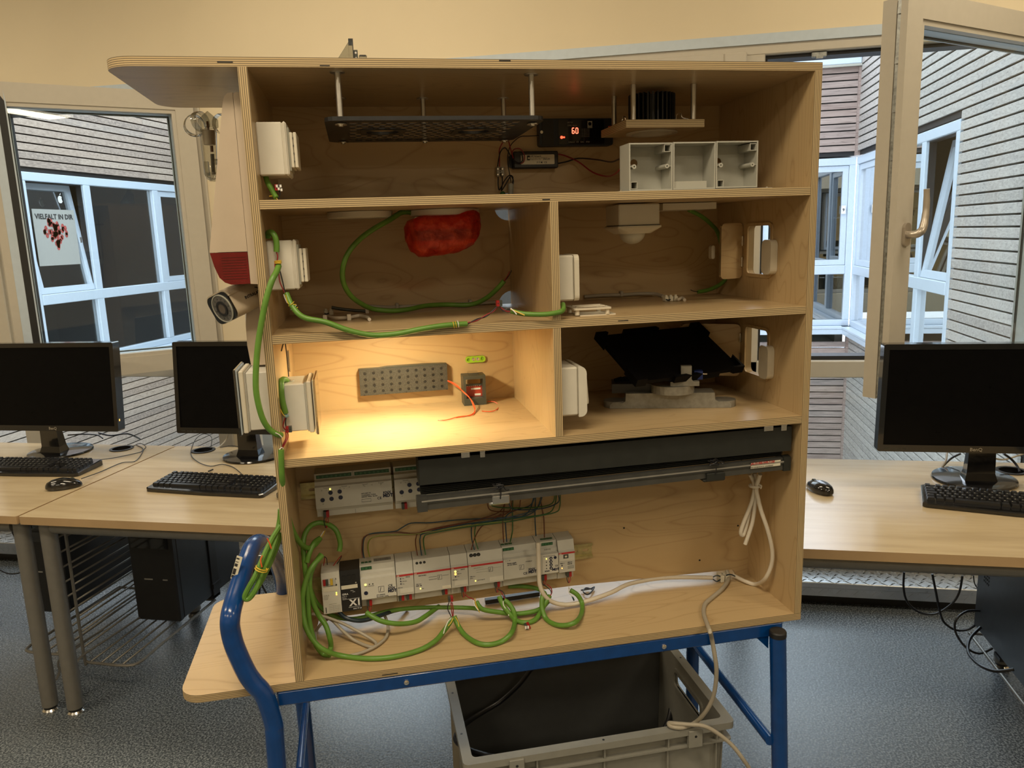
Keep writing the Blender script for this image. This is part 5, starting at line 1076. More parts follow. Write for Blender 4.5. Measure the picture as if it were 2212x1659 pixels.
tx('L   N   PE', .435, .0190, .0026); tx('Power supply', .4385, .0125, .0036, bold=.02); tx('24V DC 750mA', .4385, .0085, .0032, bold=.02); tx('STV-0024.01', .4785, .0115, .0028); symbol(tx, rect, .4695, .0010, .85); tx('CE', .4725, -.0165, .0075, bold=.01); logo_mdt(tx, .4845, -.0150); rect('print_line', .433, .443, -.0270, -.0255, M['print'], .158)
e, q, tx, rect, dot = module('narrow dimmer module with a column of ring buttons, right of the white cable', .506, .5515, zl(.506), M['din'], 'terminal', SL_L)
termblock(e, q, .5180, .5430, .0395, 4, yt_, .0030); rect('label_field', .5155, .5505, -.0215, .0215, M['din2']); tx('LED Dimming Controller', .5175, .0175, .0026, bold=.02)
g = G()
for i in range(4): g.obb(V(q(.521 + i * .0068, .0474, .174)), V((.003, 0, 0)), V((0, .003, 0)), V((0, 0, .0006)))
e.part('wire_entry', g, M['term'])
for i in range(4): dot('ring_button', .5345, .0125 - i * .0075, .0034, M['navy'], .1474); dot('ring_centre', .5345, .0125 - i * .0075, .0013, M['din2'], .1468)
dot('led', .5245, .0125, .0012, M['led_y'], .1474)
for i in range(3): dot('led', .5245, (.0050, -.0025, -.0095)[i], .0012, M['dgrey'], .1474)
dot('round_button', .5440, .0130, .0033, M['navy'], .1474); tx('CE', .5430, -.0080, .0055, d=.1474, bold=.01); tx('MDT', .5368, -.0165, .0072, d=.1474, bold=.05); tx('KNX', .5205, -.0175, .0050, d=.1474, bold=.03); tx('A B C D', .5225, .0285, .0040, M['dgrey'], d=.157)
busclamp(e, q, .5145, b=-.0335); leads(e, q, .5145, b=-.039)
cable('core_wire', 'thin red lead bowing right below the dimmer module', [(1181, 1262, .152), (1190, 1270), (1192, 1280), (1187, 1289, .135)], .0012, M['redw']); cable('core_wire', 'thin black lead below the dimmer module', [(1174, 1262, .152), (1181, 1268), (1189, 1275), (1191, 1282, .138)], .0010, M['blkw'])
e, q, tx, rect, dot = redmodule('right end module of the lower row with a square service port', .552, .5885)
rect('port_panel', .5535, .587, .002, .017, M['din2']); rect('service_port', .5625, .5735, .0075, .0165, M['dgrey'], .1474); rect('port_tongue', .5655, .5705, .0100, .0140, M['labelw'], .1468)
tx('USB/S 1.1', .5545, -.0040, .0026, bold=.02); tx('ABB i-bus', .5715, -.0035, .0026, bold=.02); tx('KNX CE', .5715, -.0075, .0028, bold=.03); dot('led', .5590, -.0080, .0013, M['navy']); dot('led', .5590, -.0145, .0013, M['led_o'])
for i in range(3): rect('print_line', .5715, .586, -.0118 - i * .0025, -.0115 - i * .0025, M['dgrey'])
busclamp(e, q, .5705, b=-.0335); leads(e, q, .5705, b=-.039, ln=.014)
# upper row actuators
def actuator(label, x0, x1, first):
    e, q, tx, rect, dot = module(label, x0, x1, zu(x0), M['din'], 'terminal', SL_U)
    w = x1 - x0; m_ = x0 + w / 2
    termblock(e, q, x0 + .004, m_ - .003, .0395, 8, yt_, .0034); termblock(e, q, m_ + .003, x1 - .004, .0395, 8, yt_, .0034)
    rect('joint_line', m_ - .0002, m_ + .0002, .034, .046, M['print'], yt_); rect('joint_line', m_ - .0002, m_ + .0002, -.044, -.035, M['print'], yt_)
    for k, (a, b) in enumerate(((.0305, .0095), (.0485, .0100), (.0315, -.0035), (.0495, -.0025), (.0140, -.0045))):
        dot('round_button', x0 + a, b, .0044, M['navy']); tx(('<', '>', '^', 'v', 'Prog')[k], x0 + a - (.0015 if k < 4 else .0032), b - .0012, .0040 if k < 4 else .0026, M['whitep'])
    for k, a in enumerate((.0135, .0500, .0680, .0965, .1130, .1310)): dot('led', x0 + a, .0155 + .002 * (k > 0), .0014, M['grey'])
    dot('led', x0 + .0302, .0170, .0017, M['led_y']) if first else dot('led', x0 + .0302, .0170, .0013, M['grey'])
    dot('led', x0 + .0145, -.0130, .0013, M['grey'])
    for a in (.018, .053, .094, .126):
        for (p_, r_, s_, u_) in ((a, a + .010, .0195, .0199), (a, a + .0004, .0195, .0215), (a + .0096, a + .010, .0195, .0215)): rect('print_line', x0 + p_, x0 + r_, s_, u_, M['dgrey'])
        tx('A', x0 + a + .0035, .0150, .0030, M['dgrey'])
    tx('AKD-0401.02' if first else 'AKS-0416.03', x0 + .0905, .0000, .0034, M['navy'], bold=.01); tx('Combination 16-fach', x0 + .0905, -.0037, .0034, bold=.01); tx('230VAC 50Hz / 8x16A', x0 + .0905, -.0074, .0034, bold=.01)
    for (p_, r_, s_, u_) in ((.0905, .109, -.0170, -.0167), (.0905, .109, -.0112, -.0109), (.0905, .0908, -.0170, -.0109), (.1087, .109, -.0170, -.0109)): rect('print_line', x0 + p_, x0 + r_, s_, u_, M['navy'])
    tx('CE', x0 + .1215, -.0145, .0075, bold=.01); logo_mdt(tx, x0 + .134, -.0110, 1.1); busclamp(e, q, x0 + .0125, b=-.0375); return e, q
a1_, qa = actuator('wide grey actuator with one yellow light at the left of the upper row', .0535, .2065, True); leads(a1_, qa, .0655, b=-.043, ln=.022)
a2_, qb = actuator('wide grey actuator half hidden by the black blind box', .2110, .3555, False)
e, q, tx, rect, dot = module('pale module peeking out between blind box and blind rail', .3570, .4300, zu(.357), M['din2'], 'terminal', SL_U)
tx('24V DC  CE', .365, .0040, .0060, M['navy']); dot('led', .392, -.004, .0015, M['led_r'])
# ------------------------------------------------------------------ venetian blind pack
bl_ = T('blind_head_box', 'long anthracite blind head box under the lit compartment shelf', 'blind', (.25, .02, .37), MC)
q = lambda a, b, d: (a, d, b)
bl_.part('box', G().prism([[(.2525, .3705), (1.017, .3705), (1.0165, .4225), (.2535, .4195)]], q, .018, .0205), M['dark'], label='anthracite front cover')
g = G().box(.254, .0205, .3705, 1.016, .070, .3725).box(.254, .068, .3705, 1.016, .070, .415).box(.2525, .017, .370, .2545, .070, .421, c=.001).box(1.0155, .017, .370, 1.0175, .070, .423, c=.001)
bl_.part('rear_channel', g, M['dark'])
for u0, u1, vv in ((996, 1015, 979), (1037, 1048, 978), (1651, 1671, 922), (1688, 1700, 921)):
    a, b = K(u0, vv, 1, .016), K(u1, vv, 1, .016); bl_.part('clip', G().box(a.x, .0155, a.z - .010, b.x, .0178, a.z + .003, c=.0008).box(a.x, .0155, a.z + .001, b.x, .030, a.z + .003), M['chrome'], label='bright steel clip')
sp_ = T('blind_slat_pack', 'dark stacked blind slats hanging between the two blind rails', 'blind', (.26, .035, .36), MC)
for i in range(5):
    z = .3475 + i * .0034; g = G(); sl = .010 / .75
    vs = []; 
    for x in (.256, 1.006):
        for k in range(5): y = .030 + k * .0075; vs.append((x, y, z + (x - .256) * sl + .0016 * math.sin(math.pi * k / 4)))
    vs += [(x, y, z_ + .0006) for x, y, z_ in vs]
    g.add(vs, [(k, k + 1, 5 + k + 1, 5 + k) for k in range(4)] + [(10 + k, 15 + k, 16 + k, 11 + k) for k in range(4)] + [(0, 5, 15, 10), (4, 14, 19, 9)] + [(k, 10 + k, 11 + k, k + 1) for k in range(4)] + [(5 + k, 6 + k, 16 + k, 15 + k) for k in range(4)])
    sp_.part('slat', g, M['dark'])
br_ = T('blind_bottom_rail', 'long dark aluminium blind bottom rail with end caps', 'blind', (.25, .02, .32), MC)
rs = .0105 / .765
qr_ = lambda a, b, d: (d, a, b + (d - .252) * rs)
br_.part('rail', G().prism([[(.020, .3200), (.045, .3180), (.050, .325), (.050, .338), (.030, .3465), (.0215, .3450), (.0215, .3395), (.0190, .3380), (.0190, .3330), (.0215, .3320)]], qr_, .2525, 1.005), M['railm'])
br_.part('rail_lip', G().prism([[(.0178, .3365), (.0192, .3365), (.0192, .3395), (.0178, .3395)]], qr_, .256, 1.002), M['alu'])
for a, b in ((.2475, .2665), (1.002, 1.018)): br_.part('end_cap', G().prism([[(.018, .3175), (.047, .3165), (.052, .325), (.052, .341), (.030, .3490), (.018, .3470)]], qr_, a, b), M['dark'] if a > .5 else M['railm'])
e = br_
p = K(1640, 1009, 1, .0165); g = G().obb(K(1654, 1003, 1, .0185), V((.0330, 0, .0006)), V((0, .0004, 0)), V((0, -.0004, .0062))); e.part('sticker', g, M['labelw'])
e.text('JALOUSIE-WELT.DE', K(1622, 1004.5, 1, .0168), .0062, M['abbred'], (1, 0, .0137), (0, -.05, 1), bold=.03); e.text('IHR SONNENSCHUTZ  ONLINESHOP', K(1622, 1011.5, 1, .0168), .0030, M['print'], (1, 0, .0137), (0, -.05, 1), bold=.02)
for (u0, u1, v0, v1, mm) in ((1063, 1101, 1070, 1086, 'chrome'), (1527, 1566, 1022, 1036, 'dark')):
    a, b = K(u0, v0, 1, .015), K(u1, v1, 1, .015); e.part('cord_clip', G().box(a.x, .0135, b.z, b.x, .022, b.z + .016, c=.001).box(a.x - .006, .016, b.z - .002, b.x, .04, b.z + .003, c=.001), M[mm])
for (cu, cv, lab) in ((1080, 1052, 'left'), (1545, 1000, 'right')):
    cd = T('ladder_cord', 'black ladder cord bunched over the blind rail on the %s' % lab, 'cord', K(cu, cv, 1, .012), MC)
    random.seed(cu)
    for k in range(3):
        pts = [(cu + (-12 + 6 * k) + random.uniform(-10, 20), cv + random.uniform(-9, 9), .012 + random.uniform(-.004, .004)) for _ in range(6)]; cd.part('loop', G().tube(cpts(pts), .0011, 5), M['blkw'])
    cd.part('drop', G().tube(cpts([(cu, cv - 10, .013), (cu + 2, cv + 8, .013), (cu + 1, cv + 26, .0125)]), .0011, 5), M['blkw'])
# ------------------------------------------------------------------ upper compartment
pt = T('perforated_plate', 'black perforated plate with rounded corners hung on steel spacers', 'plate', (.32, .15, 1.022), MC)
px0, px1, py0, py1 = .130, .512, .008, .312
holes = []; rows, colsn = 12, 15
for j in range(rows):
    for i in range(colsn):
        cx = px0 + .048 + i * .0205 + (j % 2) * .0102; cy = py0 + .034 + j * .0215
        if cx > px1 - .038 or abs(cy - py1) < .025: continue
        if any((cx - hx3) ** 2 + (cy - .155) ** 2 < .047 ** 2 for hx3 in (.232, .405)): continue
        if any((cx - a) ** 2 + (cy - b) ** 2 < .014 ** 2 for a, b in ((.157, .035), (.157, .288), (.323, .288), (.491, .288), (.496, .045))): continue
        holes.append([(cx + .0092 * math.cos(math.pi * k / 3), cy + .0096 * math.sin(math.pi * k / 3)) for k in range(6)])
big = [circ(hx3, .155, .030, 28) for hx3 in (.232, .405)]
pt.part('sheet', G().prism([rrect(px0, py0, px1, py1, .022)] + holes + big, XY, 1.0242, 1.025), M['black'])
pt.part('rolled_rim', G().prism([rrect(px0, py0, px1, py1, .022), rrect(px0 + .002, py0 + .002, px1 - .002, py1 - .002, .020)], XY, 1.025, 1.031), M['black'])
for hx3 in (.232, .405):
    pt.part('lamp_ring', G().prism([rrect(hx3 - .040, .120, hx3 + .040, .190, .004), circ(hx3, .155, .0305, 28)], XY, 1.0232, 1.0242), M['black'])
    pt.part('ring_collar', G().lathe((hx3, .155, 1.0245), (0, 0, 1), [(.0305, 0), (.0305, .004), (.0330, .004), (.0330, 0)], 28), M['black'])
for (x, y) in ((.157, .035), (.496, .045), (.157, .288), (.323, .288), (.491, .288)):
    sp = one('steel_spacer', 'steel spacer tube holding the perforated plate, %s' % {(.157, .035): 'front left', (.496, .045): 'front right', (.157, .288): 'rear left', (.323, .288): 'rear middle', (.491, .288): 'rear right'}[(x, y)], 'spacer',
        G().cyl((x, y, 1.025), (x, y, H - t - .002), .0052, n=14).cyl((x, y, H - t - .002), (x, y, H - t - .0002), .0125, n=20), M['alu'], MC, group='steel spacer tubes')
    pt.part('washer', G().cyl((x, y, 1.0205), (x, y, 1.022), .0105, n=20).cyl((x, y, 1.018), (x, y, 1.0205), .0045, n=10), M['chrome'])
sq = T('spotlight_board', 'square plywood board with recessed spotlight hung below the top', 'lamp', (.78, .19, 1.024), MC)
qs = lambda a, b, d: (a, b, d)
sx0, sx1, sy0, sy1 = .699, .862, .115, .272
sq.part('board', G().prism([[(sx0, sy0), (sx1, sy0), (sx1, sy1), (sx0, sy1)], circ(.782, .193, .042, 28)], qs, 1.0235, 1.0385, 0, 1), [M['ply_shelf'], M['edge_z']])
sq.part('trim_ring', G().lathe((.782, .193, 1.0235), (0, 0, -1), [(.043, 0), (.052, .0005), (.053, .003), (.049, .004), (.041, .003), (.036, -.010)], 32), M['cream'])
sq.part('lens', G().lathe((.782, .193, 1.0235), (0, 0, 1), [(.037, .010), (.02, .008), (0, .008)], 24), M['grey'])
g = G(); n = 30
for i in range(n):
    a = 2 * math.pi * i / n; c, s_ = math.cos(a), math.sin(a); g.obb(V((.782 + .037 * c, .193 + .037 * s_, 1.0685)), V((.0105 * c, .0105 * s_, 0)), V((-.0015 * s_, .0015 * c, 0)), V((0, 0, .0285)))
sq.part('heat_sink', g.cyl((.782, .193, 1.040), (.782, .193, 1.094), .033, n=24), M['black'], fix=False)
sq.part('flange', G().cyl((.782, .193, 1.0385), (.782, .193, 1.0405), .047, n=28), M['whitep'])
for (x, y, dx, dy) in ((.838, .175, .022, -.008), (.728, .215, -.012, .02)):
    sq.part('spring_clip', G().tube([(x - dx * .5, y, 1.046), (x - dx * .4, y, 1.056), (x, y, 1.058), (x + dx * .2, y, 1.050), (x + dx, y + dy, 1.044)], .0014, 6), M['chrome'])
    sq.part('spring_pad', G().obb((x + dx * 1.2, y + dy, 1.041), (.010, 0, 0), (0, .004, 0), (0, 0, .0012)), M['orange'])
for (x, y, nm) in ((.721, .135, 'front left'), (.845, .130, 'front right'), (.725, .262, 'rear left')):
    one('steel_spacer', 'steel spacer tube above the spotlight board, %s' % nm, 'spacer', G().cyl((x, y, 1.0387), (x, y, H - t - .0005), .0055, n=14), M['alu'], MC, group='steel spacer tubes')
dv = T('dimmer_unit', 'dark blue-black control unit with glowing red 60 display', 'control unit', (.67, .392, 1.02), MC)
dv.part('case', G().prism([rrect(.586, 1.018, .757, 1.077, .006)], XZ, .366, .3915), pm('dark_navy_plastic', (.010, .017, .028), .4)); 
dv.part('end_cover', G().box(.592, .3645, 1.020, .618, .3662, 1.075), M['black']); dv.part('end_cover', G().box(.738, .3645, 1.020, .752, .3662, 1.075), M['black'])
dv.part('screw', G().cyl((.5905, .3655, 1.048), (.5905, .3635, 1.048), .0034, n=12), M['chrome'])
dv.part('face', G().box(.630, .3650, 1.021, .736, .3662, 1.0745), M['blackgl'])
for a, sg in ((.6605, 'abcdfg' and 'afgcde'), (.6690, 'abcdef')):
    segs = {'a': (0, .0115, 1, 0), 'd': (0, 0, 1, 0), 'g': (0, .00575, 1, 0), 'f': (0, .006, 0, 1), 'b': (.0048, .006, 0, 1), 'e': (0, .0005, 0, 1), 'c': (.0048, .0005, 0, 1)}
    g = G()
    for k_ in sg:
        x, z, hor, ver = segs[k_]
        if hor: g.box(a + .0008, .3641, 1.0445 + z - .0006, a + .0050, .3649, 1.0445 + z + .0008)
        else: g.box(a + x, .3641, 1.0445 + z, a + x + .0014, .3649, 1.0445 + z + .0048)
    dv.part('digit', g, M['led_rw'])
dv.part('signal_light', G().lathe((.6365, .3650, 1.0365), (0, -1, 0), [(.0032, 0), (.0028, .0006), (0, .0008)], 12).box(.634, .3643, 1.035, .644, .3649, 1.038), M['led_r'])
dv.text('80730', (.6505, .3648, 1.0665), .0050, M['grey']); dv.text('DALI Aktor', (.6505, .3648, 1.0605), .0046, M['grey']); dv.text('DALI-2   CE   EAC   IP20', (.652, .3648, 1.0245), .0048, M['grey'])
for i in range(6): dv.text('Input 230V AC 50Hz', (.6830, .3648, 1.0530 - i * .0032), .0022, M['grey'])
dv.part('maker_mark', G().prism([[(.697, 1.056), (.708, 1.056), (.708, 1.071), (.697, 1.071)], circ(.7025, 1.0650, .0040, 16)], XZ, .3644, .3649), M['grey'])
dr = T('led_driver', 'flat black driver unit with white label below the red 60 display', 'driver', (.575, .392, .97), MC)
dr.part('case', G().box(.5255, .366, .971, .628, .3915, 1.0075, c=.002), M['black']); dr.part('mounting_tab', G().prism([[(.5185, .976), (.5265, .973), (.5265, 1.003), (.5185, .999)]], XZ, .385, .3915).prism([[(.6275, .976), (.6325, .978), (.6325, .998), (.6275, 1.0)]], XZ, .385, .3915), M['black'])
dr.part('label_plate', G().prism([rrect(.5420, .9790, .6190, 1.0000, .002)], XZ, .3652, .3662), M['labelw'])
dr.text('LED Netzgerät', (.5640, .3649, .9955), .0040, M['print'], bold=.02); dr.text('Art.-Nr. 60477  Input 220-240V AC', (.5640, .3649, .9920), .0026, M['print']); dr.text('Output 12V DC 1.2A', (.5640, .3649, .9888), .0026, M['print']); dr.text('IP44 LPS', (.5930, .3649, .9885), .0044, M['print'], bold=.02); dr.text('F F M  CE', (.5780, .3649, .9812), .0058, M['print'], bold=.01)
dr.part('maker_mark', G().prism([[(.5560, .9880), (.5625, .9880), (.5625, .9985), (.5560, .9985)], circ(.5600, .9925, .0022, 10)], XZ, .3646, .3652), M['print'])
yw = .375
for lab, mm, sp, r in (('black supply wire waving right of the driver to the open boxes', 'blkw', [(1206, 353, yw), (1225, 349, yw), (1250, 342, .37), (1290, 345, .34), (1320, 350, .25), (1340, 342, .12)], .0017),
    ('dark red supply wire dipping right of the driver to the open boxes', 'redw', [(1206, 333, yw), (1222, 337, yw), (1250, 350, .37), (1280, 372, .34), (1310, 381, .28), (1328, 376, .2), (1340, 365, .12)], .0017),
    ('dark red wire looping left of the driver', 'redw', [(1079, 360, yw), (1079, 340, yw), (1079, 322, .36), (1089, 304, .35), (1098, 305, .35), (1103, 322, .36), (1109, 342, .37)], .0013),
    ('black wire looping left of the driver', 'blkw', [(1075, 360, yw), (1077, 345, yw), (1081, 328, .36), (1090, 319, .355), (1097, 326, .36), (1106, 342, .36), (1120, 352, .36), (1129, 346, .36), (1126, 332, .362), (1116, 329, .365)], .0014),
    ('dark red wire curled over the driver label', 'redw', [(1109, 342, .36), (1106, 330, .355), (1112, 322, .355), (1124, 322, .355), (1133, 336, .358), (1131, 350, .36), (1124, 353, .362)], .0012),
    ('thin black wire under the perforated plate edge', 'blkw', [(1165, 293, .372), (1140, 294, .37), (1125, 295, .37), (1113, 303, .37), (1102, 316, .37), (1097, 335, .37), (1097, 355, .37), (1101, 377, .37), (1104, 395, .37)], .0011),
    ('black wire below the left pole of the clear clamp strip', 'blkw', [(1076, 382, yw), (1076, 400, yw), (1078, 410, yw), (1082, 406, .37), (1090, 390, .365), (1100, 379, .365), (1108, 383, .368), (1107, 396, .37)], .0014),
    ('black wire below the right pole of the clear clamp strip', 'blkw', [(1085, 382, yw), (1085, 400, yw), (1083, 412, yw), (1090, 402, .37), (1098, 388, .365), (1104, 380, .365), (1109, 390, .37), (1108, 398, .37)], .0014)):
    cable('wiring_strand', lab, sp, r, M[mm], n=6)
cb = T('clamp_strip', 'small clear two-pole clamp strip on the upper back panel', 'clamp', K(1080, 371, 1, .385), MC)
g = G()
for (u, v) in ((1075.5, 371), (1085.5, 371)): p = K(u, v, 1, .381); g.box(p.x - .0032, .376, p.z - .010, p.x + .0032, .391, p.z + .010, c=.0008)
cb.part('body', g, pm('milky_plastic', (.35, .33, .28), .3, var=.05)); g = G()
for (u, v) in ((1075.5, 365), (1085.5, 365), (1075.5, 377), (1085.5, 377)): g.cyl(K(u, v, 1, .3762), K(u, v, 1, .3750), .0016, n=8)
cb.part('screw', g, M['chrome']); p = K(1080.5, 371, 1, .378); cb.part('centre_eye', G().prism([circ(p.x, p.z, .0032, 12), circ(p.x, p.z, .0016, 12)], XZ, .3765, .384), M['grey'])
one('cable_sleeve', 'grey cable end sleeve standing behind the top shelf near the hole', 'sleeve', G().cyl(K(1104, 397, 1, .375), K(1103, 428, 1, .375), .0062, n=14), M['grey'], MC)
one('grommet_ball', 'small dark green wire nut beside the grey sleeve', 'wire nut', G().sphere(K(1086, 419, 1, .375), .0062), M['dkgreen'], MC)
g = G()
for u in (678, 690): p = K(u, 424, 1, .36); g.lathe((p.x, .36, Z1), (0, 0, 1), [(0, 0), (.0028, 0), (.0032, .006), (.0022, .010), (0, .011)], 12)
one('clear_peg', 'two small clear plastic pegs on the top shelf', 'peg', g, M['clear'], MC)
# three open surface boxes
ob = T('surface_box_row', 'row of three open grey surface-mount boxes on the right of the top shelf', 'box', (.81, .05, Z1 + .002), MC)
yF, yB = .045, .098; zb0, zt0 = .8995, .9865; xb = [.6795, .7672, .8545, .9425]
ob.part('base_plate', G().box(.655, .030, Z1 + .0002, .965, .11, Z1 + .0022), M['box3'])
for k in range(3):
    a, b = xb[k], xb[k + 1] - .0012; zz = .0008 * k
    fr = ob.part('shell', G().prism([[(a, zb0 + zz), (b, zb0 + zz), (b, zt0 + zz), (a, zt0 + zz)], [(a + .0025, zb0 + .0025 + zz), (b - .0025, zb0 + .0025 + zz), (b - .0025, zt0 - .0025 + zz), (a + .0025, zt0 - .0025 + zz)]], XZ, yF, yB), M['box3'])
    if k != 1: ob.part('rear_wall', G().prism([[(a, zb0 + zz), (b, zb0 + zz), (b, zt0 + zz), (a, zt0 + zz)], circ(a + .028, zb0 + .055, .0075, 20)], XZ, yB - .002, yB), M['box3'], parent=fr)
    else: ob.part('rear_wall', G().box(a, yB - .002, zb0 + zz, b, yB, zt0 + zz).box(a + .002, yF + .004, zb0 + .002, b - .016, yF + .03, zb0 + .016), M['box3'], parent=fr)
    if k == 1: continue
    for (cx, cz) in ((b - .0165, zt0 - .0165), (a + .0035, zb0 + .0035)):
        ob.part('corner_post', G().prism([[(cx, cz), (cx + .0135, cz), (cx + .0135, cz + .0135), (cx, cz + .0135)], [(cx + .0012, cz + .0012), (cx + .0123, cz + .0012), (cx + .0123, cz + .0123), (cx + .0012, cz + .0123)]], XZ, yF + .001, yB - .002), M['box3'], parent=fr)
    for cx, s_ in ((a + .0105, -1), (b - .0105, 1)):
        cz = (zb0 + zt0) / 2 + .001; ob.part('screw_post', G().prism([circ(cx, cz, .0042, 16), circ(cx, cz, .0015, 10)], XZ, yF + .001, yB - .002).box(min(cx + s_ * .0038, cx + s_ * .009), yF + .002, cz - .0008, max(cx + s_ * .0038, cx + s_ * .009), yB - .002, cz + .0008), M['box3'], parent=fr)
for x in (.661, .959): ob.part('plate_screw', G().cyl((x, .04, Z1 + .002), (x, .04, Z1 + .0045), .0025, n=10), M['chrome'])
# ------------------------------------------------------------------ wall switches (side view)
def switch_box(label, y0, y1, z0, z1, x0, style):
    e = T('surface_switch', label, 'switch', (x0, (y0 + y1) / 2, z0), MC)
    if style == 'a':
        e.part('box', G().box(x0, y0, z0, x0 + .043, y1, z1, c=.002), M['white']); e.part('frame', G().box(x0 + .043, y0 - .001, z0 - .001, x0 + .050, y1 + .001, z1 + .001, c=.003), M['white'])
        ym, zm = (y0 + y1) / 2, (z0 + z1) / 2
        e.part('carrier', G().box(x0 + .050, y0 + .008, z0 + .008, x0 + .053, y1 - .008, z1 - .008), M['grey'])
        for i, dx in enumerate((.053, .0595)): e.part('key_plate', G().box(x0 + dx, ym - .034, zm - .030 - .001, x0 + dx + .0055, ym + .034, zm + .028, c=.001), M['cream'])
        g = G()
        for i in range(4): g.box(x0 + .0584, ym - .0345, zm - .022 + i * .013, x0 + .0596, ym - .0335, zm - .019 + i * .013)
        e.part('gap_notch', g, M['print'])
    else:
        e.part('box', G().box(x0, y0, z0, x0 + .037, y1, z1, c=.003), M['white'])
        if style == 'd': return e
        e.part('frame', G().prism([rrect(y0 - .001, z0 - .001, y1 + .001, z1 + .001, .010)], YZ, x0 + .0378, x0 + .047), M['cream'])
        e.part('rocker', G().prism([rrect(y0 + .012, z0 + .014, y1 - .012, z1 - .013, .003)], YZ, x0 + .047, x0 + .0505), M['cream'])
    return e
switch_box('white wall switch in the top left corner of the cabinet', .045, .130, .940, 1.028, t, 'a')
switch_box('white wall switch in the left middle compartment behind the green cable', .045, .130, .744, .830, t, 'a')
switch_box('white light switch on the upper divider in the middle right compartment', .035, .118, .700, .785, XD + t, 'b')
sw = switch_box('white light switch with curved cover on the lower divider', .020, .110, .4805, .575, XD + t, 'd')
xo = XD + t
sw.part('curved_cover', G().prism([[(xo + .0375, .4775)] + [(xo + .042 + .012 * math.sin(a * math.pi / 12), .4895 - .012 * math.cos(a * math.pi / 12)) for a in range(7)] + [(xo + .054, .552)] + [(xo + .040 + .014 * math.cos(a * math.pi / 12), .562 + .014 * math.sin(a * math.pi / 12)) for a in range(7)] + [(xo + .0375, .577)]], XZ, .019, .111, sm=True), M['white'])
sw.part('rocker', G().prism([[(xo + .054, .498), (xo + .060, .500), (xo + .0605, .505), (xo + .0575, .548), (xo + .054, .549)]], XZ, .030, .100), M['cream'])
sw.part('cable_inlet', G().box(XD + t, .05, .575, XD + t + .008, .075, .583, c=.001), M['white'])
fs_ = T('switch_frame', 'white plastic switch frame lying on the shelf below the upper divider switch', 'frame', (.60, .06, Z2), MC)
fs_.part('ring', G().prism([rrect(.566, .035, .640, .105, .004), rrect(.575, .044, .631, .096, .003)], XY, Z2 + .012, Z2 + .0155), M['cream']); fs_.part('base', G().prism([rrect(.578, .040, .650, .100, .002)], XY, Z2, Z2 + .002), M['cream'])
for x, y in ((.573, .042), (.633, .042), (.573, .098), (.633, .098)): fs_.part('post', G().cyl((x, y, Z2 + .002), (x, y, Z2 + .013), .0045, n=12), M['cream'])
for i in range(2): fs_.part('bridge', G().box(.575, .055 + i * .028, Z2 + .0155, .632, .060 + i * .028, Z2 + .0175), M['cream'])
# ------------------------------------------------------------------ ceiling devices of the middle row
def disc(label, x, y, r, z0, mat): e = T('ceiling_disc', label, 'mount', (x, y, z0), MC); e.part('plate', G().lathe((x, y, z0), (0, 0, 1), [(0, 0), (r - .003, 0), (r, .002), (r, .0125), (0, .0127)], 40), mat); return e
disc('flat white round mount under the top shelf on the left', .181, .24, .065, .8685, M['cream'])
disc('pale round mount above the red plastic bag', .352, .24, .070, .8685, M['cream'])
e = T('ceiling_plate', 'flat square white mounting plate under the top shelf on the right', 'mount', (.885, .24, .868), MC); e.part('plate', G().prism([[(.812, .205), (.934, .205), (.934, .31), (.812, .31)]], XY, .8665, .8805), M['cream'])
pir = T('presence_detector', 'white ceiling presence detector with milky dome, middle right compartment', 'detector', (.738, .19, .84), MC)
pir.part('box', G().box(.695, .150, .8365, .783, .235, .8795, c=.002), M['cream'])
def frustum(g, c, h0, h1, z0, z1, r0, r1): 
    a = rrect(c[0] - h0, c[1] - h0, c[0] + h0, c[1] + h0, r0); b = rrect(c[0] - h1, c[1] - h1, c[0] + h1, c[1] + h1, r1); n = len(a)
    g.add([(x, y, z0) for x, y in a] + [(x, y, z1) for x, y in b], [(i, (i + 1) % n, n + (i + 1) % n, n + i) for i in range(n)] + [tuple(range(n)), tuple(range(2 * n - 1, n - 1, -1))], 0)
g = G(); frustum(g, (.739, .193), .047, .047, .8355, .832, .004, .004); frustum(g, (.739, .193), .047, .034, .832, .820, .004, .020); pir.part('cover', g, M['cream'])
pir.part('dome', G().sphere((.739, .193, .8215), .027, 24, 8, (1, 1, .85), math.pi / 2, math.pi), pm('milky_dome', (.50, .48, .40), .5, var=.03)); g = G()
for i in ():pass
pir.part('gap_line', G().box(.694, .149, .8354, .784, .236, .8366), M['navy'])
rb = T('wrapped_detector', 'detector wrapped in a thin red plastic bag under the top shelf', 'detector', (.35, .19, .80), MC)
rb.part('detector', G().box(.285, .195, .8395, .40, .285, .868, c=.003), M['cream']); rb.part('dark_band', G().box(.283, .193, .822, .405, .287, .8395, c=.002), M['dgrey']); rb.part('pale_band', G().box(.283, .193, .812, .405, .287, .8215, c=.002), M['cream'])
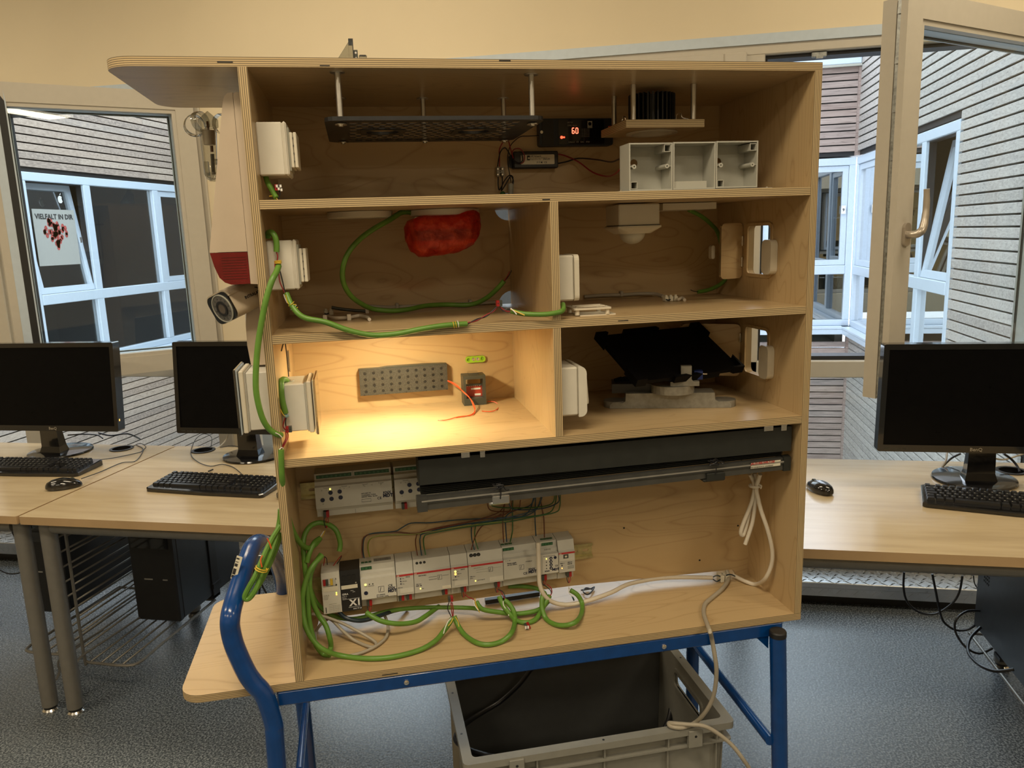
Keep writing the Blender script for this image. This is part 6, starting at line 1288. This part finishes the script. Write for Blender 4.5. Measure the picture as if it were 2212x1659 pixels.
def bagmat():
    mt = bpy.data.materials.new('red_plastic_film'); mt.use_nodes = True; N, L = mt.node_tree.nodes, mt.node_tree.links; B = N['Principled BSDF']; out = N['Material Output']
    v = coords(N, L, (1, 1, 1)); f = noise(N, L, v, 45, 4, .6); L.new(ramp(N, L, f, [(.3, (.50, .028, .010)), (.7, (.78, .085, .030))]), B.inputs['Base Color']); B.inputs['Roughness'].default_value = .28
    B.inputs['Specular IOR Level'].default_value = .7; bump(N, L, B, noise(N, L, v, 70, 4, 1.5), .9, .004)
    tr = N.new('ShaderNodeBsdfTransparent'); tr.inputs[0].default_value = (1, .12, .06, 1); mx = N.new('ShaderNodeMixShader'); L.new(ramp(N, L, f, [(.3, (.30, .30, .30)), (.7, (.66, .66, .66))]), mx.inputs[0]); L.new(tr.outputs[0], mx.inputs[1]); L.new(B.outputs[0], mx.inputs[2]); L.new(mx.outputs[0], out.inputs[0]); return mt
g = G(); outl = [(874, 492), (880, 478), (900, 468), (935, 462), (965, 460), (982, 459), (1000, 452), (1024, 451), (1036, 462), (1037, 485), (1036, 505), (1024, 528), (990, 545), (945, 553), (905, 556), (888, 543), (876, 520)]
from mathutils import noise as mnz
yc_ = .215; o3 = [K(u, v, 1, yc_) for u, v in outl]; cen = sum(o3, V((0, 0, 0))) / len(o3)
fine = []
for i in range(len(o3)):
    for k in range(4): fine.append(o3[i].lerp(o3[(i + 1) % len(o3)], k / 4))
n = len(fine); vs = []
K_ = 13
for j in range(K_):
    a = math.pi * (j + .5) / K_ - math.pi / 2; s_ = math.cos(a) ** .45; yy = yc_ + .052 * math.sin(a)
    for p in fine:
        r = cen + (p - cen) * s_; r.y = yy; d = mnz.noise(V((r.x * 60, r.y * 60, r.z * 60))) * .0035; r += (r - V((cen.x, yc_, cen.z))).normalized() * d; vs.append(r)
vs += [V((cen.x, yc_ - .053, cen.z)), V((cen.x, yc_ + .053, cen.z))]
fs = [(j * n + i, j * n + (i + 1) % n, j * n + n + (i + 1) % n, j * n + n + i) for j in range(K_ - 1) for i in range(n)]
fs += [(i, (i + 1) % n, K_ * n)[::-1] for i in range(n)] + [((K_ - 1) * n + i, (K_ - 1) * n + (i + 1) % n, K_ * n + 1) for i in range(n)]
g.add(vs, fs, 0, True); rb.part('plastic_bag', g, bagmat(), label='thin crumpled red plastic bag', fix=False)
# grey installation cable with clips along the back of the middle shelf
def backcable(label, pts): return cable('installation_cable', label, pts, .0042, M['greyc'])
backcable('grey installation cable clipped along the back of the left middle compartment', [(790, 661, .375), (840, 664, .38), (858, 663, .385), (900, 661, .385), (960, 658, .385), (1016, 656, .385), (1080, 652, .385)])
backcable('grey installation cable clipped along the back of the right middle compartment', [(1262, 641, .384), (1300, 638, .384), (1342, 637, .384), (1380, 634.5, .384), (1415, 635, .37), (1432, 640, .34)])
def clip(label, p): return one('cable_clip', label, 'clip', G().box(p.x - .0035, p.y - .006, p.z - .006, p.x + .0035, .3915 if p.y > .35 else p.y + .005, p.z + .007, c=.001), M['greyc'], MC, group='white cable clips')
clip('cable clip left of the dangling green cable on the left back panel', K(858, 661, 1, .383)); clip('cable clip near the divider on the left back panel', K(1016, 654, 1, .383)); clip('cable clip on the right middle back panel', K(1342, 635, 1, .383))
def wcab(label, pts, m='whitec'): return cable('cable_end', label, pts, .0035, M[m])
wcab('short white cable end lying on the left middle shelf', [(707, 684, 'z', Z2 + .005), (725, 687, 'z', Z2 + .005), (752, 686, 'z', Z2 + .005), (775, 682, 'z', Z2 + .005), (792, 685, 'z', Z2 + .004), (798, 690, 'z', Z2 + .004)]); wcab('dark grey cable end behind the white one on the left middle shelf', [(716, 664, .33), (740, 668, .33), (770, 671, .33), (790, 672, .33)], 'dgrey'); wcab('small white cable hook on the right middle shelf', [(1452, 645, 'z', Z2 + .004), (1465, 647, 'z', Z2 + .004), (1473, 643, 'z', Z2 + .006), (1479, 648, 'z', Z2 + .003)])
for i, (u, v) in enumerate(((754, 686), (702, 688), (793, 671))): p = K(u, v, 2, Z2 + .006); one('cable_clip', ('white clip holding the short white cable', 'white clip at the left end of the short white cable', 'white clip holding the dark grey cable end')[i], 'clip', G().box(p.x - .004, p.y - .006, Z2 + .0002, p.x + .004, p.y + .006, Z2 + .013, c=.001), M['whitec'], MC)
def lustre(label, u, v, n, m):
    p = K(u, v, 2, Z2 + .004); e = T('clamp_strip', label, 'clamp', p, MC)
    for i in range(n): e.part('pole', G().box(p.x + i * .011, p.y, Z2 + .0004, p.x + i * .011 + .0085, p.y + .016, Z2 + .011, c=.001).cyl((p.x + i * .011 + .004, p.y + .004, Z2 + .011), (p.x + i * .011 + .004, p.y + .004, Z2 + .0145), .003, n=10), m)
    e.part('wire_stub', G().tube([(p.x + .002, p.y - .001, Z2 + .005), (p.x + .004, p.y - .009, Z2 + .004), (p.x + .010, p.y - .004, Z2 + .005)], .0015, 5), M['navyw']); return e
lustre('white clamp strip at the rear left of the left middle shelf', 700, 678, 2, M['labelw']); lustre('white clamp strip on the right middle shelf', 1437, 648, 3, M['labelw']); 
p = K(1563, 1250, 2, t + .004); e = T('clamp_strip', 'clear white clamp strip at the right end of the floor slot', 'clamp', p, MC)
for i in range(2):
    for j in range(2): e.part('pole', G().box(p.x - .012 + i * .012, p.y - .012 + j * .014, t + .0004, p.x - .003 + i * .012, p.y - .001 + j * .014, t + .016, c=.001), M['labelw'])
cld = clamp('white and red clamp lying alone on the cabinet floor', K(1139, 1352, 2, t + .006), ang=.3); g = G()
for d in (-.0025, .0025): g.obb(K(1137, 1354, 2, t + .007) + V((d, -.006, .002)), V((.0018, 0, 0)), V((0, .0008, 0)), V((0, 0, .003)))
cld.part('white_lever', g, M['whitep'])
bt = one('black_strip', 'black plastic strip lying in the floor slot below the lower row', 'strip', G().obb((K(1048, 1299, 2, t + .008) + K(1165, 1281, 2, t + .008)) / 2, (K(1165, 1281, 2, t + .008) - K(1048, 1299, 2, t + .008)) / 2, V((0, .006, 0)), V((0, 0, .005))), M['black'], MC)
cable('black_cable', 'knot of thin black cable in the floor slot right of the modules', [(1255, 1275, .23), (1275, 1272, .235), (1284, 1268, .24), (1276, 1280, .235), (1268, 1284, .23), (1260, 1278, .23), (1266, 1270, .24), (1282, 1274, .24)], .0016, M['blkw'])
# ------------------------------------------------------------------ lit compartment
lg_ = T('led_light', 'small warm LED downlight under the middle shelf in the lit compartment', 'lamp', (.22, .17, Z2 - t), MC)
lg_.part('housing', G().lathe((.22, .17, Z2 - t), (0, 0, -1), [(0, 0), (.028, 0), (.028, .006), (.024, .008), (.022, .007)], 28), M['chrome'])
lg_.part('lens', G().lathe((.22, .17, Z2 - t), (0, 0, -1), [(0, .0068), (.022, .0068), (.022, .006)], 24), pm('led_lens', (1, .9, .6), .4, em=(1, .83, .50), es=LEDE))
pf = T('perforated_box', 'dark grey perforated box with forty holes on the lit back panel', 'box', (.255, .37, .48), MC)
pz0, pz1 = .4795, .5385
hs = [circ(.1685 + i * .0192, pz0 + .0085 + j * .0140, .0036, 10) for i in range(10) for j in range(4)]
qp = lambda a, b, d: (a, d, b + (a - .155) * .005)
pf.part('front_plate', G().prism([[(.1555, pz0), (.3545, pz0), (.3545, pz1), (.1555, pz1)]] + hs, qp, .3695, .3710), pm('grey_speckle_plastic', (.05, .049, .043), .5, var=.35, scale=400)); pf.part('inner', G().box(.157, .3712, pz0 + .001, .353, .3915, pz1 - .0005), M['black'])
pf.part('lid_edge', G().prism([[(.1555, pz1 - .0005), (.3545, pz1 - .0005), (.3545, pz1 + .0005), (.345, pz1 + .0015), (.30, pz1 + .003), (.22, pz1 + .003), (.20, pz1 + .001), (.1555, pz1 + .001)]], qp, .372, .391), M['dgrey']); g = G()
for a in (.163, .2095, .257, .303, .350): g.box(a, .3690, pz0 + .001, a + .003, .3696, pz0 + .003)
pf.part('notch', g, M['black'])
gl = T('spirit_level', 'bright green bar with two screws on the lit back panel', 'mount', (.423, .39, .543), MC)
gl.part('bar', G().prism([rrect(.4005, .5365, .4475, .5515, .007), circ(.4075, .5435, .0040, 14), circ(.4400, .5450, .0040, 14)], XZ, .3855, .3915), pm('lime_plastic', (.33, .58, .03), .4)); gl.part('hole_floor', G().box(.402, .3885, .5375, .446, .3890, .5505), pm('lime_plastic_dark', (.22, .42, .02), .5))
for a in (.4190, .4290): gl.part('screw', G().lathe((a, .3858, .5445), (0, -1, 0), [(.0045, 0), (.0040, .0014), (.0012, .0018), (0, .0006)], 16), M['chrome'])
bc = T('relay_case', 'small black open case with red circuit board standing in the lit compartment', 'case', (.415, .34, Z3), MC)
bx0, bx1, by0, by1, bz0, bz1 = .3855, .4365, .330, .372, Z3 + .0003, .5155
bc.part('case', G().prism([[(bx0, bz0), (bx1, bz0), (bx1, bz1), (bx0, bz1)], [(bx0 + .006, bz0 + .016), (bx1 - .006, bz0 + .016), (bx1 - .006, bz1 - .008), (bx0 + .006, bz1 - .008)]], XZ, by0, by1), M['dgrey'])
bc.part('circuit_board', G().box(bx0 + .006, by0 + .022, bz0 + .016, bx1 - .006, by0 + .024, bz1 - .026), pm('red_board', (.45, .05, .025), .4)); g = G()
for i in range(7): g.sphere((bx0 + .011 + i * .0049, by0 + .020, bz1 - .027), .0017, 8, 5)
bc.part('solder_pin', g, M['chrome']); bc.part('board_label', G().box(bx0 + .020, by0 + .0212, bz0 + .032, bx1 - .009, by0 + .022, bz0 + .036).box(bx0 + .028, by0 + .0212, bz0 + .018, bx1 - .009, by0 + .022, bz0 + .0225), M['whitep']); bc.part('pin_strip', G().box(bx0 + .006, by0 + .018, bz1 - .026, bx1 - .006, by0 + .022, bz1 - .022), M['dgrey'])
bc.part('tape', G().box(bx0 + .014, by0 + .002, bz1 - .004, bx0 + .036, by0 + .03, bz1 + .0065), M['clear'])
for lab, sp in (('orange-red wire from the perforated box past the small case', [(967, 823, .366), (980, 830, .36), (1000, 845, .32), (1015, 860, .30), (1023, 878, .28), (1026, 890, 'z', Z3 + .002), (1018, 897, 'z', Z3 + .002), (990, 900, 'z', Z3 + .002), (965, 907, 'z', Z3 + .002), (946, 907.5, 'z', Z3 + .002)]), ('second orange-red wire close beside the first one', [(967, 822, .366), (985, 830, .35), (1002, 848, .32), (1017, 862, .30), (1026, 880, .27), (1023, 892, 'z', Z3 + .002), (1010, 898, 'z', Z3 + .002), (985, 902, 'z', Z3 + .002)]), ('orange-red wire hooking round the right of the small case', [(1054, 867, .345), (1068, 868, .335), (1078, 876, .32), (1072, 885, 'z', Z3 + .002), (1058, 889, 'z', Z3 + .002), (1041, 888, 'z', Z3 + .002)])):
    cable('wiring_strand', lab, sp, .0010, M['orange'], n=6)
def glassbox(label, x0, sgn, y0, y1, z0, z1):
    e = T('thermostat_box', label, 'control panel', (x0, (y0 + y1) / 2, z0), MC)
    def bx(a, b, i, m, nm, c=.0015, **k): xs = sorted((x0 + sgn * a, x0 + sgn * b)); return e.part(nm, G().box(xs[0], y0 - i, z0 - i, xs[1], y1 + i, z1 + i, c=c), m, **k)
    bx(0, .044, 0, M['din2'], 'box'); bx(.044, .047, .0022, M['din'], 'seal_rim'); bx(.047, .0555, .004, M['cream'], 'frame'); bx(.0575, .0595, .006, M['frameo'] if sgn < 0 else M['cream'], 'back_plate'); bx(.0597, .0635, .0075, M['clear'], 'glass_front', c=.0005)
    return e
glassbox('grey surface box with glass front projecting outside the left panel', 0, -1, .062, .150, .4905, .5975)
gi = glassbox('grey surface box with glass front inside the lit compartment', t, 1, .042, .132, .4875, .5745)
gi.part('inlet_ring', G().lathe((.030, .080, .5745), (0, 0, 1), [(.004, 0), (.009, 0), (.009, .0015), (.004, .0015)], 16), M['din'])
cable('green_cable', 'green cable emerging from the top of the inner glass-fronted box', [(620, 823, .075), (614, 819, .06), (608, 823, .045), (607.5, 840, .036), (610, 865, .034), (617, 893, .034)], R5, GC, extra=[('yellow_core', [(602, 876, .03), (606, 885), (612, 896), (616, 899, .03)], .001, M['yelw'])])
one('cable_tip', 'pale blue wrapped cable tip in front of the lit compartment', 'cable', G().tube(cpts([(614, 896, .034), (618, 899), (622, 896, .034)]), .0035, 7), pm('pale_blue_wrap', (.25, .42, .45), .5), MC)
for i, (mm, d) in enumerate((('redw', 0), ('blkw', 4))):
    cable('core_wire', 'thin %s wire from the wrapped tip to the clamp at the box corner' % ('red', 'black')[i], [(617 + d * .3, 900, .033), (613 + d, 912), (612 + d * 1.5, 922), (618 + d, 930, .028)], .0011, M[mm])
    cable('core_wire', 'thin %s wire from the clamp down to the lower green cable' % ('red', 'black')[i], [(617 + d, 932, .026), (618 + d, 945), (612 + d * .6, 960), (608, 970, -.002)], .0012, M['redw'])
clamp('red and dark clamp at the lower front corner of the inner glass box', K(624, 927, 1, .024), flip=1)
# ------------------------------------------------------------------ tablet holder
A0 = V((.686, .193, Z3)); ud = V((.952, -.306, 0)); vd = V((.306, .952, 0)); up = V((0, 0, 1))
th_ = T('tablet_stand', 'printed grey swivel stand with ears on the right shelf', 'stand', A0 + ud * .13, MC)
M['print3d'] = pm('layered_print_plastic', (.27, .26, .225), .42, .25, var=.15, scale=90)
qh = lambda a, b, d: A0 + ud * a + vd * d + up * (b + .0004)
th_.part('foot', G().prism([[(.0, 0), (.258, 0), (.258, .008), (.252, .013), (.232, .013), (.224, .018), (.223, .033), (.035, .033), (.034, .016), (.028, .012), (.006, .012), (0, .008)]], qh, 0, .05), M['print3d'])
for a in (.012, .246): th_.part('ear', G().cyl(qh(a, 0, .025), qh(a, .014, .025), .025, n=24), M['print3d'])
th_.part('turntable', G().prism([circ(.135, .010, .046, 28, .040)], lambda a, b, d: A0 + ud * a + vd * b + up * d, .034, .052), M['print3d'])
th_.part('bracket_arm', G().prism([[(.128, .052), (.188, .052), (.188, .062), (.176, .062), (.172, .066), (.172, .095), (.150, .095), (.150, .066), (.145, .061), (.128, .061)]], qh, -.020, -.006), M['print3d'])
th_.part('servo', G().obb(qh(.128, .070, .005), ud * .012, vd * .010, up * .009), pm('servo_blue', (.012, .03, .16), .35)); th_.part('servo', G().obb(qh(.188, .072, .005), ud * .009, vd * .010, up * .009), bpy.data.materials['servo_blue'])
th_.part('servo_shaft', G().cyl(qh(.108, .070, -.004), qh(.118, .070, -.004), .004, n=10).cyl(qh(.197, .075, -.004), qh(.206, .075, -.004), .0018, n=10), M['chrome'])
th_.part('rear_block', G().obb(qh(.05, .040, .05), ud * .045, vd * .03, up * .010), M['black'])
c1, c2, c3_, c4 = [V(p) for p in ((.669, .238, .606), (.944, .311, .606), (.985, .164, .522), (.710, .090, .522))]
e1, e2 = (c2 - c1), (c4 - c1); L1_, L2_ = e1.length, e2.length; e1.normalize(); e2.normalize(); en = e1.cross(e2).normalized()
if en.y > 0: en = -en
tb = T('tablet_holder', 'black tablet tray with clamping corners tilted on the swivel stand', 'tray', (c1 + c3_) / 2, MC)
qt = lambda a, b, d: c1 + e1 * a + e2 * b + en * d
M['traymat'] = pm('tray_black', (.003, .003, .0035), .5, var=.2, ior=1.2)
tb.part('tray', G().prism([rrect(.004, .004, L1_ - .004, L2_ - .004, .006)], qt, -.010, -.002), M['traymat'])
for (a, b, w_, h_) in ((0, 0, .045, .035), (L1_ - .045, 0, .045, .035), (L1_ - .045, L2_ - .035, .045, .035), (0, L2_ - .035, .045, .035)):
    sx_, sy_ = (0 if a == 0 else 1), (0 if b == 0 else 1)
    pts_ = [(a, b), (a + w_, b), (a + w_, b + h_), (a, b + h_)]
    L_sh = {(0, 0): [(0, 0), (.026, 0), (.030, .005), (.006, .006), (.005, .04), (0, .045)], (1, 0): [(L1_, 0), (L1_, .045), (L1_ - .005, .04), (L1_ - .006, .006), (L1_ - .030, .005), (L1_ - .026, 0)], (1, 1): [(L1_, L2_), (L1_ - .026, L2_), (L1_ - .03, L2_ - .005), (L1_ - .006, L2_ - .006), (L1_ - .005, L2_ - .04), (L1_, L2_ - .045)], (0, 1): [(0, L2_), (0, L2_ - .045), (.005, L2_ - .04), (.006, L2_ - .006), (.03, L2_ - .005), (.026, L2_)]}[(sx_, sy_)]
    tb.part('corner_clamp', G().prism([L_sh], qt, -.012, .006), M['traymat'])
for a0_, a1__ in ((.075, .165),): tb.part('edge_rib', G().prism([[(a0_, -.004), (a1__, -.004), (a1__ + .004, .004), (a0_ - .002, .004)]], qt, -.012, .003), M['traymat']); tb.part('edge_rib', G().prism([[(a0_ + .02, L2_ + .004), (a1__ + .05, L2_ + .004), (a1__ + .05, L2_ - .004), (a0_ + .02, L2_ - .004)]], qt, -.012, .003), M['traymat'])
tb.part('tilt_mount', G().obb(qt(L1_ * .52, L2_ * .62, -.022), e1 * .03, e2 * .03, en * .012), M['traymat'])
one('cable_bundle', 'small black ribbon plug hanging behind the lower left of the tray', 'plug', G().obb(K(1352, 822, 1, .24), V((.016, 0, .003)), V((0, .004, 0)), V((-.002, 0, .009))).obb(K(1335, 822, 1, .24), V((.008, 0, .002)), V((0, .004, 0)), V((0, 0, .006))), M['traymat'], MC)
# ------------------------------------------------------------------ outside left panel
sr = T('alarm_siren', 'tall beige outdoor siren with red flash lens on the left outside of the cabinet', 'siren', (-.04, .14, .76), MC)
S1 = [(-.0075, .757), (-.058, .757), (-.066, .765), (-.075, .79), (-.081, .815), (-.030, 1.070), (-.026, 1.080), (-.022, 1.082), (-.0075, 1.082)]
ys0, ys1 = .048, .235
M['siren'] = pm('beige_siren_plastic', (.50, .41, .31), .42, var=.02)
sr.part('back_shell', G().prism([[(-.004, .756), (-.0175, .757), (-.0165, 1.073), (-.013, 1.076), (-.004, 1.076)]], XZ, ys0 - .001, ys1), M['siren'])
sr.part('cover', G().prism([[(-.018, .813), (-.0805, .8135), (-.0345, 1.060), (-.031, 1.070), (-.025, 1.075), (-.0172, 1.076)]], XZ, ys0, ys1 - .002), M['siren'])
sr.part('flash_lens', G().prism([[(-.018, .812), (-.0800, .8125), (-.0750, .789), (-.0685, .770), (-.060, .761), (-.050, .757), (-.018, .7575)]], XZ, ys0, ys1 - .002), M['red_clear'], label='red lens with ribs'); g = G()
for i in range(9): g.box(-.062 + i * .0, ys0 - .0009, .767 + i * .0046, -.022, ys0, .7685 + i * .0046)
sr.part('lens_rib', g, M['red_clear']); sr.part('black_base', G().box(-.0042, ys0 + .004, .762, -.0004, ys1 - .004, 1.075), M['black'])
cm = T('security_camera', 'beige bullet camera looking down left of the cabinet', 'camera', (-.03, .15, .72), MC)
cf0 = K(479, 666, 1, .085); d_ = V((-.65, -.71, -.27)).normalized(); upc = V((-.4, .016, .92)); upc = (upc - d_ * upc.dot(d_)).normalized(); rt_ = upc.cross(d_) * -1
rt_ = -rt_ if rt_.y > 0 else rt_
def cq(a, b, d): return cf0 + rt_ * a + upc * b - d_ * d
cs = rrect(-.033, -.027, .033, .027, .014, 5)
M['cambody'] = pm('camera_beige', (.50, .42, .31), .35, var=.02)
cm.part('body', G().prism([cs], cq, .003, .098, sm=True), M['cambody'])
cm.part('visor', G().prism([[(a * 1.04, b * 1.05 + .0005) for a, b in cs if b > .005]], cq, .002, .085), M['cambody'])
cm.part('front_face', G().prism([[(a * .97, b * .97) for a, b in cs]], cq, .0, .004), M['blackgl'])
cm.part('lens_window', G().prism([circ(.003, -.001, .0245, 32)], cq, -.0012, .0005), pm('lens_window', (.11, .10, .09), .12, coat=.5)); cm.part('lens_bezel', G().prism([circ(.003, -.001, .0262, 32), circ(.003, -.001, .0243, 32)], cq, -.002, .0005), M['grey'])
cm.part('lens_ring', G().prism([circ(.003, -.001, .0140, 28), circ(.003, -.001, .0095, 28)], cq, -.003, -.001), M['black']); cm.part('lens_glass', G().prism([circ(.003, -.001, .0095, 24)], cq, -.0022, -.001), pm('lens_glass', (.10, .075, .055), .1, coat=1)); g = G()
for i in range(12): a = 2 * math.pi * i / 12; g.cyl(cq(.003 + .019 * math.cos(a), -.001 + .019 * math.sin(a), -.0018), cq(.003 + .019 * math.cos(a), -.001 + .019 * math.sin(a), -.001), .0014, n=8)
cm.part('infrared_diode', g, M['dgrey'])
sg_ = 1
cm.text('INTRALAN', cq(sg_ * .0337, -.004, .030), .0078, M['print'], -d_, upc, bold=.02); cm.part('logo_arc', G().tube([cq(sg_ * .0336, .0 + .009 * math.sin(a), .056 + .012 * math.cos(a)) for a in [-1.2 + i * .3 for i in range(9)]], .0009, 5), M['print'])
cm.part('arm', G().tube([cq(0, .0, .095), V((-.020, .20, .750)), V((-.010, .205, .752))], .009, 12).cyl((-.012, .205, .752), (-.0003, .205, .752), .028, n=24), M['white'])
co = T('door_contact_housing', 'slim curved cream housing on the left outside below the camera', 'housing', (-.02, .15, .60), MC)
co.part('shell', G().prism([[(-.008, .602), (-.040, .602), (-.0435, .64), (-.0425, .68), (-.038, .713), (-.032, .718), (-.008, .718)]], XZ, .12, .205), M['siren']); co.part('black_base', G().box(-.0078, .125, .606, -.0004, .20, .712), M['black'])
we = T('wind_sensor', 'clear plastic wind and weather sensor with cup rings at the left outside', 'sensor', (-.09, .30, .95), MC)
wc = lambda u, v, y=.30: K(u, v, 1, y)
top_, b1_, b2_ = wc(447, 240), wc(449, 279), wc(458, 390)
ax_ = (wc(456, 385) - wc(449, 279)).normalized()
we.part('roof_cone', G().lathe(wc(448, 240), ax_, [(.0006, 0), (.019, .016), (.019, .030), (.017, .032)], 4), M['clear'])
we.part('body_tube', G().lathe(wc(449, 278), ax_, [(.0165, 0), (.0150, .030), (.0135, .058), (.0125, .086), (.008, .097), (0, .100)], 14), M['clear'])
we.part('core', G().cyl(wc(450, 282), wc(453, 313), .0125, .011, n=16), M['siren'], label='opaque beige core inside the clear tube')
we.part('circuit_board', G().obb(wc(460, 355), ax_ * .020, V((.0035, 0, 0)), V((0, .001, 0))), pm('dark_circuit_board', (.02, .03, .015), .5)); we.part('spindle', G().cyl(wc(448, 262), wc(450, 283), .0025, n=8).cyl(wc(457, 315), wc(458, 328), .003, n=8), M['brown'])
we.part('foot_cap', G().lathe(wc(459, 372), ax_, [(.012, 0), (.0115, .010), (.007, .012), (.0065, .018), (0, .018)], 14), M['clear'])
def cup(c, r, n_, sy=1.0): # open cup ring seen edge-on
    g = G(); nn = V(n_).normalized(); g.lathe(c, nn, [(r, -.008), (r * 1.01, -.004), (r, 0), (r * .92, .006), (r * .96, -.002), (r * .97, -.008)], 28, sx=1, sy=sy); return g
we.part('cup', cup(wc(421, 271), .0205, (.35, -1, .15), 1), M['clear']); we.part('cup', cup(wc(434, 262), .0195, (.9, -.6, .2), 1), M['clear']); we.part('cup', cup(wc(482, 268), .0195, (.3, 1, 0), 1), M['clear'])
for c in (wc(421, 271), wc(434, 262)): g = G().tube([c + V((.020 * math.cos(a), 0, .0245 * math.sin(a))) for a in [i * .35 for i in range(19)]], .0009, 5)
we.part('cup_rim', G().tube([wc(421, 271) + V((.0175 * math.cos(a), .004 * math.cos(a), .0205 * math.sin(a))) for a in [i * .349 for i in range(19)]], .0011, 6), M['clear']); we.part('wall_bracket', G().cyl(wc(459, 350), V((0, wc(459, 350).y, wc(459, 350).z)), .006, n=10), M['clear'])
we.part('cable_block', G().obb(wc(447, 365), V((.004, 0, 0)), V((0, .005, 0)), V((0, 0, .014))), M['clear'])
ac = T('acrylic_bracket', 'clear acrylic bracket with black edge standing on the cabinet top', 'bracket', (.185, .33, H), MC)
ya = .33; a, b = K(676, 127, 1, ya), K(752, 91, 1, ya); c = K(762, 91, 1, ya)
ac.part('brace', G().prism([[(a.x, H + .0003), (b.x, H + .0003), (b.x, b.z)]], XZ, ya, ya + .004), M['clear']); ac.part('upright', G().box(b.x, ya - .03, H + .0003, c.x - .0015, ya + .03, c.z, c=.0005), M['clear']); ac.part('black_edge', G().box(c.x - .0015, ya - .03, H + .0003, c.x, ya - .027, c.z), M['black'])
ac.part('fitting', G().box(c.x, ya - .025, H + .0003, c.x + .008, ya - .010, c.z - .020, c=.001), M['dgrey']); ac.part('clip', G().box(c.x + .010, ya - .02, H + .0003, c.x + .026, ya, c.z - .028, c=.002), M['clear'])
ac.part('screw', G().cyl((c.x + .004, ya - .0255, c.z - .026), (c.x + .004, ya - .0245, c.z - .026), .0022, n=8).cyl((c.x + .004, ya - .0255, c.z - .036), (c.x + .004, ya - .0245, c.z - .036), .0022, n=8), M['chrome'])
